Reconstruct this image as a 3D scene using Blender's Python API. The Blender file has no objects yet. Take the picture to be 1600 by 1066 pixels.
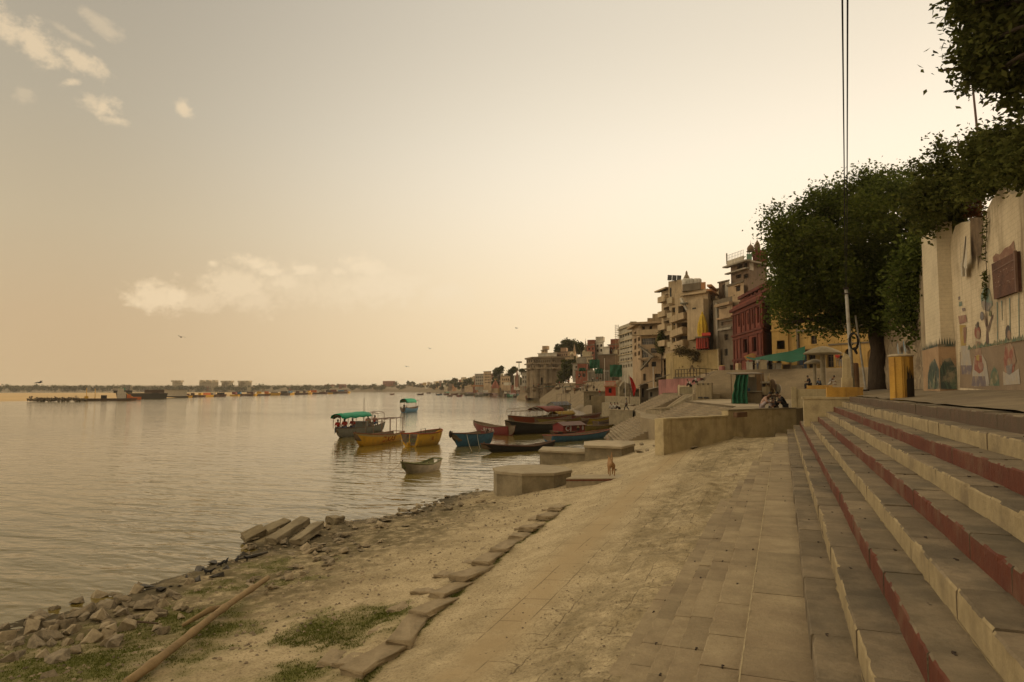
import bpy, bmesh, math, random
import numpy as np
from mathutils import Vector, Matrix
R = math.radians
rnd = random.Random(7)
sc = bpy.context.scene
COL = sc.collection
# ------------------------------------------------------------------ camera
PSI, PITCH, EYE, F = R(21.53), math.atan(75/1066.67), 5.5, 1066.67
cd = bpy.data.cameras.new("camera"); cam = bpy.data.objects.new("camera", cd); COL.objects.link(cam)
cam.location = (0, 0, EYE); cam.rotation_euler = (R(90) + PITCH, 0, PSI)
cd.lens = 24; cd.sensor_width = 36; cd.clip_start = .05; cd.clip_end = 20000
sc.camera = cam
# ------------------------------------------------------------------ sky and sun
SUN_AZ, SUN_EL = R(40), R(14)           # azimuth from +Y towards +X
sund = Vector((math.sin(SUN_AZ)*math.cos(SUN_EL), math.cos(SUN_AZ)*math.cos(SUN_EL), math.sin(SUN_EL)))
w = bpy.data.worlds.new("World"); sc.world = w; w.use_nodes = True
nt = w.node_tree; N = nt.nodes; L = nt.links
bg = N['Background']; bg.inputs[1].default_value = .1
def lin(r, g, b):
    f = lambda c: (c/255/12.92 if c/255 <= .04045 else ((c/255+.055)/1.055)**2.4)
    return (f(r), f(g), f(b), 1)
def wn(t, **k):
    n = N.new(t)
    for a, v in k.items(): setattr(n, a, v)
    return n
def mathn(op, a, b=None, c=None, clamp=False):
    n = N.new('ShaderNodeMath'); n.operation = op; n.use_clamp = clamp
    for i, v in enumerate((a, b, c)):
        if v is None: continue
        if isinstance(v, (int, float)): n.inputs[i].default_value = v
        else: L.new(v, n.inputs[i])
    return n.outputs[0]
def mrange(v, a, b, c=0, d=1, t='SMOOTHSTEP'):
    n = N.new('ShaderNodeMapRange'); n.interpolation_type = t
    L.new(v, n.inputs[0])
    for i, q in enumerate((a, b, c, d)): n.inputs[i+1].default_value = q
    return n.outputs[0]
def mixc(f, a, b, mode='MIX'):
    n = N.new('ShaderNodeMix'); n.data_type = 'RGBA'; n.blend_type = mode
    for s, v in ((0, f), (6, a), (7, b)):
        if isinstance(v, (int, float, tuple)): n.inputs[s].default_value = v
        else: L.new(v, n.inputs[s])
    return n.outputs[2]
sky = wn('ShaderNodeTexSky', sky_type='NISHITA', sun_disc=False, sun_elevation=SUN_EL, sun_rotation=SUN_AZ, air_density=2.0, dust_density=6.0, ozone_density=1.0)
tc = wn('ShaderNodeTexCoord'); dirv = tc.outputs['Generated']
sep = wn('ShaderNodeSeparateXYZ'); L.new(dirv, sep.inputs[0])
dz = sep.outputs[2]
def dotn(v):
    n = wn('ShaderNodeVectorMath', operation='DOT_PRODUCT'); L.new(dirv, n.inputs[0]); n.inputs[1].default_value = v
    return n.outputs['Value']
ramp = wn('ShaderNodeValToRGB'); L.new(mrange(dz, 0, .7, t='LINEAR'), ramp.inputs[0])     # dusty air: warm low down, greyer above, brightened at the unseen top
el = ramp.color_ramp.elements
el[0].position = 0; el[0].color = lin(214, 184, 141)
el[1].position = 1; el[1].color = lin(240, 214, 168)  # zenith outside the view, brightened to lift the foreground
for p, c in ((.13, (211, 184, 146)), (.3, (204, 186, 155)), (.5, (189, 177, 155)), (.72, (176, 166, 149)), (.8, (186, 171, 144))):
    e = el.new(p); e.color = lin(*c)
GLOW = Vector((math.sin(R(18))*math.cos(R(8)), math.cos(R(18))*math.cos(R(8)), math.sin(R(8))))
ga = dotn(GLOW)
glow = mathn('MULTIPLY', mrange(ga, .28, .98, 0, 1), mrange(dz, .22, .52, 1, .6))
gcol = mixc(mrange(dz, .02, .35), tuple(c*1.13 for c in lin(255, 230, 188)), tuple(c*1.16 for c in lin(255, 243, 221)))
back = mathn('MULTIPLY', mrange(dotn(Vector((-.9, -.44, 0))), .55, .92, 1.0, 3.7), mrange(dotn(Vector((.3, -.95, 0))), .15, .8, 1.0, .78))     # unseen sky boosted on the river side and dimmed behind to light the scene
dust = mixc(glow, ramp.outputs[0], gcol)
# clouds lit from the right, low band and a few puffs high on the left
def dir_px(px, py):
    u, v = (px-800)/F, (533-py)/F
    f = Vector((-math.sin(PSI)*math.cos(PITCH), math.cos(PSI)*math.cos(PITCH), math.sin(PITCH)))
    r = Vector((math.cos(PSI), math.sin(PSI), 0)); up = r.cross(f)
    return (f + r*u + up*v).normalized()
def noise(scale, detail=6, rough=.55, vec=None, stretch=None, off=(0, 0, 0)):
    n = wn('ShaderNodeTexNoise'); n.inputs['Scale'].default_value = scale; n.inputs['Detail'].default_value = detail; n.inputs['Roughness'].default_value = rough
    m = wn('ShaderNodeMapping'); L.new(dirv, m.inputs[0]); m.inputs['Scale'].default_value = stretch or (1, 1, 1); m.inputs['Location'].default_value = off
    L.new(m.outputs[0], n.inputs[0])
    return n.outputs['Fac']
n1 = noise(19, 9, .6, stretch=(1, 1, 1.5)); n2 = noise(55, 6, .65, stretch=(1, 1, 1.3))
n3 = noise(130, 4, .6)
nf = mathn('ADD', mathn('ADD', mathn('MULTIPLY', mathn('SUBTRACT', n1, .5), 1.3), mathn('MULTIPLY', mathn('SUBTRACT', n2, .5), 1.3)), mathn('MULTIPLY', mathn('SUBTRACT', n3, .5), .3))
cl = None
UPW = Vector((0, 0, 1))
for px, py, rx, ry, amp, tilt in ((45, 62, 78, 26, 1.0, .38), (115, 88, 50, 17, .95, .35), (158, 166, 40, 18, 1.0, .2), (176, 187, 26, 10, .8, 0), (289, 168, 17, 14, 1.0, .4), (110, 130, 17, 8, .85, -.4), (163, 42, 36, 14, .5, .5), (120, 58, 34, 7, .42, .3), (38, 145, 14, 12, .35, 0),
                       (392, 410, 40, 13, 1.0, .1), (333, 411, 11, 7, .9, 0), (478, 421, 17, 11, .95, 0), (570, 416, 34, 17, 1.0, .1), (372, 445, 60, 30, .6, 0), (247, 464, 42, 20, .75, 0), (300, 470, 70, 20, .5, 0), (600, 448, 80, 28, .55, 0), (400, 470, 60, 24, .45, 0), (700, 468, 60, 18, .24, 0), (500, 452, 110, 32, .34, 0), (530, 425, 14, 8, .8, 0), (545, 408, 10, 8, .7, 0), (420, 425, 26, 9, .8, 0), (640, 436, 40, 12, .5, .2), (445, 440, 30, 12, .6, 0), (275, 462, 20, 12, .8, 0), (690, 455, 50, 14, .45, 0), (880, 455, 70, 18, .2, 0)):
    if py > 350: rx, ry, amp = rx*1.25, ry*1.3, min(1, amp*1.25)
    c = dir_px(px, py); h = Vector((c.y, -c.x, 0)).normalized()         # h to the right, vv up
    vv = h.cross(c); ct, st = math.cos(tilt), math.sin(tilt)
    a1 = h*ct - vv*st; a2 = h*st + vv*ct
    kx, ky = F/rx, F/ry
    sx = mathn('MULTIPLY', mathn('SUBTRACT', dotn(a1), c.dot(a1)), kx)
    sy = mathn('MULTIPLY', mathn('SUBTRACT', dotn(a2), c.dot(a2)), ky)
    r2 = mathn('ADD', mathn('POWER', sx, 2), mathn('POWER', sy, 2))
    front = mrange(dotn(c), .8, .9)
    d = mathn('SUBTRACT', 1.0, mathn('POWER', r2, .5))
    d = mrange(mathn('ADD', d, mathn('MULTIPLY', nf, 1.25)), .02, .85, 0, amp)
    d = mathn('MULTIPLY', d, front)
    cl = d if cl is None else mathn('MAXIMUM', cl, d)
ccol = mixc(mrange(dz, .1, .4), lin(250, 224, 184), lin(238, 214, 178))
ccol = mixc(glow, ccol, lin(255, 238, 208))
haze_c = mixc(mathn('MULTIPLY', cl, .88), dust, ccol)
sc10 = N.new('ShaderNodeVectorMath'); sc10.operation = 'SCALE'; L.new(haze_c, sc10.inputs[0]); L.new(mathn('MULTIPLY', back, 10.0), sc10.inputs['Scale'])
warm = mixc(1.0, sky.outputs[0], (1.0, .74, .5, 1), 'MULTIPLY')
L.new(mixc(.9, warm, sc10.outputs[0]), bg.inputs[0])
w.cycles.sampling_method = 'AUTOMATIC'
sd = bpy.data.lights.new("sun", 'SUN'); so = bpy.data.objects.new("sun", sd); COL.objects.link(so)
sd.energy = 2.2; sd.angle = R(.5); sd.color = (1.0, .74, .46)
so.rotation_euler = (-sund).to_track_quat('-Z', 'Y').to_euler(); so.location = (60, 60, 60)
vs = sc.view_settings; vs.view_transform = 'Standard'; vs.look = 'None'; vs.exposure = 0; vs.gamma = 1
sc.cycles.max_bounces = 6; sc.cycles.transparent_max_bounces = 8; sc.cycles.volume_bounces = 0
sc.cycles.use_denoising = True
# ------------------------------------------------------------------ pixel -> world
FW = Vector((-math.sin(PSI)*math.cos(PITCH), math.cos(PSI)*math.cos(PITCH), math.sin(PITCH)))
RT = Vector((math.cos(PSI), math.sin(PSI), 0)); UP = RT.cross(FW); CAM = Vector((0, 0, EYE))
def ray(px, py): return FW + RT*((px-800)/F) + UP*((533-py)/F)
def Pd(px, py, d): return CAM + ray(px, py)*d                       # d = depth along the view axis
def Pz(px, py, z):
    r = ray(px, py); return CAM + r*((z-EYE)/r.z)
def PX(px, py, X):
    r = ray(px, py); return CAM + r*(X/r.x)
def Ph(px, d, z):                                                   # column px at depth d, at height z
    p = Pd(px, 608, d); return Vector((p.x, p.y, z))
def zat(py, d): return EYE + (608-py)*d/F                           # height seen at row py, depth d
# ------------------------------------------------------------------ mesh helpers
WM = {}
class MB:
    def __init__(s): s.v, s.f, s.m = [], [], []
    def add(s, vs, fs, mi=0):
        o = len(s.v); s.v += [tuple(p) for p in vs]
        for f in fs: s.f.append(tuple(i+o for i in f)); s.m.append(mi)
        return s
    def quad(s, a, b, c, d, mi=0): return s.add((a, b, c, d), ((0, 1, 2, 3),), mi)
    def box(s, c, h, rz=0, mi=0, M=None):
        cx, cy, cz = c; hx, hy, hz = h; ca, sa = math.cos(rz), math.sin(rz); vs = []
        for z in (-hz, hz):
            for x, y in ((-hx, -hy), (hx, -hy), (hx, hy), (-hx, hy)):
                p = Vector((cx+x*ca-y*sa, cy+x*sa+y*ca, cz+z)); vs.append(M @ p if M else p)
        return s.add(vs, ((3, 2, 1, 0), (4, 5, 6, 7), (0, 1, 5, 4), (1, 2, 6, 5), (2, 3, 7, 6), (3, 0, 4, 7)), mi)
    def prism(s, poly, z0, z1, mi=0, top=None):
        n = len(poly); b = [(p[0], p[1], z0 if not callable(z0) else z0(p)) for p in poly]; t = [(p[0], p[1], z1 if not callable(z1) else z1(p)) for p in poly]
        a = sum(poly[i][0]*poly[(i+1) % n][1]-poly[(i+1) % n][0]*poly[i][1] for i in range(n))
        if a < 0: b.reverse(); t.reverse()
        s.add(b+t, [tuple(range(n-1, -1, -1))], mi); o = len(s.v)-2*n
        s.f.append(tuple(o+n+i for i in range(n))); s.m.append(mi if top is None else top)
        for i in range(n): s.f.append((o+i, o+(i+1) % n, o+n+(i+1) % n, o+n+i)); s.m.append(mi)
        return s
    def wall(s, pts, th, mi=0):
        """closed outline pts (coplanar, any order) given thickness along vector th"""
        n = len(pts); a = [Vector(p) for p in pts]; b = [p+Vector(th) for p in a]
        nn = Vector((0, 0, 0))
        for i in range(n): nn += a[i].cross(a[(i+1) % n])
        if nn.dot(Vector(th)) > 0: a.reverse(); b.reverse()
        s.add(a+b, [tuple(range(n)), tuple(range(2*n-1, n-1, -1))]+[(i, n+i, n+(i+1) % n, (i+1) % n) for i in range(n)], mi)
        return s
    def tube(s, pts, r, n=6, mi=0, caps=True):
        pts = [Vector(p) for p in pts]; k = len(pts); rr = r if isinstance(r, (list, tuple)) else [r]*k
        o = len(s.v); ref = None
        for i, p in enumerate(pts):
            t = (pts[min(i+1, k-1)]-pts[max(i-1, 0)]).normalized()
            if ref is None or abs(t.dot(ref)) > .95: ref = Vector((0, 0, 1)) if abs(t.z) < .9 else Vector((1, 0, 0))
            a = t.cross(ref).normalized(); b = t.cross(a)
            for j in range(n):
                q = 2*math.pi*j/n; s.v.append(tuple(p + (a*math.cos(q)+b*math.sin(q))*rr[i]))
        for i in range(k-1):
            for j in range(n):
                s.f.append((o+i*n+j, o+(i+1)*n+j, o+(i+1)*n+(j+1) % n, o+i*n+(j+1) % n)); s.m.append(mi)
        if caps:
            s.f.append(tuple(o+j for j in range(n))); s.m.append(mi)
            s.f.append(tuple(o+(k-1)*n+j for j in range(n-1, -1, -1))); s.m.append(mi)
        return s
    def lathe(s, c, prof, n=16, mi=0, sx=1, sy=1):
        o = len(s.v); k = len(prof)
        for r, z in prof:
            for j in range(n):
                q = 2*math.pi*j/n; s.v.append((c[0]+r*sx*math.cos(q), c[1]+r*sy*math.sin(q), c[2]+z))
        for i in range(k-1):
            for j in range(n): s.f.append((o+i*n+j, o+i*n+(j+1) % n, o+(i+1)*n+(j+1) % n, o+(i+1)*n+j)); s.m.append(mi)
        s.f.append(tuple(o+j for j in range(n-1, -1, -1))); s.m.append(mi)
        s.f.append(tuple(o+(k-1)*n+j for j in range(n))); s.m.append(mi)
        return s
    def ball(s, c, r, n=8, mi=0):
        rx, ry, rz = (r, r, r) if isinstance(r, (int, float)) else r
        pr = [(math.sin(math.pi*i/n), -math.cos(math.pi*i/n)) for i in range(n+1)]
        return s.lathe(c, [(max(a, .02)*rx, b*rz) for a, b in pr], max(6, n), mi, 1, ry/rx)
    def build(s, name, mats, parent=None, smooth=False, world=True, angle=None):
        me = bpy.data.meshes.new(name)
        vs = s.v
        if parent is not None and world and parent.name in WM:
            iv = WM[parent.name].inverted(); vs = [iv @ Vector(p) for p in vs]
        me.from_pydata([tuple(p) for p in vs], [], s.f)
        for m in (mats if isinstance(mats, (list, tuple)) else [mats]): me.materials.append(m)
        if any(s.m): me.polygons.foreach_set('material_index', s.m)
        if smooth:
            me.polygons.foreach_set('use_smooth', [True]*len(s.f))
            if angle: me.set_sharp_from_angle(angle=R(angle))
        me.update()
        o = bpy.data.objects.new(name, me); COL.objects.link(o)
        if parent is not None:
            o.parent = parent
            if world: WM[o.name] = WM.get(parent.name, Matrix())
        return o
def np_mesh(name, V, Fq, mats, parent=None, smooth=False):
    """numpy arrays: V (n,3), Fq (m,4) quads"""
    me = bpy.data.meshes.new(name)
    V = np.asarray(V, dtype=np.float32); Fq = np.asarray(Fq, dtype=np.int32)
    if parent is not None and parent.name in WM:
        iv = np.array(WM[parent.name].inverted()); V = V @ iv[:3, :3].T.astype(np.float32) + iv[:3, 3].astype(np.float32)
    k = Fq.shape[1]
    me.vertices.add(len(V)); me.vertices.foreach_set('co', V.ravel())
    me.loops.add(Fq.size); me.loops.foreach_set('vertex_index', Fq.ravel())
    me.polygons.add(len(Fq)); me.polygons.foreach_set('loop_start', np.arange(len(Fq), dtype=np.int32)*k)
    me.polygons.foreach_set('loop_total', np.full(len(Fq), k, dtype=np.int32))
    if smooth: me.polygons.foreach_set('use_smooth', np.ones(len(Fq), dtype=bool))
    for m in (mats if isinstance(mats, (list, tuple)) else [mats]): me.materials.append(m)
    me.update(calc_edges=True); me.validate()
    o = bpy.data.objects.new(name, me); COL.objects.link(o)
    if parent is not None: o.parent = parent
    return o
def tag(o, label=None, cat=None, group=None, kind=None):
    if label: o['label'] = label
    if cat: o['category'] = cat
    if group: o['group'] = group
    if kind: o['kind'] = kind
    return o
def struct(o, label=None): return tag(o, label, kind='structure')
def thing(name, label, cat, loc=(0, 0, 0), rz=0, group=None):
    o = bpy.data.objects.new(name, None); COL.objects.link(o); o.empty_display_size = .3
    o.location = loc; o.rotation_euler = (0, 0, rz)
    WM[o.name] = Matrix.Translation(loc) @ Matrix.Rotation(rz, 4, 'Z')
    return tag(o, label, cat, group)
KIDS = {}
def copy_tree(o, parent=None):
    c = o.copy(); COL.objects.link(c)
    if parent is not None: c.parent = parent
    for ch in [q for q in bpy.data.objects if q.parent == o] if o.name not in KIDS else KIDS[o.name]: copy_tree(ch, c)
    return c
# ------------------------------------------------------------------ materials
MATS = {}
def mat(name, c1, c2=None, scale=4.0, rough=.85, bump=.25, bscale=None, c3=None, s3=.6, f3=.5, streak=None, island=0, metal=0, spec=.3, stretch=None, brick=None, coord='Object'):
    """mottled surface: c1/c2 noise, c3 large stains, streak = colour of vertical run-off stains, brick = (w, h, mortar colour)"""
    if name in MATS: return MATS[name]
    m = bpy.data.materials.new(name); m.use_nodes = True; t = m.node_tree; n = t.nodes; l = t.links
    b = n['Principled BSDF']; b.inputs['Roughness'].default_value = rough; b.inputs['Metallic'].default_value = metal; b.inputs['Specular IOR Level'].default_value = spec
    c2 = c2 or tuple(x*.72 for x in c1)
    tc = n.new('ShaderNodeTexCoord'); src = tc.outputs[coord]
    def nz(sc_, det, ro, st=None):
        k = n.new('ShaderNodeTexNoise'); k.inputs['Scale'].default_value = sc_; k.inputs['Detail'].default_value = det; k.inputs['Roughness'].default_value = ro
        if st:
            mp = n.new('ShaderNodeMapping'); mp.inputs['Scale'].default_value = st; l.new(src, mp.inputs[0]); l.new(mp.outputs[0], k.inputs[0])
        else: l.new(src, k.inputs[0])
        return k.outputs['Fac']
    def rng(v, a, b_, c=0, d=1):
        k = n.new('ShaderNodeMapRange'); k.interpolation_type = 'SMOOTHSTEP'; l.new(v, k.inputs[0])
        for i, q in enumerate((a, b_, c, d)): k.inputs[i+1].default_value = q
        return k.outputs[0]
    def mx(f, a, b_, mode='MIX'):
        k = n.new('ShaderNodeMix'); k.data_type = 'RGBA'; k.blend_type = mode
        for s_, v in ((0, f), (6, a), (7, b_)):
            if isinstance(v, tuple): k.inputs[s_].default_value = (*v[:3], 1)
            elif isinstance(v, (int, float)): k.inputs[s_].default_value = v
            else: l.new(v, k.inputs[s_])
        return k.outputs[2]
    a = nz(scale, 8, .65, stretch)
    col = mx(rng(a, .3, .7), c1, c2)
    fine = nz(scale*9, 4, .7, stretch)
    col = mx(rng(fine, .35, .75, 0, .35), col, tuple(x*.55 for x in c1))
    if c3: col = mx(rng(nz(s3, 6, .6), .45, .68, 0, f3), col, c3)
    if streak:
        sv = nz(1.0, 7, .7, (2.2, 2.2, .12)); col = mx(rng(sv, .5, .72, 0, .75), col, streak)
    if brick:
        bt = n.new('ShaderNodeTexBrick'); mp = n.new('ShaderNodeMapping'); mp.inputs['Rotation'].default_value = (0, 0, -(brick[3] if len(brick) > 3 else 0))
        sp = n.new('ShaderNodeSeparateXYZ'); cb = n.new('ShaderNodeCombineXYZ')
        l.new(src, mp.inputs[0]); l.new(mp.outputs[0], sp.inputs[0]); l.new(sp.outputs[0], cb.inputs[0]); l.new(sp.outputs[2], cb.inputs[1])
        l.new(cb.outputs[0], bt.inputs[0]); bt.inputs['Scale'].default_value = 1
        bt.inputs['Brick Width'].default_value = brick[0]; bt.inputs['Row Height'].default_value = brick[1]; bt.inputs['Mortar Size'].default_value = brick[1]*.06
        bt.inputs['Mortar Smooth'].default_value = .3
        col = mx(rng(bt.outputs['Fac'], 0, 1, 0, .28), col, brick[2])
    if island:
        g = n.new('ShaderNodeNewGeometry')
        k = n.new('ShaderNodeMapRange'); l.new(g.outputs['Random Per Island'], k.inputs[0]); k.inputs[3].default_value = 1-island; k.inputs[4].default_value = 1+island
        cm = n.new('ShaderNodeCombineColor')
        for i in range(3): l.new(k.outputs[0], cm.inputs[i])
        col = mx(1.0, col, cm.outputs[0], 'MULTIPLY')
    l.new(col, b.inputs['Base Color'])
    if bump:
        bn = n.new('ShaderNodeBump'); bn.inputs['Strength'].default_value = bump; bn.inputs['Distance'].default_value = .05
        hb = nz(bscale or scale*4, 8, .7, stretch); l.new(hb, bn.inputs['Height'])
        l.new(bn.outputs[0], b.inputs['Normal'])
    MATS[name] = m
    return m
def paint(name, c, rough=.5, wear=.35, bump=.1, scale=3):
    return mat(name, c, tuple(x*.8 for x in c), scale, rough, bump, c3=tuple(x*.45+.02 for x in c), s3=1.5, f3=wear)
def leafmat(name, c1, c2, trans=.35):
    m = bpy.data.materials.new(name); m.use_nodes = True; t = m.node_tree; n = t.nodes; l = t.links
    n.remove(n['Principled BSDF'])
    g = n.new('ShaderNodeNewGeometry'); k = n.new('ShaderNodeMix'); k.data_type = 'RGBA'
    l.new(g.outputs['Random Per Island'], k.inputs[0]); k.inputs[6].default_value = (*c1, 1); k.inputs[7].default_value = (*c2, 1)
    d = n.new('ShaderNodeBsdfDiffuse'); tr = n.new('ShaderNodeBsdfTranslucent'); s = n.new('ShaderNodeMixShader'); s.inputs[0].default_value = trans
    l.new(k.outputs[2], d.inputs[0]); l.new(k.outputs[2], tr.inputs[0]); l.new(d.outputs[0], s.inputs[1]); l.new(tr.outputs[0], s.inputs[2])
    l.new(s.outputs[0], n['Material Output'].inputs[0])
    MATS[name] = m
    return m
STONE = mat('step_stone', (.25, .2, .135), (.17, .135, .09), 2.2, .9, .7, 14, c3=(.08, .07, .052), s3=.55, f3=.65, island=.2)
STONE2 = mat('low_step_stone', (.37, .3, .195), (.27, .215, .138), 2.2, .9, .6, 14, c3=(.19, .14, .09), s3=.5, f3=.6, island=.13)
REDP = mat('red_riser_paint', (.14, .038, .018), (.10, .028, .015), 3, .75, .4, 16, c3=(.17, .10, .06), s3=1.6, f3=.7)
CREAMP = mat('cream_riser_paint', (.40, .32, .185), (.29, .23, .13), 4, .8, .45, 16, c3=(.17, .13, .08), s3=1.4, f3=.7)
DARKRED = mat('worn_edge_paint', (.13, .085, .058), (.10, .075, .05), 4, .85, .4, 16)
MORTAR = mat('pale_mortar', (.5, .42, .27), (.36, .29, .18), 9, .9, .4)
IRON = mat('rusty_iron', (.03, .022, .018), (.05, .03, .02), 20, .8, .2)
TERR = mat('terrace_paving', (.26, .21, .14), (.18, .145, .095), 1.4, .9, .35, 12, c3=(.15, .115, .08), s3=.5, f3=.6, stretch=(1, .5, 1))
CREAMW = mat('cream_limewash', (.52, .43, .26), (.43, .35, .2), 1.6, .88, .3, 12, c3=(.2, .16, .1), s3=1.1, f3=.55, streak=(.26, .2, .12))
CONC = mat('weathered_concrete', (.31, .26, .17), (.22, .18, .115), 2, .9, .4, 14, c3=(.12, .10, .065), s3=.9, f3=.55, streak=(.2, .16, .1))
ROCK = mat('rubble_rock', (.34, .285, .2), (.23, .185, .13), 3, .92, .8, 7, c3=(.1, .085, .06), s3=1.5, f3=.5, coord='Object')
WETROCK = mat('wet_rock', (.06, .05, .036), (.04, .034, .025), 3, .45, .8, 7)
OCHRE = mat('ochre_paint', (.5, .29, .055), (.4, .22, .04), 2, .7, .25, 10, c3=(.2, .11, .03), s3=1.2, f3=.5, streak=(.2, .12, .04))
DARK = mat('dark_opening', (.022, .017, .013), (.012, .01, .008), 3, .6, 0)
GLASS = mat('dusty_glass', (.05, .05, .05), (.03, .03, .032), 3, .25, 0, spec=.5)
WHITE = paint('white_paint', (.62, .58, .5), .6)
WOOD = mat('old_wood', (.12, .08, .05), (.07, .045, .03), 3, .8, .3, stretch=(1, 8, 8))
# ------------------------------------------------------------------ ground, river
PROF = [(-20, [(-60, -3), (-24, -1.4), (-17, 0), (-13, .25), (-9, .5), (-6.6, .62), (-5.4, .85), (-4, 1.0), (-2.6, 1.45), (-2, 1.58), (3, 1.6)]),
        (10, [(-60, -3), (-24, -1.4), (-17, 0), (-13, .25), (-9, .5), (-6.6, .62), (-5.4, .9), (-4, 1.05), (-2.6, 1.48), (-2, 1.58), (3, 1.6)]),
        (20, [(-60, -3), (-24, -1.4), (-16.6, 0), (-12.5, .35), (-9, .6), (-7.2, .85), (-5.85, 1.3), (-4.2, 1.42), (-2.6, 1.62), (-1.6, 1.75), (3, 1.8)]),
        (31, [(-60, -3), (-24, -1.6), (-16, 0), (-12.6, .28), (-9.5, .85), (-8, 1.12), (-6.2, 1.7), (-4.5, 1.9), (-2.6, 2.12), (-1.2, 2.35), (3, 2.5)]),
        (38, [(-60, -3), (-24, -2), (-17, -.4), (-14, 0), (-10, 1.0), (-8, 1.45), (-6.2, 2.1), (-4, 2.4), (-2, 2.75), (0, 3.0), (3, 3.1)]),
        (47, [(-60, -3), (-24, -2), (-18, -.4), (-16.5, 0), (-13, .6), (-10, 1.1), (-7, 1.9), (-4, 2.3), (3, 2.6)]),
        (70, [(-60, -3), (-25, -1.4), (-17.5, 0), (-14, .4), (-10, .8), (-6, 1.2), (3, 1.6)]),
        (120, [(-60, -3), (-34, -1.4), (-25, 0), (-20, .4), (-14, 1.2), (-8, 2), (3, 2.4)])]
PY_ = np.array([p[0] for p in PROF], float)
def zg_np(x, y):
    rows = np.stack([np.interp(x, [q[0] for q in p], [q[1] for q in p]) for _, p in PROF])
    i = np.clip(np.searchsorted(PY_, y)-1, 0, len(PY_)-2)
    t = np.clip((y-PY_[i])/(PY_[i+1]-PY_[i]), 0, 1); t = t*t*(3-2*t)
    k = np.arange(len(x))
    return rows[i, k]*(1-t) + rows[i+1, k]*t + .5*np.exp(-((x+18.1)/1.3)**2-((y-21.3)/2.6)**2)      # a spit under the slab heap
def zg(x, y): return float(zg_np(np.array([x], float), np.array([y], float))[0])
def G(px, py):                                   # where the ray through a pixel meets the near ground
    r = ray(px, py); t0 = 6.0; t = t0
    while t < 130:
        p = CAM + r*t
        if p.z <= zg(p.x, p.y): break
        t += .15
    lo, hi = t-.2, t+.2
    for _ in range(16):
        m_ = (lo+hi)/2; p = CAM + r*m_
        if p.z <= zg(p.x, p.y): hi = m_
        else: lo = m_
    p = CAM + r*hi
    return Vector((p.x, p.y, zg(p.x, p.y)))
nrs = np.random.RandomState(3)
def vnoise(x, y, s, seed):                        # smooth value noise
    g = np.random.RandomState(seed).rand(256, 256)
    u, v = x*s+1000, y*s+1000; i, j = np.floor(u).astype(int), np.floor(v).astype(int); a, b = u-i, v-j
    a, b = a*a*(3-2*a), b*b*(3-2*b)
    f = lambda p, q: g[p % 256, q % 256]
    return (f(i, j)*(1-a)+f(i+1, j)*a)*(1-b)+(f(i, j+1)*(1-a)+f(i+1, j+1)*a)*b-.5
def polyd(x, y, pts):                             # distance to a polyline
    d = np.full(x.shape, 1e9)
    for (ax, ay), (bx, by) in zip(pts, pts[1:]):
        vx, vy = bx-ax, by-ay; t = np.clip(((x-ax)*vx+(y-ay)*vy)/(vx*vx+vy*vy), 0, 1)
        d = np.minimum(d, np.hypot(x-ax-t*vx, y-ay-t*vy))
    return d
PATHL = [(-4.85, 4), (-4.85, 9.4), (-5.2, 19.4), (-5.5, 30), (-4.9, 38)]          # trodden path, its centre
ROWP = [G(548, 1064), G(640, 985), G(705, 925), G(790, 855), G(880, 790)]           # row of kerb slabs
ROWXY = [(p.x, p.y) for p in ROWP]
GRASS = [(G(535, 975), 1.5, .62, .15, 1.0), (G(600, 962), .8, .4, .2, .9), (G(468, 1052), 1.0, .34, .15, .9), (G(485, 1012), .5, .18, 0, .55), (G(440, 995), .7, .25, 0, .45),
         (G(700, 945), .3, .16, .8, .5), (G(330, 980), 1.5, .3, -.6, .85), (G(250, 1020), 1.3, .4, -.5, .8), (G(190, 1040), 1.6, .6, -.3, .6), (G(150, 1005), 2.2, .8, 0, .6), (G(60, 1030), 2.0, .7, 0, .6),
         (G(320, 925), 1.3, .4, -.3, .55), (G(440, 880), 1.6, .4, -.3, .4), (G(380, 905), 1.2, .3, 0, .5), (G(240, 985), 1.2, .35, 0, .7), (G(560, 1000), .7, .2, .3, .5), (G(110, 1050), 2.6, .9, -.1, .75), (G(280, 960), 1.8, .5, -.4, .7), (G(20, 1060), 1.8, .6, 0, .7), (G(460, 900), 1.4, .3, -.3, .3)]
def grass_w(x, y):
    g = np.zeros(x.shape)
    for c, rx, ry, an, am in GRASS:
        dx, dy = x-c.x, y-c.y; d = math.hypot(c.x, c.y); ux, uy = -c.y/d, c.x/d       # ux across the view, so patches lie as seen
        ca, sa = math.cos(an), math.sin(an)
        a = (dx*-ux+dy*-uy); b = (dx*c.x+dy*c.y)/d
        q = np.hypot((a*ca+b*sa)/rx, (-a*sa+b*ca)/(ry*2.2))
        g = np.maximum(g, am*np.clip(1.25-q, 0, 1))
    g = np.maximum(g, .8*np.clip(1-polyd(x-.22, y, ROWXY)/.16, 0, 1))
    return np.clip(g + (vnoise(x, y, 2.2, 11)*.9+vnoise(x, y, 6, 12)*.5)*(g > .02), 0, 1)
def grid_sheet(xs, ys, zf, name, m, attrs=None):
    X, Y = np.meshgrid(xs, ys); x, y = X.ravel(), Y.ravel(); z = zf(x, y)
    nx, ny = len(xs), len(ys); i = np.arange(nx*ny).reshape(ny, nx)
    Fq = np.stack([i[:-1, :-1], i[:-1, 1:], i[1:, 1:], i[1:, :-1]], -1).reshape(-1, 4)
    o = np_mesh(name, np.stack([x, y, z], 1), Fq, m, smooth=True)
    for k, fn in (attrs or {}).items():
        a = o.data.attributes.new(k, 'FLOAT', 'POINT'); a.data.foreach_set('value', fn(x, y, z).astype(np.float32))
    return o
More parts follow.
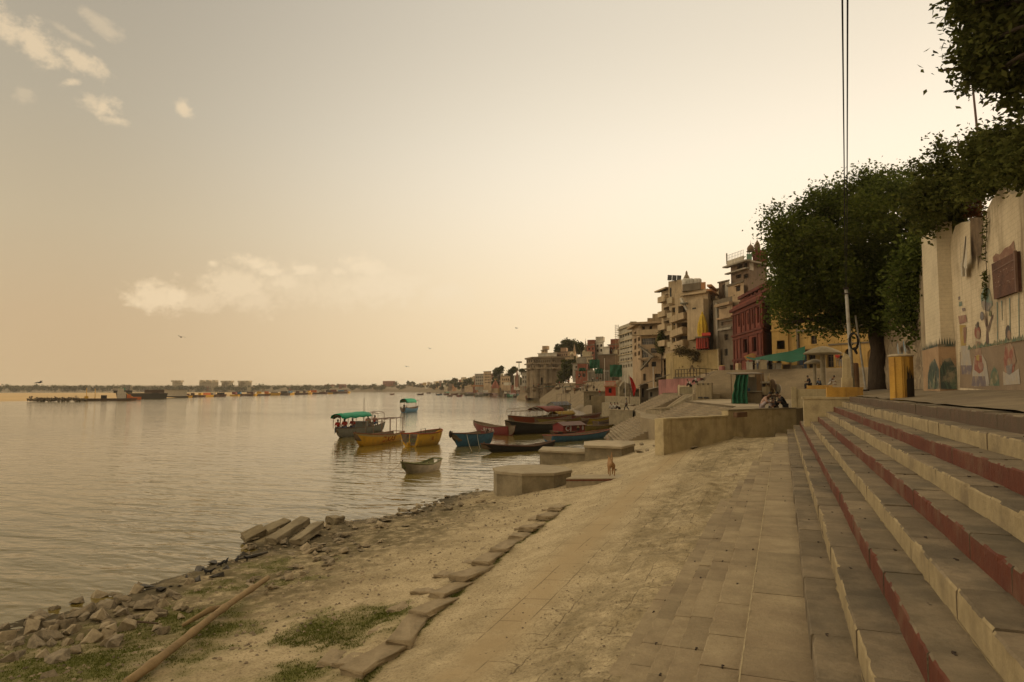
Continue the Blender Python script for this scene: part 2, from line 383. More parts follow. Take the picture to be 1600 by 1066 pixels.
def ground_mat():
    m = bpy.data.materials.new('river_silt'); m.use_nodes = True; t = m.node_tree; n = t.nodes; l = t.links; b = n['Principled BSDF']
    tc = n.new('ShaderNodeTexCoord')
    def nz(s, d=8, r=.65):
        k = n.new('ShaderNodeTexNoise'); k.inputs['Scale'].default_value = s; k.inputs['Detail'].default_value = d; k.inputs['Roughness'].default_value = r
        l.new(tc.outputs['Object'], k.inputs[0]); return k.outputs['Fac']
    def rng(v, a, b_, c=0, d=1):
        k = n.new('ShaderNodeMapRange'); k.interpolation_type = 'SMOOTHSTEP'; l.new(v, k.inputs[0])
        for i, q in enumerate((a, b_, c, d)): k.inputs[i+1].default_value = q
        return k.outputs[0]
    def mx(f, a, b_):
        k = n.new('ShaderNodeMix'); k.data_type = 'RGBA'
        for s_, v in ((0, f), (6, a), (7, b_)):
            if isinstance(v, tuple): k.inputs[s_].default_value = (*v[:3], 1)
            else: l.new(v, k.inputs[s_])
        return k.outputs[2]
    def at(name):
        k = n.new('ShaderNodeAttribute'); k.attribute_name = name; return k.outputs['Fac']
    def mul(a, b_):
        k = n.new('ShaderNodeMath'); k.operation = 'MULTIPLY'
        for i, v in enumerate((a, b_)):
            if isinstance(v, (int, float)): k.inputs[i].default_value = v
            else: l.new(v, k.inputs[i])
        return k.outputs[0]
    c = mx(rng(nz(.9), .35, .68), (.53, .44, .29), (.385, .315, .2))
    c = mx(rng(nz(22, 6, .75), .46, .66, 0, .75), c, (.17, .13, .078))
    c = mx(rng(nz(5, 7, .8), .52, .7, 0, .6), c, (.2, .155, .095))
    c = mx(rng(nz(70, 3, .8), .58, .75, 0, .5), c, (.52, .44, .3))
    c = mx(mul(at('path'), rng(nz(1.6), .25, .6, .35, .95)), c, (.41, .32, .195))
    c = mx(mul(at('dirt'), rng(nz(2.5), .3, .6)), c, (.135, .11, .06))
    c = mx(mul(at('green'), rng(nz(7), .2, .5, .45, 1.0)), c, (.12, .125, .035))
    c = mx(at('wet'), c, (.07, .058, .036))
    bt = n.new('ShaderNodeTexBrick'); mp = n.new('ShaderNodeMapping'); mp.inputs['Rotation'].default_value = (0, 0, R(91.5)); l.new(tc.outputs['Object'], mp.inputs[0]); l.new(mp.outputs[0], bt.inputs[0])
    for k_, v_ in (('Scale', 1), ('Brick Width', 1.25), ('Row Height', .62), ('Mortar Size', .016), ('Mortar Smooth', .4)): bt.inputs[k_].default_value = v_
    c = mx(mul(mul(at('paved'), bt.outputs['Fac']), rng(nz(.7), .42, .56, 0, .7)), c, (.13, .10, .062))
    l.new(c, b.inputs['Base Color']); b.inputs['Roughness'].default_value = .95; b.inputs['Specular IOR Level'].default_value = .15
    bn = n.new('ShaderNodeBump'); bn.inputs['Strength'].default_value = .55; bn.inputs['Distance'].default_value = .04
    l.new(nz(9, 10, .75), bn.inputs['Height']); l.new(bn.outputs[0], b.inputs['Normal'])
    return m
SILT = ground_mat()
def near_z(x, y):
    z = zg_np(x, y); p = np.clip(1-polyd(x, y, PATHL)/.9, 0, 1)
    rough = np.clip(1-p*1.4, .12, 1)
    z = z + rough*(vnoise(x, y, .45, 1)*.10 + vnoise(x, y, 1.6, 2)*.05 + vnoise(x, y, 4.6, 3)*.045 + vnoise(x, y, 11, 4)*.028)
    silt = np.clip((x+4.6)/.6, 0, 1)*np.clip((-1-x)/1, 0, 1)*np.clip(y/8, 0, 1)
    z += silt*(np.abs(vnoise(x*1.0, y*1.7, 3.4, 8))*.12)                                    # foot-trodden humps
    z += np.clip(1-np.abs(x+2.5)/.9, 0, 1)*(vnoise(x, y, .7, 41)*.3+vnoise(x, y, 2.3, 42)*.14+.04)
    row = np.clip(1-polyd(x+.45, y, ROWXY)/.7, 0, 1)
    return z + row*.07
ys = np.concatenate([np.arange(5, 30, .1), np.arange(30, 60, .2), np.arange(60, 121, .6)])
xs = np.concatenate([np.arange(-60, -22, 1.5), np.arange(-22, 3.3, .1)])
g1 = grid_sheet(xs, ys, near_z, 'ground', SILT, {
    'path': lambda x, y, z: np.clip(1.5-polyd(x, y, PATHL)/.42, 0, 1)*np.clip((42-y)/4, 0, 1),
    'green': lambda x, y, z: grass_w(x, y),
    'paved': lambda x, y, z: np.clip((x+5.9)/.3, 0, 1)*np.clip((40-y)/4, 0, 1),
    'dirt': lambda x, y, z: np.clip(np.clip(1.5*(1-np.abs(x+14.2)/4.6), 0, 1)*np.clip((34-y)/8, .35, 1)+np.clip((x+4.3)/.5, 0, 1)*.5+vnoise(x, y, .8, 21)*.5, 0, 1),
    'wet': lambda x, y, z: np.clip(1-(z-.02)/.13, 0, 1)})
struct(g1)
EARTH = mat('dry_earth', (.30, .24, .155), (.22, .175, .11), .5, .95, .4, 3, c3=(.16, .13, .08), s3=.1, f3=.5)
m_ = MB(); m_.quad((-14000, -3000, -3.2), (9000, -3000, -3.2), (9000, 14000, -3.2), (-14000, 14000, -3.2)); struct(m_.build('riverbed_ground', EARTH))
def water_mat():
    m = bpy.data.materials.new('river_water'); m.use_nodes = True; t = m.node_tree; n = t.nodes; l = t.links; b = n['Principled BSDF']
    b.inputs['Base Color'].default_value = (.155, .118, .03, 1); b.inputs['Roughness'].default_value = .06; b.inputs['IOR'].default_value = 1.4
    b.inputs['Specular IOR Level'].default_value = .5
    tc = n.new('ShaderNodeTexCoord')
    def nz(s, st, d, r, rot):
        k = n.new('ShaderNodeTexNoise'); mp = n.new('ShaderNodeMapping'); mp.inputs['Scale'].default_value = st; mp.inputs['Rotation'].default_value = (0, 0, rot)
        l.new(tc.outputs['Object'], mp.inputs[0]); l.new(mp.outputs[0], k.inputs[0])
        k.inputs['Scale'].default_value = s; k.inputs['Detail'].default_value = d; k.inputs['Roughness'].default_value = r
        k.inputs['Distortion'].default_value = .6
        return k.outputs['Fac']
    def ma(op, a, b_):
        k = n.new('ShaderNodeMath'); k.operation = op
        for i, v in enumerate((a, b_)):
            if isinstance(v, (int, float)): k.inputs[i].default_value = v
            else: l.new(v, k.inputs[i])
        return k.outputs[0]
    # wind ripples run across the view, calmer in long patches
    rot = -R(28)
    h = ma('ADD', ma('MULTIPLY', nz(1.0, (.36, 1, 1), 2, .42, rot), 1.0), ma('MULTIPLY', nz(3.4, (.5, 1, 1), 1.5, .4, rot+.3), .2))
    calm = n.new('ShaderNodeMapRange'); l.new(nz(.022, (.35, 1, 1), 4, .6, rot), calm.inputs[0]); calm.inputs[1].default_value = .35; calm.inputs[2].default_value = .65; calm.inputs[3].default_value = .35; calm.inputs[4].default_value = 1.0
    bn = n.new('ShaderNodeBump'); bn.inputs['Distance'].default_value = .3
    # sheltered, smoother water among the moored boats
    vd = n.new('ShaderNodeVectorMath'); vd.operation = 'DISTANCE'; l.new(tc.outputs['Object'], vd.inputs[0]); vd.inputs[1].default_value = (-38, 82, 0)
    sh = n.new('ShaderNodeMapRange'); sh.interpolation_type = 'SMOOTHSTEP'; l.new(vd.outputs['Value'], sh.inputs[0])
    for i_, q_v in enumerate((22, 75, .34, 1)): sh.inputs[i_+1].default_value = q_v
    l.new(ma('MULTIPLY', ma('MULTIPLY', calm.outputs[0], sh.outputs[0]), .85), bn.inputs['Strength']); l.new(h, bn.inputs['Height']); l.new(bn.outputs[0], b.inputs['Normal'])
    return m
m_ = MB(); m_.quad((-6000, -400, 0), (60, -400, 0), (60, 5000, 0), (-6000, 5000, 0))
WATER = struct(m_.build('river_water', water_mat()))
# ------------------------------------------------------------------ right bank beyond the near ground, sandbank, far shore
SHORE = [Pz(1000, 672, 0), Pz(975, 661, 0), Pz(945, 646, 0), Pz(915, 634, 0), Pz(880, 627, 0), Pz(845, 623.5, 0), Pz(800, 620, 0), Pz(760, 617.5, 0), Pz(725, 615.5, 0), Pz(690, 614, 0), Pz(650, 613, 0), Pz(600, 612.4, 0), Pz(450, 612.2, 0), Pz(200, 612, 0), Pz(-100, 612, 0), Pz(-500, 612, 0), Pz(-900, 612.2, 0)]
def sweep(line, prof, name, m):
    rows = []
    for i, p in enumerate(line):
        t = (line[min(i+1, len(line)-1)]-line[max(i-1, 0)]); t.z = 0; t.normalize(); nrm = Vector((t.y, -t.x, 0))
        rows.append([p + nrm*d + Vector((0, 0, z)) for d, z in prof])
    k = len(prof); V = [q for r in rows for q in r]; Fq = [(i*k+j, i*k+j+1, (i+1)*k+j+1, (i+1)*k+j) for i in range(len(line)-1) for j in range(k-1)]
    mm = MB(); mm.add(V, Fq); return mm.build(name, m, smooth=True)
BANK = mat('ghat_bank', (.25, .2, .135), (.19, .15, .1), .15, .95, .5, 1.2, c3=(.2, .16, .1), s3=.05, f3=.6)
struct(sweep(SHORE, [(-30, -4), (0, 0), (3, .6), (7, 2.0), (14, 5.2), (26, 7.5), (60, 10), (160, 14), (600, 15)], 'ghat_bank', BANK))
SAND = mat('river_sand', (.52, .37, .18), (.46, .32, .15), .02, .95, .2, .4, c3=(.4, .29, .15), s3=.01, f3=.4)
SL = [Pz(-500, 634, 0), Pz(-200, 631, 0), Pz(0, 628, 0), Pz(60, 627, 0), Pz(120, 625.5, 0), Pz(200, 624, 0), Pz(260, 622.3, 0), Pz(310, 620.5, 0), Pz(370, 619, 0), Pz(430, 617.8, 0), Pz(500, 615.8, 0), Pz(548, 614.2, 0)]
mm = MB(); V = []; tip = Pz(560, 613.6, 0)
for i, p in enumerate(SL):
    for d, z in ((0, -.3), (.03, .25), (.12, .75), (.4, 1.1), (.8, 1.0), (1, -.3)):
        q = p + (Vector((p.x, p.y, 0)).normalized())*d*(max(1120-p.length, 30)); V.append((q.x, q.y, z))
mm.add(V, [(i*6+j, (i+1)*6+j, (i+1)*6+j+1, i*6+j+1) for i in range(len(SL)-1) for j in range(5)])
struct(mm.build('sandbank', SAND, smooth=True))
# ------------------------------------------------------------------ foreground steps
def wall_y(x): return 36.5 + (x+5.7)*1.435
def stepX(n): return {0: .198, -1: -.434, -2: -.89, -3: -1.27, -4: -1.58, -5: -1.98, -6: -2.32, -7: -2.75}.get(n, .198+.36*n)
STEPS = thing('stone_steps', 'wide flight of stone steps with red and cream painted risers', 'steps', (0, 0, 0)); STEPS['kind'] = 'structure'; del STEPS['category']
def make_step(n):
    x0, x1 = stepX(n), stepX(n+1)+.03; z = 3.125+.25*n; y0, y1 = 1.2, (44.0 if n >= 0 else wall_y(x0)-.05)
    if n == 8: x1 = 3.5
    mb = MB(); y = y0 + rnd.random()*.4; low = n <= 0
    pm = {1: 2, 2: 1, 3: 2, 4: 1, 5: 2, 6: 1, 7: 2, 8: 3}.get(n, 0)
    jag = .004 if pm else .003
    while y < y1:
        ln = rnd.uniform(.75, 1.35)
        ye = min(y+ln, y1); k = max(3, int((ye-y)/(.05 if ye < 16 else .15))); dz_, tl, xo = rnd.uniform(-.008, .007), rnd.uniform(-.009, .009), rnd.gauss(0, .0045)
        V = []; gap = rnd.uniform(.006, .014) if rnd.random() < .75 else .002
        jj = [rnd.gauss(0, jag) for _ in range(k+1)]; js = [(jj[max(i-1, 0)]+2*jj[i]+jj[min(i+1, k)])/3 for i in range(k+1)]
        if rnd.random() < .33:                                        # a chipped nosing
            c_ = rnd.randrange(k+1)
            for i in range(k+1): js[i] += .034*max(0, 1-abs(i-c_)/2.6)*rnd.random()
        for i in range(k+1):
            yy = y + (ye-gap-y)*i/k; zz = z + dz_ + tl*(i/k-.5); j = js[i]+(abs(rnd.gauss(0, .007)) if rnd.random() < .1 else 0)
            V += [(x0+xo, yy, z-.27), (x0+xo+j*.4, yy, zz-.07), (x0+xo+.002+max(j, -.02), yy, zz-.018-abs(j)*.5), (x0+xo+.016+max(j, -.012)*1.2, yy, zz), (x0+.07, yy, zz), (x1, yy, zz+.002)]
        Fc = []; mi = []; wrn = rnd.random() < .6
        for i in range(k):
            if rnd.random() < .12: wrn = not wrn
            for c in range(5):
                Fc.append((i*6+c, (i+1)*6+c, (i+1)*6+c+1, i*6+c+1)[::-1]); mi.append(pm if c < 2 else (pm if (c == 2 and wrn) else 0) )
        o = len(mb.v); mb.v += V
        for f, q in zip(Fc, mi): mb.f.append(tuple(a+o for a in f)); mb.m.append(q)
        for e, s_ in ((0, 1), (k, -1)):
            f = [o+e*6+c for c in range(6)]; mb.f.append(tuple(f if s_ > 0 else f[::-1])); mb.m.append(0)
        if y < 26 and rnd.random() < (.36 if n != 8 else .12):            # iron cramp across the joint, with its rust stain
            cx = x0 + (x1-x0)*rnd.uniform(.35, .7)
            mb.box((cx, ye-gap/2, z+.003), (.008, .026, .005), rnd.uniform(-.3, .3), 4)
            mb.box((cx+.004, ye-gap/2+rnd.choice((-.04, .04)), z+.004), (.014, .01, .006), rnd.uniform(-.5, .5), 4)
        y = ye
    if pm == 2 or n in (-1,):                                           # cream paint dripped onto the tread below
        k = 160; V = []; zb = z-.25+.0085
        for i in range(k+1):
            yy = y0 + (min(y1, 30)-y0)*i/k; wd = max(0, rnd.gauss(.004, .008)) if n > 0 else max(0, rnd.gauss(.012, .004))
            xb = x0-.002 if n > 0 else x0+.0
            V += [(xb, yy, zb if n > 0 else z+.0085), (xb-wd if n > 0 else xb+wd, yy, zb if n > 0 else z+.0085)]
        mb.add(V, [(2*i, 2*i+2, 2*i+3, 2*i+1)[::-1] for i in range(k)], 2 if n > 0 else 5)
    o = mb.build('step', [STONE if n > -1 else STONE2, REDP, CREAMP, DARKRED, IRON, MORTAR], STEPS)
    lb = {1: 'lowest step with a cream riser', 2: 'lowest step with a red riser', 4: 'middle step with a red riser', 6: 'upper step with a red riser', 8: 'top step with a chipped dark red edge'}.get(n)
    if lb: o['label'] = lb
for n in range(-7, 9): make_step(n)
m_ = MB()
for n in range(-7, 9): m_.box(((stepX(n)+3.3)/2+.05, 22.5, (3.125+.25*n-.02+.4)/2-.22), ((3.2-stepX(n))/2, 20.0, (3.125+.25*n-.42)/2)) if n > -9 else None
m_.build('steps_core', mat('core_fill', (.06, .05, .035), bump=0), STEPS)
# terrace between the steps and the mural wall
def tz(x): return 5.125 + (x-3.08)*.105 if x < 6.5 else 5.484
mm = MB(); xs_ = [3.42, 4.2, 5.0, 5.8, 6.7]
for j, y in enumerate(np.arange(-2, 66.01, 1.0)):
    for x in xs_: mm.v.append((x, y, tz(x)+rnd.gauss(0, .012)))
nY = len(np.arange(-2, 66.01, 1.0))
for j in range(nY-1):
    for i in range(4): mm.f.append((j*5+i, j*5+i+1, (j+1)*5+i+1, (j+1)*5+i)); mm.m.append(0)
mm.quad((6.7, 36, 5.486), (14, 36, 5.486), (14, 66, 5.486), (6.7, 66, 5.486))
struct(mm.build('terrace', TERR, smooth=True))
# ------------------------------------------------------------------ cream wall at the end of the steps, pillar block, plinth
def vert_wall(pts, th, mi=0): m = MB(); m.wall(pts, th, mi); return m
W0, W1 = Ph(1040, 35.6, 0), Ph(1243, 42.3, 0); wd = (W1-W0).normalized(); wn_ = Vector((-wd.y, wd.x, 0))
Wm = Ph(1137, 38.8, 0)
t = thing('boundary_wall', 'low cream limewashed wall across the end of the stone steps', 'wall', W0)
m_ = MB()
def up(p, z): return Vector((p.x, p.y, z))
m_.wall([up(W0, 1.2), up(Wm, 2.0), up(W1, 2.4), up(W1, 4.28), up(Wm, 4.26), up(Wm, 3.93), up(W0, 3.9)], wn_*.45)
m_.build('wall_body', CREAMW, t)
m_ = MB(); m_.wall([up(W0-wd*.05-wn_*.04, 3.9), up(Wm-wn_*.04, 3.93), up(Wm-wn_*.04, 4.01), up(W0-wd*.05-wn_*.04, 3.98)], wn_*.55); m_.build('coping', CREAMW, t)
m_ = MB(); m_.wall([up(Wm-wn_*.03, 4.262), up(W1-wn_*.03, 4.282), up(W1-wn_*.03, 4.36), up(Wm-wn_*.03, 4.34)], wn_*.55); m_.build('coping', CONC, t)
m_ = MB(); a, b = Ph(1148, 38.6, 0), Ph(1164, 39.1, 0)
m_.wall([up(a-wn_*.12, 3.9), up(b-wn_*.12, 3.92), up(b-wn_*.12, 4.2), up(a-wn_*.12, 4.18)], wn_*.25); m_.build('plaque', mat('rust_plaque', (.16, .09, .05), rough=.8), t)
m_ = MB(); m_.wall([up(W0-wd*.28-wn_*.06, 1.2), up(W0+wd*.02-wn_*.06, 1.2), up(W0+wd*.02-wn_*.06, 3.95), up(W0-wd*.28-wn_*.06, 3.95)], wn_*.6); m_.build('end_pier', CREAMW, t)
t = thing('wall_block', 'cream masonry block closing the upper steps beside the yellow plinth', 'block', (2.2, 38.1, 2.8))
m_ = MB(); m_.box((2.2, 38.15, 3.85), (1.2, .65, 1.15)); m_.build('block_body', CREAMW, t)
m_ = MB(); m_.box((2.2, 38.15, 5.05), (1.26, .7, .05)); m_.build('coping', CREAMW, t)
t = thing('retaining_wall', 'second pale wall behind the cream block, below the seated men', 'wall', (1.2, 48, 3))
m_ = MB(); m_.box((2.3, 49.2, 4.4), (1.55, .5, 1.1)); m_.build('wall_body', CREAMW, t); m_ = MB(); m_.box((.72, 49.2, 4.45), (.16, .56, 1.2)); m_.build('end_pier', CREAMW, t)
t = tag(MB().box((2.92, 38.35, 5.345), (.82, .42, .245)).build('ochre_plinth', OCHRE, thing('plinth', 'low ochre painted plinth on the cream block under the white post', 'plinth', (2.92, 38.35, 5.1))))
t = thing('stone_post', 'tapered pale stone post standing on the ochre plinth', 'post', (3.08, 38.5, 5.59))
m_ = MB(); m_.add([(2.85, 38.25, 5.59), (3.29, 38.25, 5.59), (3.29, 38.68, 5.59), (2.85, 38.68, 5.59), (2.9, 38.3, 7.05), (3.24, 38.3, 7.05), (3.24, 38.62, 7.05), (2.9, 38.62, 7.05), (2.98, 38.38, 7.32), (3.16, 38.38, 7.24), (3.16, 38.54, 7.2), (2.98, 38.54, 7.36)],
      [(3, 2, 1, 0)]+[(i, (i+1) % 4, 4+(i+1) % 4, 4+i) for i in range(4)]+[(4+i, 4+(i+1) % 4, 8+(i+1) % 4, 8+i) for i in range(4)]+[(8, 9, 10, 11)]); m_.build('post_shaft', CREAMW, t)
m_ = MB(); m_.box((3.07, 38.46, 5.83), (.25, .25, .24)); m_.build('post_base', CREAMW, t)
t = thing('utility_pole', 'slim pale metal pole behind the stone post', 'pole', (3.42, 39.6, 5.1))
m_ = MB(); m_.tube([(3.45, 39.6, 5.0), (3.36, 39.6, 8), (3.27, 39.6, 10.75)], [.105, .095, .08], 10); m_.build('shaft', mat('galvanised_steel', (.42, .4, .35), rough=.5, c3=(.2, .15, .1), s3=2, f3=.4), t, smooth=True)
m_ = MB(); m_.box((3.27, 39.6, 10.78), (.12, .12, .05)); m_.box((3.27, 39.55, 10.5), (.2, .04, .03)); m_.build('cable_bracket', IRON, t)
for x, lb in ((1315.5, 'left one of two black overhead cables running up from the pole'), (1324.5, 'right one of two black overhead cables running up from the pole')):
    p, q = Vector((3.24 if x < 1320 else 3.3, 39.6, 10.8)), Pd(x, -60, 9)
    pts = []
    for i in range(25):
        s = i/24; v = p.lerp(q, s); v.z -= .35*4*s*(1-s)*.3; pts.append(v)
    tag(MB().tube(pts, .013, 6, caps=True).build('overhead_cable', mat('black_cable', (.015, .013, .012), bump=0), smooth=True), lb, 'cable')
t = thing('rope_coil', 'black coil of cable hung on the pale pole', 'coil', (3.42, 39.4, 8.2))
for k in range(3):
    pts = [(3.46+.02*k+.2*math.cos(a)+.05, 39.42-.02*k, 8.0+.42*math.sin(a)-.03*k) for a in [i*math.pi/10 for i in range(21)]]
    MB().tube(pts, .035, 6).build('loop', mat('black_cable', (.015, .013, .012)), t, smooth=True)
MB().tube([(3.52, 39.4, 7.65), (3.62, 39.38, 7.4), (3.66, 39.38, 7.3)], [.06, .07, .05], 6).build('loose_end', MATS['black_cable'], t)
t = thing('slim_pole', 'thin grey lamp pole standing on the terrace left of the tree trunk', 'pole', (5.3, 52, 5.4))
MB().tube([(5.36, 52.5, 5.3), (4.86, 52.5, 10.6)], [.075, .06], 8).build('shaft', MATS['galvanised_steel'], t); MB().box((5.36, 52.5, 5.42), (.16, .16, .05)).build('base_plate', IRON, t)
t = thing('red_drum_post', 'short rust coloured round pillar behind the white post', 'pillar', (3.9, 46, 5.2))
MB().lathe((3.95, 45.5, 5.1), [(.36, 0), (.36, .9), (.34, 1.9), (.3, 1.95)], 14).build('shaft', mat('rust_plaster', (.2, .11, .06), (.15, .08, .045), c3=(.3, .22, .13), f3=.6), t, smooth=True, angle=40)
MB().box((3.86, 45.13, 6.6), (.12, .02, .16)).build('notice', WHITE, t)
# bollard pillar on the terrace
t = thing('pillar', 'thick ochre yellow fluted pillar with black damp stain on the terrace', 'pillar', (3.82, 26.7, 5.15))
m_ = MB(); pr = []
for z, r in ((5.1, .385), (5.4, .38), (6.6, .385)):
    for j in range(10):
        q = 2*math.pi*(j+.35)/10; m_.v.append((3.82+r*math.cos(q), 26.7+r*math.sin(q), z))
for i in range(2):
    for j in range(10): m_.f.append((i*10+j, i*10+(j+1) % 10, i*10+10+(j+1) % 10, i*10+10+j)); m_.m.append(0)
m_.build('shaft', mat('ochre_pillar_paint', (.52, .30, .05), (.42, .23, .035), 2.2, .65, .3, 12, c3=(.2, .1, .03), s3=1.6, f3=.6, streak=(.12, .075, .03)), t)
m_ = MB(); m_.lathe((3.82, 26.7, 6.6), [(.36, 0), (.4, .02), (.4, .06), (.33, .09)], 10); m_.build('cap', mat('pale_cap', (.5, .42, .3)), t)
for q in (4.05, 4.75): MB().tube([(3.82+.39*math.cos(q), 26.7+.39*math.sin(q), 5.12), (3.82+.395*math.cos(q), 26.7+.395*math.sin(q), 6.58)], .016, 6).build('rib', MATS['ochre_pillar_paint'], t)
m_ = MB()
for i in range(14):
    q = 4.95+i*.055; hgt = .55+.5*abs(math.sin(i*1.9))*(1-i/18)+.2; c_, s_ = math.cos(q), math.sin(q); c2, s2 = math.cos(q+.06), math.sin(q+.06); r = .402
    m_.quad((3.82+r*c_, 26.7+r*s_, 5.11), (3.82+r*c2, 26.7+r*s2, 5.11), (3.82+r*c2, 26.7+r*s2, 5.11+hgt), (3.82+r*c_, 26.7+r*s_, 5.11+hgt*.93))
m_.build('tar_stain', mat('black_tar', (.03, .022, .015), rough=.7), t)
# ------------------------------------------------------------------ bathing platforms at the water's edge
oc = Vector((-11.9, 32.9, 0)); R8 = 2.02
def octo(r, a0): return [(oc.x+r*math.cos(a0+i*math.pi/4), oc.y+r*math.sin(a0+i*math.pi/4)) for i in range(8)]
a0 = math.atan2(-oc.y, -oc.x) + R(22.5)+R(9)
t = thing('octagonal_platform', 'octagonal concrete bathing platform at the water edge', 'platform', (oc.x, oc.y, .2))
MB().prism(octo(R8, a0), -.6, 1.34).build('plinth', CONC, t); MB().prism(octo(R8+.05, a0), 1.344, 1.47).build('top_slab', mat('dusty_slab', (.38, .32, .22), (.31, .255, .17), 1.6, .9, .25, c3=(.25, .2, .13), s3=.8), t)
t = thing('low_wall', 'low wall with a red edge running from the octagonal platform', 'wall', (-8, 31, .6))
a, b = Ph(884, 32.6, 0), Ph(992, 31.2, 0); dv = (b-a).normalized(); nv = Vector((-dv.y, dv.x, 0))
MB().wall([up(a, .2), up(b, .9), up(b, 1.36), up(a, 1.16)], nv*.5).build('wall_body', CONC, t)
MB().wall([up(a-nv*.03, 1.162), up(b-nv*.03, 1.362), up(b-nv*.03, 1.44), up(a-nv*.03, 1.24)], nv*.56).build('painted_edge', REDP, t)
MB().wall([up(a-nv*.04, 1.242), up(b-nv*.04, 1.442), up(b-nv*.04, 1.49), up(a-nv*.04, 1.29)], nv*1.5).build('top_slab', MATS['dusty_slab'], t)
t = thing('two_level_platform', 'L shaped concrete bathing platform on two levels behind the octagonal one', 'platform', (-13, 46.5, 0))
def q_(px, d): p = Ph(px, d, 0); return (p.x, p.y)
MB().prism([q_(843, 48.0), q_(926, 46.4), q_(922, 49), q_(850, 50.8)], -.8, 1.12).build('lower_block', CONC, t)
MB().prism([q_(841, 47.8), q_(922, 46.3), q_(919, 49.2), q_(848, 51)], 1.124, 1.25).build('top_slab', MATS['dusty_slab'], t)
MB().prism([q_(913, 46.2), q_(970, 45), q_(990, 47.4), q_(986, 49.6), q_(935, 50.2), q_(913, 49)], -.5, 1.6).build('upper_block', CONC, t)
MB().prism([q_(911.5, 45.9), q_(971, 44.7), q_(991.5, 47.3), q_(987, 49.8), q_(935, 50.5), q_(912, 49.2)], 1.604, 1.75).build('top_slab', MATS['dusty_slab'], t)
# ------------------------------------------------------------------ rocks, slabs, log on the shore
def rock_mesh(seed, flat):
    r = random.Random(seed); bm = bmesh.new()
    for _ in range(10):
        v = Vector((r.gauss(0, 1), r.gauss(0, 1), r.gauss(0, 1))).normalized()*r.uniform(.75, 1.1)
        bm.verts.new((v.x*r.uniform(.8, 1.2), v.y*.8, v.z*flat))
    res = bmesh.ops.convex_hull(bm, input=bm.verts)
    bmesh.ops.delete(bm, geom=[e for e in res['geom_interior'] if isinstance(e, bmesh.types.BMVert)], context='VERTS')
    bmesh.ops.bevel(bm, geom=bm.edges[:], offset=.025, segments=1, affect='EDGES')
    me = bpy.data.meshes.new('rock'); bm.to_mesh(me); bm.free(); return me
RM = [rock_mesh(i, .62) for i in range(9)]; RF = [rock_mesh(20+i, .26) for i in range(8)]
for i, me in enumerate(RM+RF): me.materials.append((ROCK, mat('pale_rock', (.46, .38, .26), (.34, .275, .185), 3, .92, .8, 7, c3=(.2, .16, .11), s3=1.5, f3=.5), mat('brown_rock', (.27, .215, .14), (.18, .145, .095), 3, .92, .8, 7, c3=(.08, .07, .045), s3=1.5, f3=.6))[i % 3])
def rock(x, y, s, me, label, group, z=None, sink=.3, name='rock'):
    o = bpy.data.objects.new(name, me); COL.objects.link(o)
    o.scale = (s*rnd.uniform(.85, 1.25), s*rnd.uniform(.8, 1.1), s*rnd.uniform(.8, 1.15)); o.rotation_euler = (rnd.uniform(-.25, .25), rnd.uniform(-.25, .25), rnd.uniform(0, 6.28))
    o.location = (x, y, (zg(x, y) if z is None else z)+s*(.3-sink*.5)); tag(o, label, 'rock', group)
    return o
GA, GB, GC, GD = 'boulders heaped along the near waterline', 'rubble strewn behind the concrete slabs', 'black wet rocks in the shallows', 'loose stones lying on the silt'
big = [(40, 985, .42), (100, 978, .36), (160, 968, .4), (60, 1010, .4), (195, 985, .42), (140, 1000, .38), (165, 950, .36), (190, 940, .4), (225, 950, .36), (245, 935, .4), (20, 1030, .36), (90, 1035, .42), (120, 1020, .3), (60, 965, .36), (150, 935, .3), (210, 925, .34), (262, 945, .3), (285, 950, .28), (180, 1005, .36), (130, 960, .35), (15, 1000, .4), (80, 995, .32), (270, 930, .3), (235, 965, .3), (205, 965, .34)]
for px, py, s in big:
    p = G(px, py); rock(p.x, p.y, s*.9, rnd.choice(RM), 'large broken boulder in the heap along the near waterline', GA)
for _ in range(85):
    px = rnd.uniform(-30, 300); base = 975-px*.21; p = G(px, base+rnd.gauss(28, 24)); rock(p.x, p.y, rnd.uniform(.1, .27), rnd.choice(RM), 'small broken stone in the heap along the near waterline', 'small stones among the near waterline boulders')
for px, py, s in ((232, 922, .32), (258, 923, .22), (290, 915, .2), (335, 883, .32), (320, 908, .3), (345, 903, .22), (360, 890, .2), (300, 905, .16), (383, 868, .25), (275, 916, .16), (318, 893, .24)):
    p = G(px, py); o = rock(p.x-.15, p.y, s, rnd.choice(RM), 'black wet rock standing in the shallow water by the birds', GC); o.data = o.data.copy(); o.data.materials[0] = WETROCK
for _ in range(105):
    a = rnd.random(); px = 470+a*300+rnd.gauss(0, 12); py = 862-a*110+rnd.gauss(-6, 14)*(1-.5*a); p = G(px, py)
    rock(p.x, p.y, rnd.uniform(.1, .36)*(1 if rnd.random() < .8 else 1.5), rnd.choice(RF+RM[:3]), 'broken grey rubble stone along the shore behind the slabs', GB)
for _ in range(60):
    a = rnd.random(); px = 590+a*190+rnd.gauss(0, 8); py = 812-a*52+rnd.gauss(-4, 9); p = G(px, py); rock(p.x, p.y, rnd.uniform(.12, .34), rnd.choice(RM+RF), 'dark broken stone along the far shore between the slab heap and the octagonal platform', 'stones between the slab heap and the octagonal platform')
for _ in range(42):
    a = rnd.random(); px = 395+a*180+rnd.gauss(0, 10); py = 925-a*80+rnd.gauss(0, 9); p = G(px, py)
    rock(p.x, p.y, rnd.uniform(.08, .24), rnd.choice(RF+RM), 'flattish grey stone on the silt near the end of the log', GD)
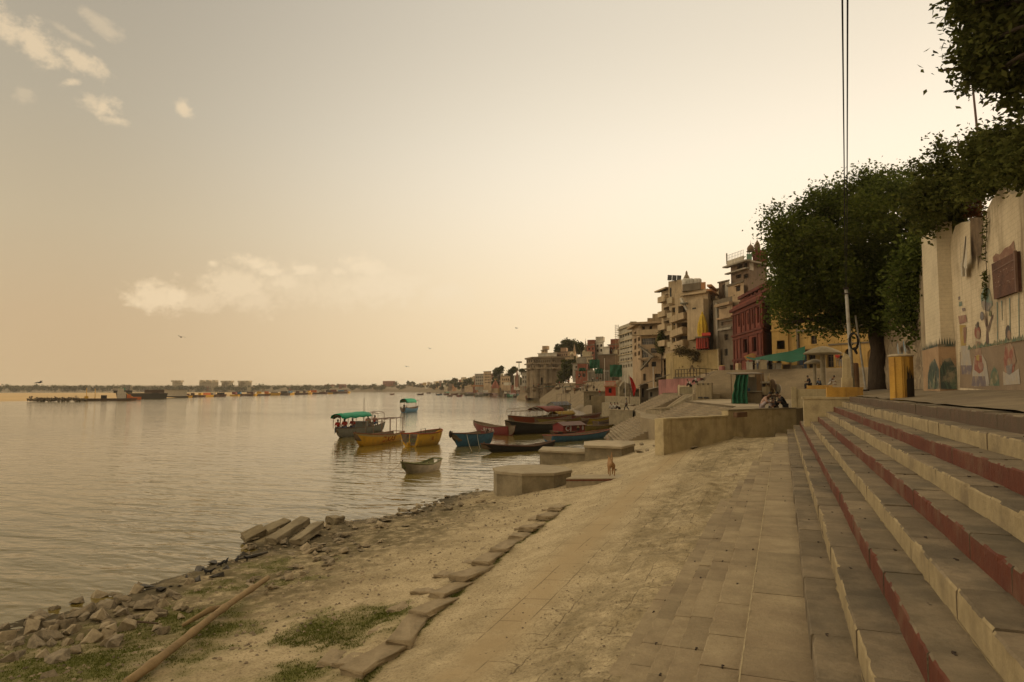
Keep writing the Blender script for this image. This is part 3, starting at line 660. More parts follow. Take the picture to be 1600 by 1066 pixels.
for px, py in ((725, 765), (745, 757), (760, 770), (735, 775), (750, 785), (762, 760), (720, 780), (770, 787), (1002, 695), (1010, 705), (1022, 698), (1030, 703), (1000, 708), (1085, 702), (1142, 745), (1160, 705), (960, 735), (700, 762)):
    p = G(px, py); rock(p.x, p.y, rnd.uniform(.16, .34), rnd.choice(RF+RM), 'dark stone beside the concrete bathing platforms', 'stones beside the bathing platforms')
def slab(px0, py0, px1, py1, wdt, th, tilt, label, z0=.1, z1=.22, m=None):
    a, b = G(px0, py0), G(px1, py1); a.z += z0; b.z += z1
    d = (b-a); ln = d.length; x = d.normalized(); y = Vector((0, 0, 1)).cross(x).normalized(); z = x.cross(y); y, z = y*math.cos(tilt)+z*math.sin(tilt), z*math.cos(tilt)-y*math.sin(tilt)
    bm = bmesh.new(); bmesh.ops.create_cube(bm, size=1)
    for v in bm.verts: v.co = Vector((v.co.x*ln*(1+rnd.uniform(-.04, .04)), v.co.y*wdt*(1+rnd.uniform(-.1, .1)), v.co.z*th))
    bmesh.ops.subdivide_edges(bm, edges=bm.edges[:], cuts=3, use_grid_fill=True)
    for v in bm.verts: v.co += Vector((rnd.gauss(0, .012), rnd.gauss(0, .012), rnd.gauss(0, .008)))
    bmesh.ops.bevel(bm, geom=[e for e in bm.edges if e.calc_face_angle(0) > .8], offset=.02, segments=1, affect='EDGES')
    me = bpy.data.meshes.new('concrete_slab'); bm.to_mesh(me); bm.free(); me.materials.append(m or CONC)
    o = bpy.data.objects.new('concrete_slab', me); COL.objects.link(o)
    c = (a+b)/2; o.matrix_world = Matrix(((x.x, y.x, z.x, c.x), (x.y, y.y, z.y, c.y), (x.z, y.z, z.z, c.z), (0, 0, 0, 1)))
    return tag(o, label, 'slab')
slab(422, 852, 476, 822, .44, .28, .1, 'longest broken concrete slab in the heap at the water edge')
slab(462, 853, 498, 830, .42, .26, -.15, 'shorter concrete slab right of the longest one in the heap')
slab(380, 847, 412, 836, .4, .26, .5, 'tilted concrete slab nearest the water in the heap')
slab(412, 837, 448, 824, .4, .24, .2, 'concrete slab lying behind the longest one in the heap')
slab(404, 828, 446, 820, .4, .2, .1, 'thin dark concrete slab half in the water', .05, .15)
slab(490, 818, 535, 812, .5, .34, 0, 'flat concrete slab at the far end of the heap', .2, .25)
slab(492, 806, 522, 808, .45, .3, .1, 'topmost concrete slab perched at the far end of the heap', .75, .6)
slab(516, 822, 531, 819, .45, .3, .1, 'small square concrete chunk at the end of the heap', .2, .2)
slab(444, 822, 462, 815, .6, .25, -.3, 'leaning concrete slab in the middle of the heap', .25, .3)
p = G(489, 818); tag(MB().ball((p.x, p.y, p.z+.35), (.1, .06, .14), 6).build('red_rag', paint('red_cloth', (.4, .04, .03))), 'small red rag caught between the concrete slabs', 'rag')
for _ in range(40):
    px = rnd.uniform(375, 545); p = G(px, 868-(px-375)*.27+rnd.gauss(-8, 9)); rock(p.x, p.y, rnd.uniform(.09, .26), rnd.choice(RM+RF), 'small dark stone wedged around the concrete slab heap', 'small stones around the concrete slab heap')
# row of kerb slabs beside the path
FL = mat('kerb_slab', (.36, .29, .19), (.28, .22, .14), 2.5, .9, .5, 14, c3=(.17, .14, .09), s3=1.2, f3=.5)
segs = []
for (a, b) in zip(ROWP, ROWP[1:]):
    segs.append((a, b, (b-a).length))
tot = sum(s[2] for s in segs); s = 0; k = 0
def along(s):
    for a, b, l in segs:
        if s <= l: return a.lerp(b, s/l)
        s -= l
    return segs[-1][1].copy()
while s < tot-.4:
    ln = rnd.uniform(1.0, 1.9); p = along(s+ln/2); d = (along(min(s+ln, tot))-along(s)).normalized(); rz = math.atan2(d.y, d.x)
    whole = s > tot*.42
    for row in range(2 if whole else 3):
        off = Vector((-d.y, d.x, 0))*(row*.42+rnd.uniform(-.05, .05)+(0 if whole or row == 0 else rnd.uniform(-.1, .15)))
        if row and rnd.random() < .3: continue
        bm = bmesh.new(); bmesh.ops.create_cube(bm, size=1)
        lw, ww, hh = ln*(.94 if row == 0 else rnd.uniform(.45, .8))*(1 if whole or row == 0 else .7), (.5 if row == 0 else .34), (.15 if row == 0 else .08)
        for v in bm.verts: v.co = Vector((v.co.x*lw*(rnd.uniform(.97, 1.03) if whole or row == 0 else rnd.uniform(.8, 1.1)), v.co.y*ww*rnd.uniform(.85, 1.1), v.co.z*hh*rnd.uniform(.9, 1.1)))
        bmesh.ops.subdivide_edges(bm, edges=bm.edges[:], cuts=2, use_grid_fill=True)
        for v in bm.verts: v.co += Vector((rnd.gauss(0, .015), rnd.gauss(0, .014), rnd.gauss(0, .008)))
        bmesh.ops.bevel(bm, geom=[e for e in bm.edges if e.calc_face_angle(0) > .8], offset=.018, segments=1, affect='EDGES')
        me = bpy.data.meshes.new('kerb_slab'); bm.to_mesh(me); bm.free(); me.materials.append(FL)
        o = bpy.data.objects.new('kerb_slab', me); COL.objects.link(o); c = p+off
        o.location = (c.x, c.y, zg(c.x, c.y)+(.035 if row == 0 else .025)); o.rotation_euler = (rnd.uniform(-.06, .06) if whole else rnd.uniform(-.08, .08), rnd.uniform(-.05, .05)+.05, rz+rnd.uniform(-.05, .05)*(1 if whole else 4))
        lb = ('squared kerb slab in the intact far part of the row beside the path' if row == 0 else 'thin broken slab lying against the back of the kerb row') if whole else ('tumbled kerb slab in the broken near part of the row beside the path' if row == 0 else 'thin scattered slab behind the broken near part of the kerb row')
        tag(o, lb, 'slab', lb.replace('slab', 'slabs', 1))
    s += ln*(1 if whole else .85)
# log
a, b = G(196, 1080), G(417, 913); a.z += .12; b.z += .2
pts = []; rr = []
for i in range(26):
    q = i/25; v = a.lerp(b, q); v.z += .03*math.sin(q*5); v.x += .04*math.sin(q*7); pts.append(v); rr.append(.082-.015*q+(.018 if i % 6 == 3 else 0))
t = thing('fallen_log', 'long straight pale log lying on the silt among the boulders', 'log', a)
MB().tube(pts, rr, 12).build('trunk', mat('pale_bark', (.36, .26, .14), (.27, .19, .1), 2.5, .85, .5, 10, c3=(.16, .11, .06), s3=2, f3=.6), t, smooth=True)
m = along_ = a.lerp(b, .62); e = G(285, 982)
MB().tube([m, m.lerp(e, .4)+Vector((0, 0, .12)), e+Vector((0, 0, .06))], [.06, .075, .04], 8).build('side_branch', MATS['pale_bark'], t, smooth=True)
tag(MB().tube([G(205, 976)+Vector((0, 0, .08)), G(246, 978)+Vector((0, 0, .05))], [.025, .02], 6).build('stick', WOOD), 'thin bare stick lying on the moss left of the log', 'stick')
tag(MB().tube([G(372, 877)+Vector((0, 0, .05)), G(395, 873)+Vector((0, 0, .08)), G(418, 868)+Vector((0, 0, .1))], [.04, .06, .03], 6).build('driftwood', WETROCK), 'dark driftwood branch at the waterline below the slabs', 'driftwood')
# grass: thousands of short blades
cnt = 60000; gx = np.concatenate([np.random.RandomState(5).normal(c.x, r*.75, cnt//16) for c, r, *_ in GRASS]+[np.interp(np.random.RandomState(6).rand(9000), np.linspace(0, 1, 5), [q[0] for q in ROWXY])+.22+np.random.RandomState(8).normal(0, .09, 9000)])
gy = np.concatenate([np.random.RandomState(9).normal(c.y, r*.75, cnt//16) for c, r, *_ in GRASS]+[np.interp(np.random.RandomState(6).rand(9000), np.linspace(0, 1, 5), [q[1] for q in ROWXY])])
gw = grass_w(gx, gy); keep = (gw > .3) & (np.random.RandomState(10).rand(len(gx)) < gw) & (gy > 5.2) & (zg_np(gx, gy) > .1); gx, gy = gx[keep], gy[keep]; n_ = len(gx)
rs = np.random.RandomState(12); gz = near_z(gx, gy); an = rs.rand(n_)*6.28; hh = rs.uniform(.012, .04, n_)*(.6+gw[keep]*.6); wv = rs.uniform(.006, .014, n_)
lx, ly = rs.normal(0, .025, n_), rs.normal(0, .025, n_)
P0 = np.stack([gx-np.cos(an)*wv, gy-np.sin(an)*wv, gz-.01], 1); P1 = np.stack([gx+np.cos(an)*wv, gy+np.sin(an)*wv, gz-.01], 1); P2 = np.stack([gx+lx, gy+ly, gz+hh], 1)
V = np.stack([P0, P1, P2], 1).reshape(-1, 3)
tag(np_mesh('grass', V, np.arange(n_*3).reshape(-1, 3), leafmat('grass_blade', (.085, .105, .02), (.14, .145, .04), .3)), kind='stuff')
# pebbles and grit: beyond counting
rs = np.random.RandomState(14); n_ = 9000; x = rs.uniform(-17, -2.2, n_); y = 6+rs.rand(n_)**1.5*34; wgt = np.clip(vnoise(x, y, .5, 31)+.55-polyd(x, y, PATHL).clip(0, .6)*0, 0, 1)*np.where(polyd(x, y, PATHL) < .5, .25, 1)
k = rs.rand(n_) < wgt; x, y = x[k], y[k]; n_ = len(x); z = near_z(x, y); s = rs.uniform(.012, .035, n_)*np.where(x < -9, 1.9, 1); ok = z > -.03
oct_ = np.array([(1, 0, 0), (0, 1, 0), (-1, 0, 0), (0, -1, 0), (0, 0, .7), (0, 0, -.7)]); T = np.array([(0, 1, 4), (1, 2, 4), (2, 3, 4), (3, 0, 4)])
V = (oct_[None]*s[:, None, None]*rs.uniform(.6, 1.3, (n_, 6, 1)))+np.stack([x, y, z], 1)[:, None]
Fq = (T[None]+np.arange(n_)[:, None, None]*6).reshape(-1, 3)
tag(np_mesh('pebbles', V.reshape(-1, 3), Fq, mat('pebble', (.3, .24, .16), (.18, .14, .1), 3, .9, 0, island=.5)), kind='stuff')
# ------------------------------------------------------------------ mural wall
MURW = mat('limewashed_brick', (.66, .56, .395), (.56, .465, .32), 1.1, .9, .3, 10, c3=(.27, .21, .135), s3=.45, f3=.75, streak=(.2, .15, .095), brick=(.34, .16, (.24, .19, .13), R(90)))
PILW = mat('pilaster_brick', (.66, .57, .41), (.58, .5, .355), 1.1, .9, .3, 10, c3=(.3, .24, .16), s3=.6, f3=.4, brick=(.34, .16, (.3, .24, .17), R(90)))
t = thing('mural_wall', 'tall limewashed brick wall with murals along the right of the terrace', 'wall', (6.5, 18, 5.4)); MWALL = t
ysw = np.arange(-14, 32.01, 1.0); m_ = MB()
top = lambda y: 11.3+.032*(y-20)+.25*math.sin(y*1.3)+.12*math.sin(y*4.1)
for y in ysw:
    for x, z in ((6.5, 4.9), (6.5, top(y)), (7.4, top(y)+.1), (7.4, 4.9)): m_.v.append((x, y, z))
for i in range(len(ysw)-1):
    for j in range(4): m_.f.append((i*4+j, i*4+(j+1) % 4, i*4+4+(j+1) % 4, i*4+4+j)); m_.m.append(0)
m_.add([m_.v[0], m_.v[1], m_.v[2], m_.v[3]], [(0, 1, 2, 3)]); k = len(ysw)*4; m_.add([m_.v[k-4], m_.v[k-3], m_.v[k-2], m_.v[k-1]], [(3, 2, 1, 0)])
m_.build('wall_body', MURW, t)
m_ = MB(); m_.prism([(6.03, 32), (6.6, 32.02), (6.6, 35.1), (6.03, 35.1)], 7.3, 12.3); m_.build('pilaster', PILW, t)
m_ = MB(); m_.prism([(5.9, 31.85), (6.62, 31.87), (6.62, 35.25), (5.9, 35.25)], 5.0, 7.3); m_.build('pilaster_base', mat('tan_plaster', (.40, .27, .16), (.32, .21, .12), 1.5, .9, .25, c3=(.2, .14, .09), s3=1), t)
m_ = MB(); m_.wall([PX(1512, 547, 6.496), PX(1560, 540, 6.496), PX(1600, 531, 6.496), PX(1660, 517, 6.496), PX(1660, 640, 6.496), PX(1600, 613, 6.496), PX(1500, 606, 6.496), PX(1500, 550, 6.496)], (-.004, 0, 0))
m_.build('painted_band', mat('mural_band', (.275, .205, .14), (.215, .16, .11), 1.2, .9, .2, c3=(.22, .16, .1), s3=.8, f3=.5), t)
def mcol(n, c): return mat('mural_'+n, tuple(x*.62+.05 for x in c), tuple(x*.5+.05 for x in c), 5, .9, .1, c3=(.40, .31, .2), s3=2.6, f3=.6)
def mur(name, shapes, x=6.49, parent=None):
    """painted patches: (colour, [pixel outline]) laid a few mm apart on the wall"""
    m = MB(); cols = []
    for i, (c, pts) in enumerate(shapes):
        if c not in cols: cols.append(c)
        if len(pts) == 4 and not isinstance(pts[0], tuple):
            cx, cy, rx, ry = pts; pts = [(cx+rx*math.cos(a), cy+ry*math.sin(a)) for a in [j*math.pi/8 for j in range(16)]]
        q = [PX(px, py, x-.0015*i-.002) for px, py in pts]
        nn = Vector((0, 0, 0))
        for a in range(len(q)): nn += q[a].cross(q[(a+1) % len(q)])
        if nn.x > 0: q.reverse()
        m.add(q, [tuple(range(len(q)))], cols.index(c))
    return m.build(name, [MC[c] for c in cols], parent or MWALL)
MC = {n: mcol(n, c) for n, c in dict(skin=(.38, .22, .13), hair=(.06, .035, .03), red=(.36, .085, .04), white=(.56, .5, .42), green=(.1, .17, .09), dkgreen=(.035, .07, .045), teal=(.2, .3, .24), brown=(.16, .085, .055), purple=(.2, .15, .17), yellow=(.55, .37, .06), orange=(.32, .13, .07), grey=(.25, .22, .21), pink=(.42, .2, .14), olive=(.2, .2, .08)).items()}
mur('painted_woman', [('white', [(1526, 548), (1536, 556), (1541, 580), (1545, 603), (1522, 604), (1519, 585), (1522, 560)]), ('purple', [(1520, 588), (1540, 588), (1541, 604), (1518, 603)]), ('red', [(1523, 556), (1534, 556), (1536, 580), (1530, 584), (1522, 578)]), ('skin', [(1525, 533), (1531, 534), (1534, 556), (1523, 555)]), ('yellow', [(1525, 556), (1530, 554), (1530, 564), (1526, 563)]), ('white', [(1534, 553), (1541, 566), (1546, 600), (1541, 602), (1537, 575)]), ('red', (1527, 519, 4.6, 10.5)), ('skin', (1528.5, 523, 3, 7)), ('hair', [(1524, 508), (1528, 502), (1529, 511), (1525, 514)]), ('pink', (1533, 572, 4, 6))])
mur('seated_painted_woman', [('hair', (1575, 520, 4.2, 12)), ('skin', (1576.5, 524, 2.8, 8)), ('skin', [(1573, 534), (1579, 534), (1585, 552), (1582, 570), (1571, 568), (1570, 552)]), ('red', [(1571, 540), (1577, 550), (1583, 541), (1587, 560), (1584, 584), (1570, 582), (1568, 562)]), ('skin', (1577, 568, 4, 9)), ('grey', [(1572, 572), (1582, 568), (1580, 588), (1573, 588)]), ('white', [(1567, 580), (1577, 586), (1592, 576), (1594, 600), (1568, 602)]), ('skin', [(1584, 545), (1588, 565), (1582, 572), (1581, 566)])])
mur('painted_figure', [('white', [(1501, 540), (1514, 541), (1518, 571), (1501, 571)]), ('purple', [(1502, 571), (1519, 571), (1517, 585), (1503, 585)]), ('yellow', [(1499, 508), (1509, 508), (1509, 540), (1501, 541)]), ('orange', [(1505, 512), (1510, 511), (1509, 536), (1506, 537)]), ('pink', [(1497, 494), (1509, 492), (1511, 503), (1499, 507)])])
tr = [(1541, 480), (1543, 500), (1545, 538), (1540, 539), (1541, 515), (1536, 492), (1538, 490), (1542, 505)]
mur('painted_tree', [('brown', tr), ('brown', [(1543, 512), (1550, 492), (1552, 492), (1545, 520)]), ('teal', [(1538, 447), (1546, 452), (1551, 476), (1544, 487), (1534, 480), (1532, 462)]), ('grey', [(1533, 470), (1550, 474), (1545, 487), (1536, 484)]), ('grey', (1534, 494, 3, 7)), ('olive', (1547, 490, 2, 5)), ('green', (1540, 460, 4, 9))])
mur('painted_bush', [('green', [(1553, 572), (1559, 580), (1562, 603), (1546, 603), (1548, 584)]), ('olive', (1554, 590, 4, 10))])
gs = []
r_ = random.Random(4)
for px in range(1514, 1604, 3):
    b = 547-(px-1512)*.18; gs.append((r_.choice(('green', 'olive', 'green')), [(px-2, b), (px+3, b-.5), (px+r_.uniform(-1, 2), b-r_.uniform(4, 10))]))
mur('painted_grass', gs, 6.486)
for px, y0, y1 in ((1558, 472, 540), (1565, 470, 500), (1577.5, 466, 536), (1591.5, 458, 528)):
    mur('paint_drip', [('teal', [(px-.8, y0), (px+.6, y0), (px+1.4, y1), (px+.2, y1)])])
mur('faded_lettering', [('purple', [(1497, 464), (1500, 463), (1500, 468), (1497, 469)]), ('teal', [(1498, 472), (1503, 471), (1503, 478), (1498, 479)]), ('purple', [(1503, 482), (1508, 481), (1508, 486), (1504, 487)])])
mur('painted_roofline', [('orange', [(1551, 402), (1556, 396), (1562, 398), (1570, 388), (1578, 384), (1584, 376), (1586, 390), (1586, 400), (1552, 410)])], 6.488)
soot = mat('soot', (.10, .07, .045), (.2, .14, .085), 3, .95, .2); m_ = MB(); rs_ = random.Random(6)
for i in range(9):
    px = 1516+i*2.1; l = 62*math.sin((i+1.2)/10.5*math.pi)**.6+rs_.uniform(-14, 14); q = [PX(px, 340, 6.488-.0006*i), PX(px+3, 340, 6.488-.0006*i), PX(px+2.6, 352+l*.7, 6.488-.0006*i), PX(px+1.6, 360+l, 6.488-.0006*i), PX(px+.3, 350+l*.75, 6.488-.0006*i)]; m_.add(q[::-1], [(0, 1, 2, 3, 4)])
m_.build('soot_stain', soot, MWALL)
# green painted bush on the pilaster base (its near face is y = 31.85, its river face x = 5.9)
m_ = MB(); rr_ = random.Random(9)
m_.add([(5.915, 31.8475, 5.5), (6.48, 31.8475, 5.5), (6.5, 31.8475, 6.3), (6.3, 31.8475, 6.75), (6.1, 31.8475, 6.7), (5.92, 31.8475, 6.3)], [(0, 1, 2, 3, 4, 5)], 1)
m_.add([(5.8975, 34.3, 5.5), (5.8975, 31.9, 5.5), (5.8975, 31.9, 6.3), (5.8975, 32.6, 6.75), (5.8975, 33.5, 6.6), (5.8975, 34.2, 6.1)], [(0, 1, 2, 3, 4, 5)], 1)
for i in range(46):
    a = rr_.uniform(.15, math.pi-.15); l = rr_.uniform(.6, 1.35); c, s = math.cos(a), math.sin(a)
    x0 = 6.25+rr_.uniform(-.2, .2)
    m_.add([(max(5.92, x0-.05), 31.846-.0004*i, 5.5), (min(6.49, x0+.05), 31.846-.0004*i, 5.5), (min(6.49, max(5.92, x0+c*l*.35)), 31.846-.0004*i, 5.5+s*l)], [(0, 1, 2)], i % 2)
    y0 = 33.2+rr_.uniform(-.4, .4)
    m_.add([(5.896-.0004*i, y0+.1, 5.5), (5.896-.0004*i, y0-.1, 5.5), (5.896-.0004*i, y0-c*l*.8, 5.5+s*l*1.0)], [(0, 1, 2)], i % 2)
m_.build('painted_leaves', [MC['green'], MC['dkgreen']], MWALL)
m_ = MB()
for i in range(34):
    y = 31.85+i*.1; m_.add([(5.89, y, 7.22), (5.89, y+.12, 7.22), (5.87, y+.05+rr_.uniform(-.04, .04), 7.35+rr_.random()*.22)], [(0, 2, 1)], 1)
for i in range(7):
    x = 5.9+i*.09; m_.add([(x, 31.84, 7.2), (x+.1, 31.84, 7.2), (x+.05, 31.83, 7.4+rr_.random()*.2)], [(0, 1, 2)], 1)
m_.build('painted_grass', [MC['green'], MC['dkgreen']], MWALL)
# plaque
t = thing('stone_plaque', 'dark red sandstone plaque with worn relief fixed high on the mural wall', 'plaque', PX(1570, 430, 6.5))
q = [PX(1549, 413, 6.40), PX(1588, 393, 6.40), PX(1591, 455, 6.40), PX(1553, 468, 6.40)]
MB().wall(q, (.09, 0, 0)).build('panel', mat('red_sandstone', (.15, .075, .05), (.11, .055, .04), 2, .85, .6, 8, c3=(.07, .04, .03), s3=2), t)
m_ = MB()
def pl(u, v): a = q[0].lerp(q[1], u); b = q[3].lerp(q[2], u); return a.lerp(b, v)
m_.wall([pl(.04, .2), pl(.9, .16), pl(.9, .2), pl(.04, .24)], (-.012, 0, 0), 1)
for i in range(30):
    u, v = rr_.uniform(.05, .85), rr_.choice((.32, .42, .55, .66))+rr_.uniform(-.03, .03); a = rr_.uniform(.02, .06)
    m_.wall([pl(u, v), pl(u+a, v-.01), pl(u+a, v+.02), pl(u, v+.03)], (-.008, 0, 0), i % 2)
m_.build('worn_relief', [mat('relief_pale', (.3, .2, .15)), mat('relief_mid', (.2, .12, .09))], t)
MB().wall([pl(.97, -.02), pl(1.02, -.02), pl(1.02, 1.02), pl(.97, 1.02)], (-.06, 0, 0)).build('side_frame', mat('relief_mid', (.2, .12, .09)), t)
# hanging cloth
t = thing('hanging_cloth', 'limp off white cloth hanging high on the mural wall near the pilaster', 'cloth', PX(1506, 395, 6.4))
m_ = MB(); n_ = 8
for i in range(9):
    for j in range(n_+1):
        u, v = j/n_, i/8; p = PX(1508-v*6+u*(2+v*7), 368+v*50+u*2-(4 if i == 8 and j % 3 == 0 else 0), 6.3-.03*math.sin(u*7+v*2)-.05*v); m_.v.append(tuple(p))
for i in range(8):
    for j in range(n_): m_.f.append((i*9+j, i*9+j+1, i*9+10+j, i*9+9+j)); m_.m.append(0)
m_.build('cloth', mat('offwhite_cloth', (.6, .55, .46), (.5, .45, .36), 4, .95, .1), t, smooth=True)
m_ = MB(); a = PX(1503, 412, 6.36)
for i in range(5):
    for j in range(5): p = PX(1501+j*2+i*.2, 410+i*5.5, 6.33-.05*math.sin(j*1.6)); m_.v.append(tuple(p))
for i in range(4):
    for j in range(4): m_.f.append((i*5+j, i*5+j+1, i*5+6+j, i*5+5+j)); m_.m.append(0)
m_.build('inner_fold', MATS['offwhite_cloth'], t, smooth=True)
# rough stone wall beyond the pilaster
ROUGH = mat('rubble_masonry', (.42, .34, .22), (.24, .18, .12), 1.6, .95, 1.0, 5, c3=(.1, .075, .055), s3=1.3, f3=.7, streak=(.15, .11, .08))
t = thing('rubble_wall', 'old patched stone wall between the pilaster and the big tree', 'wall', (7, 45, 5.4))
m_ = MB(); yy = np.arange(35.0, 62, .5); zz = np.arange(5.0, 13.01, .5); rr_ = random.Random(2)
for y in yy:
    for z in zz:
        x = 6.62+.02*(y-35)+rr_.gauss(0, .05)+(.25 if z < 9 and 41 < y < 50 and rr_.random() < .4 else 0); m_.v.append((x, y, z))
k = len(zz)
for i in range(len(yy)-1):
    for j in range(k-1): m_.f.append((i*k+j, i*k+j+1, i*k+k+j+1, i*k+k+j)); m_.m.append(0)
m_.wall([(7.9, 35.0, 5), (7.9, 61.5, 5), (7.9, 61.5, 13), (7.9, 35, 13)], (-.9, 0, 0)) if False else None
m_.build('wall_body', ROUGH, t)
m_ = MB(); m_.prism([(6.6, 36.4), (7.3, 36.4), (7.3, 39.5), (6.6, 39.5)], 5.2, 12.0); m_.build('buttress', mat('buttress_plaster', (.45, .37, .25), (.36, .29, .19), 1.3, .9, .4, c3=(.2, .15, .1), s3=.7, streak=(.2, .15, .1)), t)
mcx = 6.79
m_ = MB(); rr_ = random.Random(12)
for i in range(26):
    y, z = 45.5+rr_.gauss(0, .9), 7.1+rr_.gauss(0, .55); s = rr_.uniform(.1, .4); x = 6.62+.02*(y-35)-.16-.002*i
    m_.add([(x, y-s, z-s*.4), (x, y+s*.2, z-s), (x, y+s, z+s*.3), (x, y-s*.2, z+s)], [(0, 1, 2, 3)], i % 2)
for i in range(10):
    y, z = 44.2+i*.13, 6.2-.12*i*rr_.random(); s = .28; x = 6.62+.02*(y-35)-.17-.003*i
    m_.add([(x, y-s, z-s*1.2), (x, y+s*.5, z-s), (x, y+s, z+s), (x, y-s*.3, z+s*.8)], [(0, 1, 2, 3)], 2 if i < 8 else 3)
m_.build('graffiti', [mat('graffiti_blue', (.2, .27, .33)), mat('graffiti_pale', (.4, .44, .45)), mat('graffiti_white', (.5, .48, .45)), mat('graffiti_black', (.03, .03, .03))], t)
m_ = MB(); m_.prism([(8, -14), (60, -14), (60, 60), (8, 60)], 4.0, 11.0); struct(m_.build('upper_ground', EARTH), None)
# ------------------------------------------------------------------ trees
def blob_pts(c, r, n, clumps, sig, seed, flat=1.0):
    rs = np.random.RandomState(seed); d = rs.normal(size=(clumps, 3)); d /= np.linalg.norm(d, axis=1)[:, None]
    cc = d*(rs.rand(clumps)**.42)[:, None]*np.array(r) + np.array(c)
    k = rs.randint(0, clumps, n); sg = sig*(.6+.8*rs.rand(clumps))[k]
    p = cc[k] + rs.normal(size=(n, 3))*sg[:, None]*np.array((1, 1, .7*flat))
    return p
def leaf_object(P, size, name, m, parent, seed=0, long=1.0, droop=.3):
    rs = np.random.RandomState(seed); n = len(P)
    a = rs.normal(size=(n, 3)); a[:, 2] = a[:, 2]*.55-droop; a /= np.linalg.norm(a, axis=1)[:, None]
    b = np.cross(a, rs.normal(size=(n, 3))); b /= np.linalg.norm(b, axis=1)[:, None]; nn = np.cross(a, b)
    s = size*rs.uniform(.6, 1.25, n)[:, None]; ln = a*s*.5*long; wd = b*s*.29; fold = nn*s*.1
    V = np.stack([P-ln, P-wd*.95-ln*.15+fold, P+ln, P+wd*.95-ln*.15+fold], 1).reshape(-1, 3)
    i = np.arange(n)[:, None]*4
    return np_mesh(name, V, i+np.array([[0, 1, 2, 3]]), m, parent)
LEAF = leafmat('tree_leaf', (.044, .062, .016), (.125, .148, .036), .36)
LEAFY = leafmat('leaf_sunlit_tint', (.06, .08, .018), (.12, .135, .028), .4)  # sunlight on the banyan's outer leaves put into their colour
LEAFD = leafmat('dark_leaf', (.045, .055, .016), (.115, .12, .034), .3)
DRY = leafmat('dry_leaf', (.12, .04, .02), (.08, .06, .02), .3)
BARK = mat('tree_bark', (.08, .058, .038), (.045, .033, .024), 3, .95, .8, 6, stretch=(3, 3, .6))
def limbs(parent, base, targets, r0, name='trunk', fork=None, seed=0):
    rs = random.Random(seed); m = MB(); fk = fork or base.lerp(targets[0], .35)
    pts = [base.lerp(fk, i/5)+Vector((rs.gauss(0, .08), rs.gauss(0, .08), 0))*(i > 0) for i in range(6)]
    m.tube(pts, [r0*(1.35 if i == 0 else 1.05-.05*i) for i in range(6)], 10)
    for tg in targets:
        p = [pts[-1].lerp(tg, i/6)+Vector((rs.gauss(0, .12), rs.gauss(0, .12), .25*math.sin(i/6*3.1)))*(0 < i) for i in range(7)]
        m.tube(p, [r0*.62*(1-.12*i) for i in range(7)], 7)
    return m.build(name, BARK, parent, smooth=True)
def tree(name, label, base, blobs, depth, leaf, n_per, r0, m, seed, group=None, sig=.4, long=1.0, dj=2.0, clump_den=1.0, fork=None, limb_n=7, rz=1.0):
    t = thing(name, label, 'tree' if 'shrub' not in name else 'shrub', base, 0, group)
    rs = random.Random(seed); P = []; cs = []
    for i, b in enumerate(blobs):
        px, py, rx, ry = b[:4]; d = (depth if depth else (PX(px, py, 6.35)-CAM).dot(FW))+(b[4] if len(b) > 4 else rs.uniform(-dj, dj)); k = d/F
        c = Pd(px, py, d); r = (rx*k, rx*k*.95, ry*k); cs.append(c)
        n = int(n_per*(rx*ry)/2000); P.append(blob_pts(c, r, n, max(4, int(n/38*clump_den)), sig, seed*100+i))
    leaf_object(np.concatenate(P), leaf, 'crown', m, t, seed, long)
    if r0: limbs(t, Vector(base), rs.sample(cs, min(limb_n, len(cs))), r0, fork=fork, seed=seed)
    return t
tb = Ph(1374, 50, 5.3)
tree('banyan_tree', 'big dark green tree spreading over the steps beside the rubble wall', tb, [(1248, 375, 46, 40), (1224, 405, 24, 38), (1288, 340, 50, 40), (1345, 318, 55, 42), (1300, 325, 30, 28), (1398, 325, 58, 48), (1250, 440, 58, 50), (1310, 420, 78, 70), (1380, 405, 80, 78), (1440, 400, 48, 68), (1420, 465, 48, 45), (1340, 478, 64, 34), (1270, 482, 52, 22), (1230, 462, 26, 28), (1458, 335, 40, 40), (1392, 500, 40, 20), (1212, 365, 11, 14), (1212, 440, 9, 20), (1300, 505, 20, 12), (1425, 300, 34, 26), (1375, 290, 30, 20), (1222, 345, 20, 14), (1245, 500, 16, 10), (1440, 440, 22, 40, -5), (1208, 330, 9, 10), (1255, 325, 12, 11), (1282, 302, 14, 9), (1312, 292, 12, 8), (1345, 274, 14, 9), (1392, 272, 16, 8), (1420, 268, 10, 8), (1232, 505, 10, 8), (1212, 488, 9, 9), (1275, 512, 12, 8), (1318, 516, 14, 8), (1352, 518, 12, 9), (1382, 520, 12, 8), (1436, 445, 34, 50, -14.5), (1425, 500, 22, 22, -13.5), (1450, 400, 26, 40, -15.5), (1415, 470, 20, 30, -12), (1412, 508, 14, 16, -3)], 50, .27, 4300, .62, LEAF, 3, sig=.45, dj=3.5, clump_den=.45, fork=Ph(1371, 50, 10.5), limb_n=9)
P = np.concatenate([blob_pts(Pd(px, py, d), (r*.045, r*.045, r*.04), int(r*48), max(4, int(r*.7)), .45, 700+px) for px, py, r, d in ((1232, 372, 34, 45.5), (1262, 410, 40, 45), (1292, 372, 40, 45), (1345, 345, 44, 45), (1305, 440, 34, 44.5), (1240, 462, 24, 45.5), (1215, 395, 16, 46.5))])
leaf_object(P, .26, 'crown', LEAFY, bpy.data.objects['banyan_tree'], 31)['label'] = 'outer foliage tinted yellow green as sunlit'
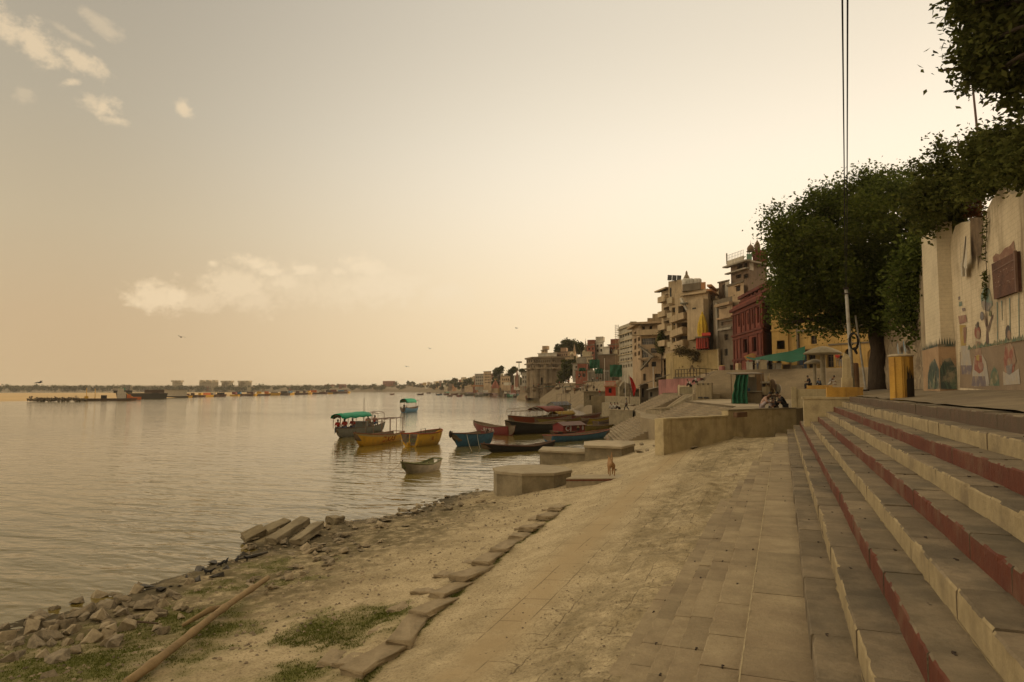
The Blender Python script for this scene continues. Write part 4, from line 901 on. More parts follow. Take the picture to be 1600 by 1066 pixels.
tree('wall_shrub', 'leafy bush on the wall top between the big tree and the pilaster', PX(1478, 340, 6.9), [(1478, 290, 34, 42), (1466, 250, 14, 26), (1470, 228, 5, 12), (1455, 285, 18, 26), (1492, 325, 24, 30), (1476, 345, 28, 20), (1445, 320, 24, 34), (1438, 262, 8, 12), (1490, 262, 10, 22), (1458, 352, 16, 14), (1495, 350, 18, 14), (1468, 310, 26, 30)], 27.5, .2, 2600, .09, LEAFD, 5, sig=.26, dj=1.0, limb_n=4)
tree('wall_shrub', 'dense bush on top of the mural wall under the overhanging branches', PX(1560, 300, 6.9), [(1525, 235, 22, 34), (1545, 250, 34, 40), (1580, 225, 34, 40), (1600, 250, 30, 38), (1520, 275, 16, 24), (1545, 285, 22, 16), (1640, 230, 40, 60), (1512, 300, 14, 16), (1535, 275, 24, 20), (1575, 262, 30, 16), (1602, 258, 24, 14), (1600, 266, 30, 20, -.6), (1570, 274, 24, 16, -.6), (1546, 290, 18, 16, -.6), (1625, 255, 30, 25, -.6), (1525, 305, 12, 12, -.6)], 0, .18, 2600, .09, LEAFD, 6, sig=.22, dj=1.0, limb_n=4)
tree('dry_shrub', 'rust brown dry creeper hanging at the wall edge above the cloth', PX(1525, 320, 6.7), [(1524, 318, 12, 18), (1531, 330, 7, 16), (1516, 330, 6, 10)], 27, .15, 4500, .03, DRY, 8, sig=.14, dj=.4, limb_n=2)
tree('overhanging_tree', 'large leaved tree overhanging the mural wall in the upper right', Vector((9.5, 17, 11.0)), [(1565, 28, 50, 42), (1535, 70, 34, 32), (1508, 62, 18, 12), (1500, 92, 16, 10), (1505, 25, 16, 12), (1590, 95, 40, 50), (1545, 115, 26, 22), (1520, 132, 14, 10), (1515, 6, 22, 16), (1578, 148, 22, 16), (1604, 160, 22, 16), (1600, 40, 60, 60), (1560, 90, 40, 40), (1640, 60, 60, 110), (1560, -20, 70, 40), (1506, 110, 7, 8), (1540, 20, 30, 26), (1570, 70, 40, 30)], 20, .2, 1300, .22, LEAFD, 7, sig=.26, long=1.2, dj=1.2, fork=Vector((9.2, 18, 14.0)), limb_n=9)
# hanging vine, poles and pennant on the wall top
t = thing('hanging_vine', 'thin leafy vine hanging down the mural wall left of the plaque', 'vine', PX(1541, 340, 6.45))
pts = [PX(1541+1.2*math.sin(i*.9), 330+i*12, 6.44-.02*math.sin(i)) for i in range(16)]
MB().tube(pts, .012, 5).build('stem', WOOD, t)
P = np.array([tuple(pts[int(k)].lerp(pts[int(k)+1], k % 1)+Vector((rnd.gauss(-.05, .04), rnd.gauss(0, .08), rnd.gauss(0, .05)))) for k in [rnd.choice((rnd.uniform(0, 6.5), rnd.uniform(9, 13.5)*.85)) for _ in range(240)]])
leaf_object(P, .12, 'leaves', LEAFD, t, 41)
t = thing('mast', 'thin bare mast rising from the bushes on the wall top', 'mast', Pd(1530, 240, 27)); MB().tube([Pd(1531, 245, 27), Pd(1517.5, 112, 27)], [.05, .035], 6).build('shaft', mat('mast_paint', (.2, .13, .1)), t); MB().box(Pd(1494, 108, 21), (.35, .03, .03), .2).build('crossarm', mat('mast_paint', (.2, .13, .1)), t)
t = thing('pennant', 'small dark triangular flag on a stick above the wall bushes', 'flag', Pd(1503, 262, 28)); MB().tube([Pd(1506, 268, 28), Pd(1499, 248, 28), Pd(1496, 214, 28)], [.02, .02, .012], 5).build('stick', WOOD, t)
MB().wall([Pd(1496, 215, 28), Pd(1502.5, 234, 28.1), Pd(1500, 239, 28), Pd(1495, 236, 28)], (.01, .012, 0)).build('flag_cloth', mat('dark_red_cloth', (.1, .04, .035)), t)
# ------------------------------------------------------------------ buildings
class House:
    """a building given by its visible corner columns [(px, depth), ...] from left to right"""
    def __init__(s, name, label, cat, corners, z0, z1, m, back=10, group=None, parent=None, part='wall', roof=None):
        s.c = [Ph(px, d, 0) for px, d in corners]; s.px = corners; s.z0, s.z1, s.m = z0, z1, m
        s.t = parent or thing(name, label, cat, (s.c[0].x, s.c[0].y, z0), 0, group)
        s.part = part; s.wins = []; s.back = back; s.roof = roof or m
    def pt(s, i, px, py):
        """ray meets face i -> (distance along the face, z)"""
        A, B = s.c[i], s.c[i+1]; u = (B-A).normalized(); n = Vector((u.y, -u.x, 0)); r = ray(px, py)
        t = (A-CAM).dot(n)/r.dot(n); p = CAM+r*t
        return ((p-A).dot(u), p.z)
    def fr(s, i): A, B = s.c[i], s.c[i+1]; u = (B-A).normalized(); return A, u, Vector((u.y, -u.x, 0)), (B-A).length
    def win(s, i, x0, y0, x1, y1, kind='window', **k):
        a, b = s.pt(i, x0, y1), s.pt(i, x1, y0); s.wins.append((i, a[0], a[1], b[0], b[1], kind, k)); return s
    def grid(s, i, x0, y0, x1, y1, cols, rows, fw=.55, fh=.6, skip=0, kind='window', **k):
        (a0, z0), (a1, z1) = s.pt(i, x0, y1), s.pt(i, x1, y0)
        for r in range(rows):
            for c in range(cols):
                if rnd.random() < skip: continue
                w_, h_ = (a1-a0)/cols, (z1-z0)/rows; cx, cz = a0+(c+.5)*w_, z0+(r+.5)*h_
                s.wins.append((i, cx-w_*fw/2, cz-h_*fh/2, cx+w_*fw/2, cz+h_*fh/2, kind, k))
        return s
    def build(s):
        m = MB(); N_ = len(s.c); pan = []
        for i in range(N_-1):
            A, u, n, ln = s.fr(i); hs = [w_ for w_ in s.wins if w_[0] == i]
            hs = [(max(.05, a), max(s.z0+.02, b), min(ln-.05, c), min(s.z1-.05, d), k, o) for _, a, b, c, d, k, o in hs]
            hs = [h for h in hs if h[2] > h[0]+.05 and h[3] > h[1]+.05]
            X = sorted({0, ln, *[h[0] for h in hs], *[h[2] for h in hs]}); Z = sorted({s.z0, s.z1, *[h[1] for h in hs], *[h[3] for h in hs]})
            P = lambda x, z, d=0: A+u*x+n*d+Vector((0, 0, z))
            for a, b in zip(X, X[1:]):
                for c, d in zip(Z, Z[1:]):
                    mx_, mz_ = (a+b)/2, (c+d)/2
                    if any(h[0] < mx_ < h[2] and h[1] < mz_ < h[3] for h in hs): continue
                    m.quad(P(a, c), P(b, c), P(b, d), P(a, d))
            for h in hs:
                a, b, c, d, k, o = h; dp = o.get('deep', .35)
                m.quad(P(a, b), P(c, b), P(c, b, -dp), P(a, b, -dp)); m.quad(P(a, d, -dp), P(c, d, -dp), P(c, d), P(a, d))
                m.quad(P(a, b), P(a, b, -dp), P(a, d, -dp), P(a, d)); m.quad(P(c, b, -dp), P(c, b), P(c, d), P(c, d, -dp))
                pan.append((P, a, b, c, d, k, o, dp))
        f0, f1 = s.c[0].normalized()*s.back, s.c[-1].normalized()*s.back
        top = [up(p, s.z1) for p in s.c]; bt = [up(p, s.z1) for p in (s.c[-1]+f1, s.c[0]+f0)]
        m.add(top+bt, [tuple(range(N_+2))])
        for a, b in ((s.c[-1], s.c[-1]+f1), (s.c[-1]+f1, s.c[0]+f0), (s.c[0]+f0, s.c[0])):
            m.quad(up(a, s.z0), up(b, s.z0), up(b, s.z1), up(a, s.z1))
        s.wall = m.build(s.part, s.m, s.t)
        for P, a, b, c, d, k, o, dp in pan:
            q = MB(); g = o.get('glass', DARK); fr = o.get('frame', WOODF); th = o.get('bar', .07); deep = dp-.01
            gl = MB() if (k == 'window' and s.t.get('group') is None) else q
            gl.quad(P(a, b, -deep), P(c, b, -deep), P(c, d, -deep), P(a, d, -deep), 0 if gl is not q else 1)
            if k != 'opening':
                fd = -dp*.55
                for (x0, z0, x1, z1) in [(a, b, c, b+th), (a, d-th, c, d), (a, b+th, a+th, d-th), (c-th, b+th, c, d-th)]+[((a+(c-a)*j/o.get('nx', 2))-th/2, b+th, (a+(c-a)*j/o.get('nx', 2))+th/2, d-th) for j in range(1, o.get('nx', 2))]+[(a+th, b+(d-b)*j/o.get('ny', 2)-th/2, c-th, b+(d-b)*j/o.get('ny', 2)+th/2) for j in range(1, o.get('ny', 2))]:
                    q.wall([P(x0, z0, fd), P(x1, z0, fd), P(x1, z1, fd), P(x0, z1, fd)], (P(0, 0, -.06)-P(0, 0)))
            if o.get('arch'):
                r = (c-a)/2; cx = (a+c)/2; zc = d-r*1.1
                for sg in (-1, 1):
                    pts = [P(cx+sg*r, zc, -.02)] + [P(cx+sg*r*math.cos(x), zc+r*1.1*math.sin(x), -.02) for x in [j*math.pi/12 for j in range(1, 7)]] + [P(cx+sg*r, d, -.02)]
                    q.wall(pts, P(0, 0, -.2)-P(0, 0), 2)
            if o.get('sill'): q.wall([P(a-.12, b-.14, .12), P(c+.12, b-.14, .12), P(c+.12, b-.01, .12), P(a-.12, b-.01, .12)], P(0, 0, -.14)-P(0, 0), 2)
            if o.get('shade'): q.wall([P(a-.2, d+.02, .45), P(c+.2, d+.02, .45), P(c+.2, d+.12, .45), P(a-.2, d+.12, .45)], P(0, 0, -.47)-P(0, 0), 2)
            wo = q.build({'opening': 'opening', 'door': 'door'}.get(k, 'window'), [fr, g, s.m], s.t)
            if gl is not q: gl.build('pane', g, wo)
        return s
    def ledge(s, i, z, h, proj, x0=None, x1=None, m=None, name='cornice', drop=0):
        """moulding along face i between pixel columns (or the whole face); drop = z change left to right"""
        A, u, n, ln = s.fr(i); a = -proj if x0 is None else s.pt(i, x0, 560)[0]; b = ln+proj if x1 is None else s.pt(i, x1, 560)[0]
        P = lambda x, z_, d=0: A+u*x+n*d+Vector((0, 0, z_))
        q = MB(); q.wall([P(a, z, proj), P(b, z+drop, proj), P(b, z+h+drop, proj), P(a, z+h, proj)], P(0, 0, -proj+.004)-P(0, 0)); q.build(name, m or s.m, s.t); return s
    def pil(s, i, x0, x1, z0, z1, proj=.2, m=None, name='pilaster'):
        A, u, n, ln = s.fr(i); a, b = s.pt(i, x0, 560)[0], s.pt(i, x1, 560)[0]; P = lambda x, z_, d=0: A+u*x+n*d+Vector((0, 0, z_))
        q = MB(); q.wall([P(a, z0, proj), P(b, z0, proj), P(b, z1, proj), P(a, z1, proj)], P(0, 0, -proj+.004)-P(0, 0)); q.build(name, m or s.m, s.t); return s
    def parapet(s, h=.9, th=.25, m=None):
        q = MB()
        for i in range(len(s.c)-1):
            A, u, n, ln = s.fr(i); P = lambda x, z_, d=0: A+u*x+n*d+Vector((0, 0, z_))
            q.wall([P(0, s.z1+.004, -.03), P(ln, s.z1+.004, -.03), P(ln, s.z1+h, -.03), P(0, s.z1+h, -.03)], n*-th)
        q.build('parapet', m or s.m, s.t); return s
    def balcony(s, i, x0, x1, py, proj=1.2, h=1.0, m=None, solid=True):
        (a, z), (b, _) = s.pt(i, x0, py), s.pt(i, x1, py); A, u, n, ln = s.fr(i); P = lambda x, z_, d=0: A+u*x+n*d+Vector((0, 0, z_))
        q = MB(); q.wall([P(a, z-.15, proj), P(b, z-.15, proj), P(b, z, proj), P(a, z, proj)], n*-(proj-.004))
        if solid:
            q.wall([P(a, z, proj-.02), P(b, z, proj-.02), P(b, z+h, proj-.02), P(a, z+h, proj-.02)], n*-.12)
            for x in (a, b-.12): q.wall([P(x, z, proj-.14), P(x+.12, z, proj-.14), P(x+.12, z+h, proj-.14), P(x, z+h, proj-.14)], n*-(proj-.15))
        else:
            for k in range(int((b-a)/.4)+1): q.tube([P(min(b, a+k*.4), z, proj-.08), P(min(b, a+k*.4), z+h, proj-.08)], .03, 4)
            q.tube([P(a, z+h, proj-.08), P(b, z+h, proj-.08)], .05, 4)
        q.build('balcony', m or s.m, s.t); return s
WOODF = mat('window_wood', (.13, .085, .05), (.09, .06, .035), 4, .8, 0)
def bm_(name, c, **k):
    c = tuple(x*.93 for x in c); k.setdefault('streak', tuple(x*.34 for x in c)); k.setdefault('c3', tuple(x*.42 for x in c))
    return mat(name, c, tuple(x*.78 for x in c), .7, .92, .25, 5, s3=.22, f3=.65, **k)
YEL = bm_('yellow_limewash', (.56, .36, .12)); REDW = bm_('red_limewash', (.235, .066, .044)); REDT = bm_('red_trim', (.16, .045, .032)); TAN = bm_('tan_plaster_wall', (.50, .36, .22)); TAN2 = bm_('light_tan_plaster', (.56, .43, .27))
BRN = bm_('brown_brick_house', (.22, .15, .095)); GREYB = bm_('grey_plaster_wall', (.36, .32, .25)); OLD = bm_('sooty_old_wall', (.2, .16, .11)); CREAM2 = bm_('cream_house_wall', (.56, .46, .3)); WHT = bm_('white_house_wall', (.62, .56, .45)); YOLD = bm_('stained_yellow_wall', (.45, .34, .16)); PINK = bm_('pink_wall', (.42, .19, .17)); GREENP = paint('green_plaster', (.2, .36, .26))
SAND2 = bm_('fort_sandstone', (.27, .205, .13)); ORG = bm_('orange_wall_and_lit_trim', (.55, .27, .12)); GRN = paint('green_tarp', (.03, .22, .13), .7, .3); BLUEP = paint('blue_paint', (.05, .15, .28), .5, .3); REDC = paint('saffron_red', (.5, .05, .025), .6, .25)
# --- stairs and platforms of the middle ground
def stairs(A, B, n, rise, run, m, label=None, z_bottom=None, name='ghat_steps'):
    """flight whose top edge runs A -> B (left to right as seen); descends towards the viewer"""
    u = (B-A); u.z = 0; u.normalize(); nn = Vector((u.y, -u.x, 0)); mb = MB()
    for k in range(n):
        z1 = A.z-rise*k; zb = z_bottom if z_bottom is not None else z1-rise*1.6
        a0, b0 = A+nn*(run*(k-1 if k else -1.5)), B+nn*(run*(k-1 if k else -1.5)); a1, b1 = A+nn*run*k, B+nn*run*k
        j = 0
        L_ = (B-A).length; q = 0
        while q < L_:
            l = min(rnd.uniform(1.2, 2.6), L_-q); e = rnd.uniform(-.012, .012); p0, p1 = a1+u*q, a1+u*(q+l-.02); d0, d1 = a0+u*q, a0+u*(q+l-.02)
            mb.add([up(p0, zb), up(p1, zb), up(p1, z1+e), up(p0, z1+e), up(d0, z1+e), up(d1, z1+e)], [(0, 1, 2, 3), (3, 2, 5, 4)])
            q += l
        mb.quad(up(a0, zb), up(a1, zb), up(a1, z1-.02), up(a0, z1-.02)); mb.quad(up(b1, zb), up(b0, zb), up(b0, z1-.02), up(b1, z1-.02))
    return struct(mb.build(name, m), label)
GST = mat('ghat_stone', (.33, .265, .175), (.25, .2, .13), .5, .92, .2, 9, c3=(.17, .13, .085), s3=.2, f3=.55, island=.05)
PLAT = mat('platform_paving', (.33, .27, .175), (.25, .2, .13), .6, .92, .3, 6, c3=(.2, .16, .1), s3=.2, f3=.5)
P1 = 4.28
def plat(px_d, z0, z1, label=None, m=PLAT, name='platform_ground'):
    return struct(MB().prism([q_(px, d) for px, d in px_d], z0, z1).build(name, m), label)
plat([(1137, 39.6), (1243, 42.9), (1262, 46), (1262, 62), (1262, 84), (1125, 84), (1072, 71), (1150, 49)], 2.0, P1)
stairs(Ph(1072, 71, P1-.004), Ph(1150, 49, P1-.004), 10, .165, .34, GST, z_bottom=1.0)
plat([(1137, 40), (1150, 48.9), (1060, 78), (1000, 84), (1000, 70), (1036, 62), (1075, 44), (1090, 39)], -.5, 2.6)
stairs(Ph(999, 90, 2.3), Ph(1040, 67, 2.3), 15, .17, .36, GST, z_bottom=-1)
stairs(Ph(1035, 105, 4.9), Ph(1068, 86, 4.9), 14, .17, .36, GST, z_bottom=0)
plat([(1068, 86), (1125, 84), (1125, 130), (1040, 140), (1035, 105)], 0, 4.9)
plat([(1000, 84), (1060, 78), (1070, 90), (1000, 118), (975, 118)], -1, 2.55)
# block walls around them
def solid(name, label, cat, px_d, z0, z1, m, part='body', cap=None, group=None):
    t = thing(name, label, cat, (*q_(*px_d[0]), z0 if not callable(z0) else 0), 0, group); pts = [q_(px, d) for px, d in px_d]
    MB().prism(pts, z0, z1).build(part, m, t)
    if cap:
        c = Vector((sum(p[0] for p in pts)/len(pts), sum(p[1] for p in pts)/len(pts))); k = [tuple(c+(Vector(p)-c)*(1+.08/max(1, (Vector(p)-c).length))) for p in pts]
        MB().prism(k, z1+.003, z1+.1).build('coping', cap, t)
    return t
solid('mooring_block', 'square concrete block at the foot of the ghat steps left of the cream wall', 'block', [(1005, 79), (1037, 66), (1047, 72), (1016, 86)], -.8, 1.45, CONC, cap=PLAT)
solid('mooring_block', 'concrete block by the water where the men in white sit', 'block', [(951, 96), (988, 92), (992, 101), (956, 106)], -.8, 2.55, CONC, cap=PLAT)
t = thing('ramp_wall', 'sloping parapet wall climbing along the ghat steps in the middle', 'wall', Ph(1010, 78, 2.6)); a, b, c = Ph(1010, 82, 0), Ph(1042, 76, 0), Ph(1070, 72.5, 0); d = Ph(1083, 70, 0)
nb = Vector((FW.x, FW.y, 0)).normalized()*.55
MB().wall([up(a, 2.3), up(b, 2.3), up(c, 3.2), up(d, 3.8), up(d, zat(617, 70)), up(c, zat(618.5, 72.5)), up(b, zat(638, 76)), up(a, zat(640, 82))], nb).build('wall_body', CONC, t)
MB().wall([up(d, zat(617, 70)+.003), up(c, zat(618.5, 72.5)+.003), up(b, zat(638, 76)+.003), up(a, zat(640, 82)+.003), up(a, zat(640, 82)+.1), up(b, zat(638, 76)+.1), up(c, zat(618.5, 72.5)+.1), up(d, zat(617, 70)+.1)], nb*1.15).build('coping', PLAT, t)
t = solid('shrine_wall', 'tan masonry wall box with small vents behind the sloping parapet', 'wall', [(1087, 84), (1111.5, 82), (1114, 88), (1090, 90)], 4.0, zat(599.5, 84), bm_('olive_plaster', (.33, .26, .15)), cap=PLAT)
m_ = MB(); mo = MB()
A, B = Ph(1086.5, 83.9, 0), Ph(1112, 81.9, 0)
for u0 in (.1, .45, .75): p, q = A.lerp(B, u0), A.lerp(B, u0+.06); mo.wall([up(p, 6.0), up(q, 6.0), up(q, 6.2), up(p, 6.2)], (.01, -.05, 0))
for u0, u1 in ((.15, .42), (.52, .8)): p, q = A.lerp(B, u0), A.lerp(B, u1); mo.wall([up(p, 4.35), up(q, 4.35), up(q, 4.55), up(p, 4.55)], (.01, -.05, 0))
mo.build('vent', DARK, t)
t = thing('arched_frame', 'cream framed niche wall beside the tan masonry box', 'wall', Ph(1060, 88, 4.4)); A, B = Ph(1060, 89, 0), Ph(1083, 86, 0)
MB().wall([up(A, 4), up(B, 4), up(B, zat(603, 88)), up(A, zat(604, 88))], nb).build('panel', bm_('green_stained_wall', (.26, .22, .13)), t)
for u0 in (-.03, .96): p, q = A.lerp(B, u0), A.lerp(B, u0+.09); MB().wall([up(p-nb*.3, 4), up(q-nb*.3, 4), up(q-nb*.3, zat(601, 88)), up(p-nb*.3, zat(601.5, 88))], nb*.29).build('jamb', CREAM2, t)
MB().wall([up(A-nb*.25, zat(605, 88)), up(B-nb*.25, zat(604.5, 87)), up(B-nb*.25, zat(602, 87)), up(A-nb*.25, zat(602.5, 88))], nb*.24).build('lintel', CREAM2, t)
# upper flight to the tea stall level
P2 = 8.15
stairs(Ph(1118, 97, P2), Ph(1418, 80, P2), 22, .176, .38, GST, z_bottom=3)
plat([(1118, 97.3), (1418, 80.3), (1440, 100), (1300, 150), (1080, 160), (1095, 125)], 3, P2-.004)
plat([(1262, 50), (1330, 46), (1500, 60), (1500, 82), (1248, 82)], 4, 5.48)
# --- yellow palace behind the banyan
Y = House('yellow_palace', 'yellow ochre palace behind the banyan tree and the stone umbrellas', 'building', [(1208, 99), (1247, 97), (1404, 84)], P2-.3, zat(452, 97), YEL, back=14)
Y.win(1, 1267, 524, 1276, 538, glass=DARK, sill=1).win(1, 1264, 552, 1274, 575, 'door', nx=2, ny=3).win(1, 1293, 548, 1302, 574, 'door', nx=2, ny=3).win(1, 1280, 490, 1290, 504, sill=1).win(1, 1310, 494, 1320, 508, sill=1).win(1, 1320, 545, 1330, 560, 'opening', arch=1).win(1, 1356, 544, 1372, 576, 'opening', arch=1, glass=YEL, deep=.25).win(0, 1214, 532, 1226, 546, 'opening', glass=YEL, deep=.12).win(0, 1214, 560, 1220, 578, 'door')
Y.build()
A, u, n, ln = Y.fr(1)
Y.ledge(1, Y.pt(1, 1275, 517)[1], .3, .5, 1248, 1402, m=OLD).ledge(1, Y.pt(1, 1330, 538)[1], .22, .18, 1296, 1402, m=OLD).ledge(1, Y.pt(1, 1275, 500)[1], .35, .25, 1248, 1402, name='moulding').ledge(1, Y.z1-.4, .38, .35).ledge(0, Y.z1-.4, .38, .35).ledge(0, Y.pt(0, 1225, 517)[1], .2, .12, name='moulding')
Y.ledge(1, Y.pt(1, 1275, 548)[1], .18, 1.1, 1250, 1303, m=OLD, name='door_hood')
Y.ledge(1, Y.pt(1, 1270, 527)[1], .12, .12, 1280, 1312, name='moulding').ledge(1, Y.pt(1, 1270, 527)[1], .12, .12, 1252, 1264, name='moulding')
for x0, x1 in ((1230, 1233), (1239, 1246)): Y.pil(0, x0, x1, P2, Y.z1-.42, .3)
Y.pil(1, 1247.5, 1250, P2, Y.z1-.42, .28, m=OLD, name='drain_pipe'); Y.pil(1, 1243.5, 1244.5, P2, Y.z1-.5, .1, m=OLD, name='drain_pipe') if False else None
# --- red brick building
RB = House('red_building', 'dark red building with tall arched windows left of the yellow palace', 'building', [(1147, 121), (1193.5, 103), (1209, 109)], P2-.4, zat(457, 103), REDW, back=12)
for x0, x1, y0, y1 in ((1153.5, 1158, 489, 511), (1161, 1165, 487, 509), (1175, 1179.5, 482, 506), (1183, 1188, 478, 505)): RB.win(0, x0, y0, x1, y1, 'window', arch=1, nx=2, ny=3, frame=REDT, sill=1)
RB.win(0, 1168, 487, 1172, 507, 'opening', arch=1, glass=REDT, deep=.2)
for x0, x1, y0, y1 in ((1161, 1167, 529, 552), (1175, 1181.5, 526, 550)): RB.win(0, x0, y0, x1, y1, 'window', arch=1, nx=2, ny=3, frame=REDT)
RB.build()
for py, h, p in ((467, .5, .45), (474, .25, .2), (513, .35, .25), (519, .2, .15), (558, .4, .2)): RB.ledge(0, RB.pt(0, 1193.5, py)[1], h, p, m=REDT); RB.ledge(1, RB.pt(1, 1193.5, py)[1], h, p, m=REDT)
for x0 in (1147.3, 1151, 1159.2, 1166, 1173, 1180.7, 1190): RB.pil(0, x0, x0+1.2, RB.pt(0, 1193.5, 512)[1], RB.pt(0, 1193.5, 474.5)[1], .18, m=REDT)
for x0 in (1147.3, 1152, 1157.5, 1169.5, 1184.5, 1190): RB.pil(0, x0, x0+1.2, P2, RB.pt(0, 1193.5, 519.5)[1], .18, m=REDT)
RU = House('', '', '', [(1160, 123), (1207, 105), (1216, 110)], RB.z1-.5, zat(438, 105), REDW, back=9, parent=RB.t, part='upper_storey')
for x0 in (1163, 1169, 1175, 1181, 1188): RU.win(0, x0, 452, x0+3, 464, 'window', arch=1, nx=1, ny=2, frame=REDT)
RU.build(); RU.ledge(0, RU.z1-.5, .5, .4, m=REDT); RU.ledge(0, RU.pt(0, 1190, 468)[1]+1, .3, .2, m=REDT)
# --- house with the domed roof pavilion
DH = House('domed_house', 'dark brown rooftop house crowned by a small onion dome', 'building', [(1146, 139), (1173, 133), (1203, 137)], 18, zat(405, 133), BRN, back=9)
DH.win(0, 1152, 409, 1160, 421, 'opening').win(0, 1162, 408, 1171, 421, 'opening').win(1, 1181, 405, 1196, 413, 'window', nx=3, ny=2).win(0, 1150, 428, 1158, 436, 'opening').win(0, 1162, 427, 1170, 436, 'opening').build()
DH.ledge(0, DH.z1-.31, .3, 1.2, m=GREYB).ledge(0, zat(423, 136), .25, .9, m=GREYB, name='floor_slab').ledge(1, DH.z1-.31, .3, .7, m=GREYB); DH.pil(1, 1174, 1180, zat(421, 134), zat(404.5, 134), .12, m=WHT, name='white_panel')
m_ = MB(); A, u, n, ln = DH.fr(0)
MB().wall([A+n*.9+Vector((0, 0, DH.z1+.01)), A+u*ln+n*.9+Vector((0, 0, DH.z1+.01)), A+u*ln+n*.9+Vector((0, 0, DH.z1+.95)), A+n*.9+Vector((0, 0, DH.z1+.95))], n*-.15).build('parapet', WHT, DH.t)
m_ = MB()
for k in range(12): p = A+u*ln*k/11+n*.85; m_.tube([up(p, DH.z1+.9), up(p, DH.z1+2.1)], .03, 4)
m_.tube([up(A+n*.85, DH.z1+2.1), up(A+u*ln+n*.85, DH.z1+2.1)], .03, 4); m_.tube([up(A+n*.85, DH.z1+1.5), up(A+u*ln+n*.85, DH.z1+1.5)], .02, 4); m_.tube([up(A+n*.85, DH.z1+.3), up(A+n*.85, DH.z1+2.6)], .14, 4); m_.build('railing', GREYB, DH.t)
def dome(parent, px, pyb, d, wpx, m, hpx=None, part='dome', legs=True):
    k = d/F; r = wpx*k/2; c = Ph(px, d, zat(pyb, d)); hb = (hpx or wpx)*k
    MB().lathe(c, [(r*.86, 0), (r*1.0, hb*.16), (r*1.03, hb*.3), (r*.92, hb*.5), (r*.66, hb*.68), (r*.34, hb*.82), (r*.12, hb*.92), (r*.05, hb*1.0), (r*.1, hb*1.06), (r*.03, hb*1.15), (.02, hb*1.45)], 14).build(part, m, parent, smooth=True)
    if legs:
        q = MB()
        for j in range(6): a = j*math.pi/3; q.tube([(c.x+r*.8*math.cos(a), c.y+r*.8*math.sin(a), c.z-r*1.6), (c.x+r*.8*math.cos(a), c.y+r*.8*math.sin(a), c.z)], r*.12, 5)
        q.lathe((c.x, c.y, c.z-.12), [(r*1.2, 0), (r*1.2, .12)], 12); q.build('dome_pavilion', m, parent)
dome(DH.t, 1178.3, 390, 136, 11, BRN, 12); dome(DH.t, 1189, 389, 138, 9, BRN, 18)
MB().prism([q_(1171.5, 135), q_(1180, 135), q_(1180, 138), q_(1171.5, 138)], DH.z1+.3, zat(396, 136)).build('green_room', GREENP, DH.t)
MB().prism([q_(1181, 137), q_(1204, 137), q_(1204, 141), q_(1181, 141)], DH.z1+.3, zat(391, 139)).build('roof_room', REDW, DH.t)
# --- narrow old houses between red and tall tan building
NB = House('narrow_house', 'narrow weathered house squeezed left of the red building', 'building', [(1117, 131), (1147.5, 124)], 5, zat(465, 127), OLD, back=10)
NB.win(0, 1127.5, 481, 1136, 491, 'window', shade=1).win(0, 1127, 500, 1146, 509, 'opening', glass=BRN).win(0, 1132, 522, 1138, 532, 'window').win(0, 1132, 545, 1137, 556, 'opening').win(0, 1141, 570, 1146, 590, 'door').build()
NB.ledge(0, zat(478, 127), .5, .8, 1124, 1147, m=TAN).ledge(0, zat(516, 127), .4, .5, 1126, 1147, m=GREYB).ledge(0, zat(498, 127), .3, .5, 1124, 1147, m=TAN, name='floor_slab').pil(0, 1126, 1147, zat(499, 127), zat(476, 127), .15, m=TAN, name='tan_front').pil(0, 1121, 1124, zat(560, 127), zat(470, 127), .25, m=GREYB, name='drain_pipe')
NU = House('brick_house', 'tan brick upper house with one dark window below the domed house', 'building', [(1141, 134), (1166, 128)], 16, zat(440, 131), TAN, back=8); NU.win(0, 1150, 446, 1156.5, 456, 'window', shade=1).win(0, 1146, 461, 1148, 463, 'opening').win(0, 1158, 461, 1160, 463, 'opening').build(); NU.ledge(0, zat(444, 131), .3, .4, m=OLD).ledge(0, zat(424, 131)-.1, .3, .1, m=OLD) if False else NU.ledge(0, NU.z1-.4, .4, .2, m=OLD)
BB = House('brick_house', 'square brown brick house standing behind the narrow weathered house', 'building', [(1126.5, 141), (1143, 138)], 14, zat(438, 140), BRN, back=8); BB.win(0, 1129, 444, 1135, 462, 'opening', glass=OLD).build(); BB.pil(0, 1136.5, 1142.5, zat(464, 139), zat(440, 139), .15, m=WHT, name='white_front').ledge(0, BB.z1-.3, .3, .2, m=OLD)
LB = House('tan_house', 'small tan house with a flat roof between the tall building and the brick house', 'building', [(1112, 150), (1128, 147)], 12, zat(451, 149), TAN, back=8); LB.grid(0, 1113, 458, 1126, 486, 2, 3).build(); LB.ledge(0, LB.z1-.3, .3, .3, m=OLD)
MB().tube([Ph(1110, 149, zat(446, 149)), Ph(1124, 149, zat(452, 149))], .12, 5).build('roof_beam', IRON, LB.t)
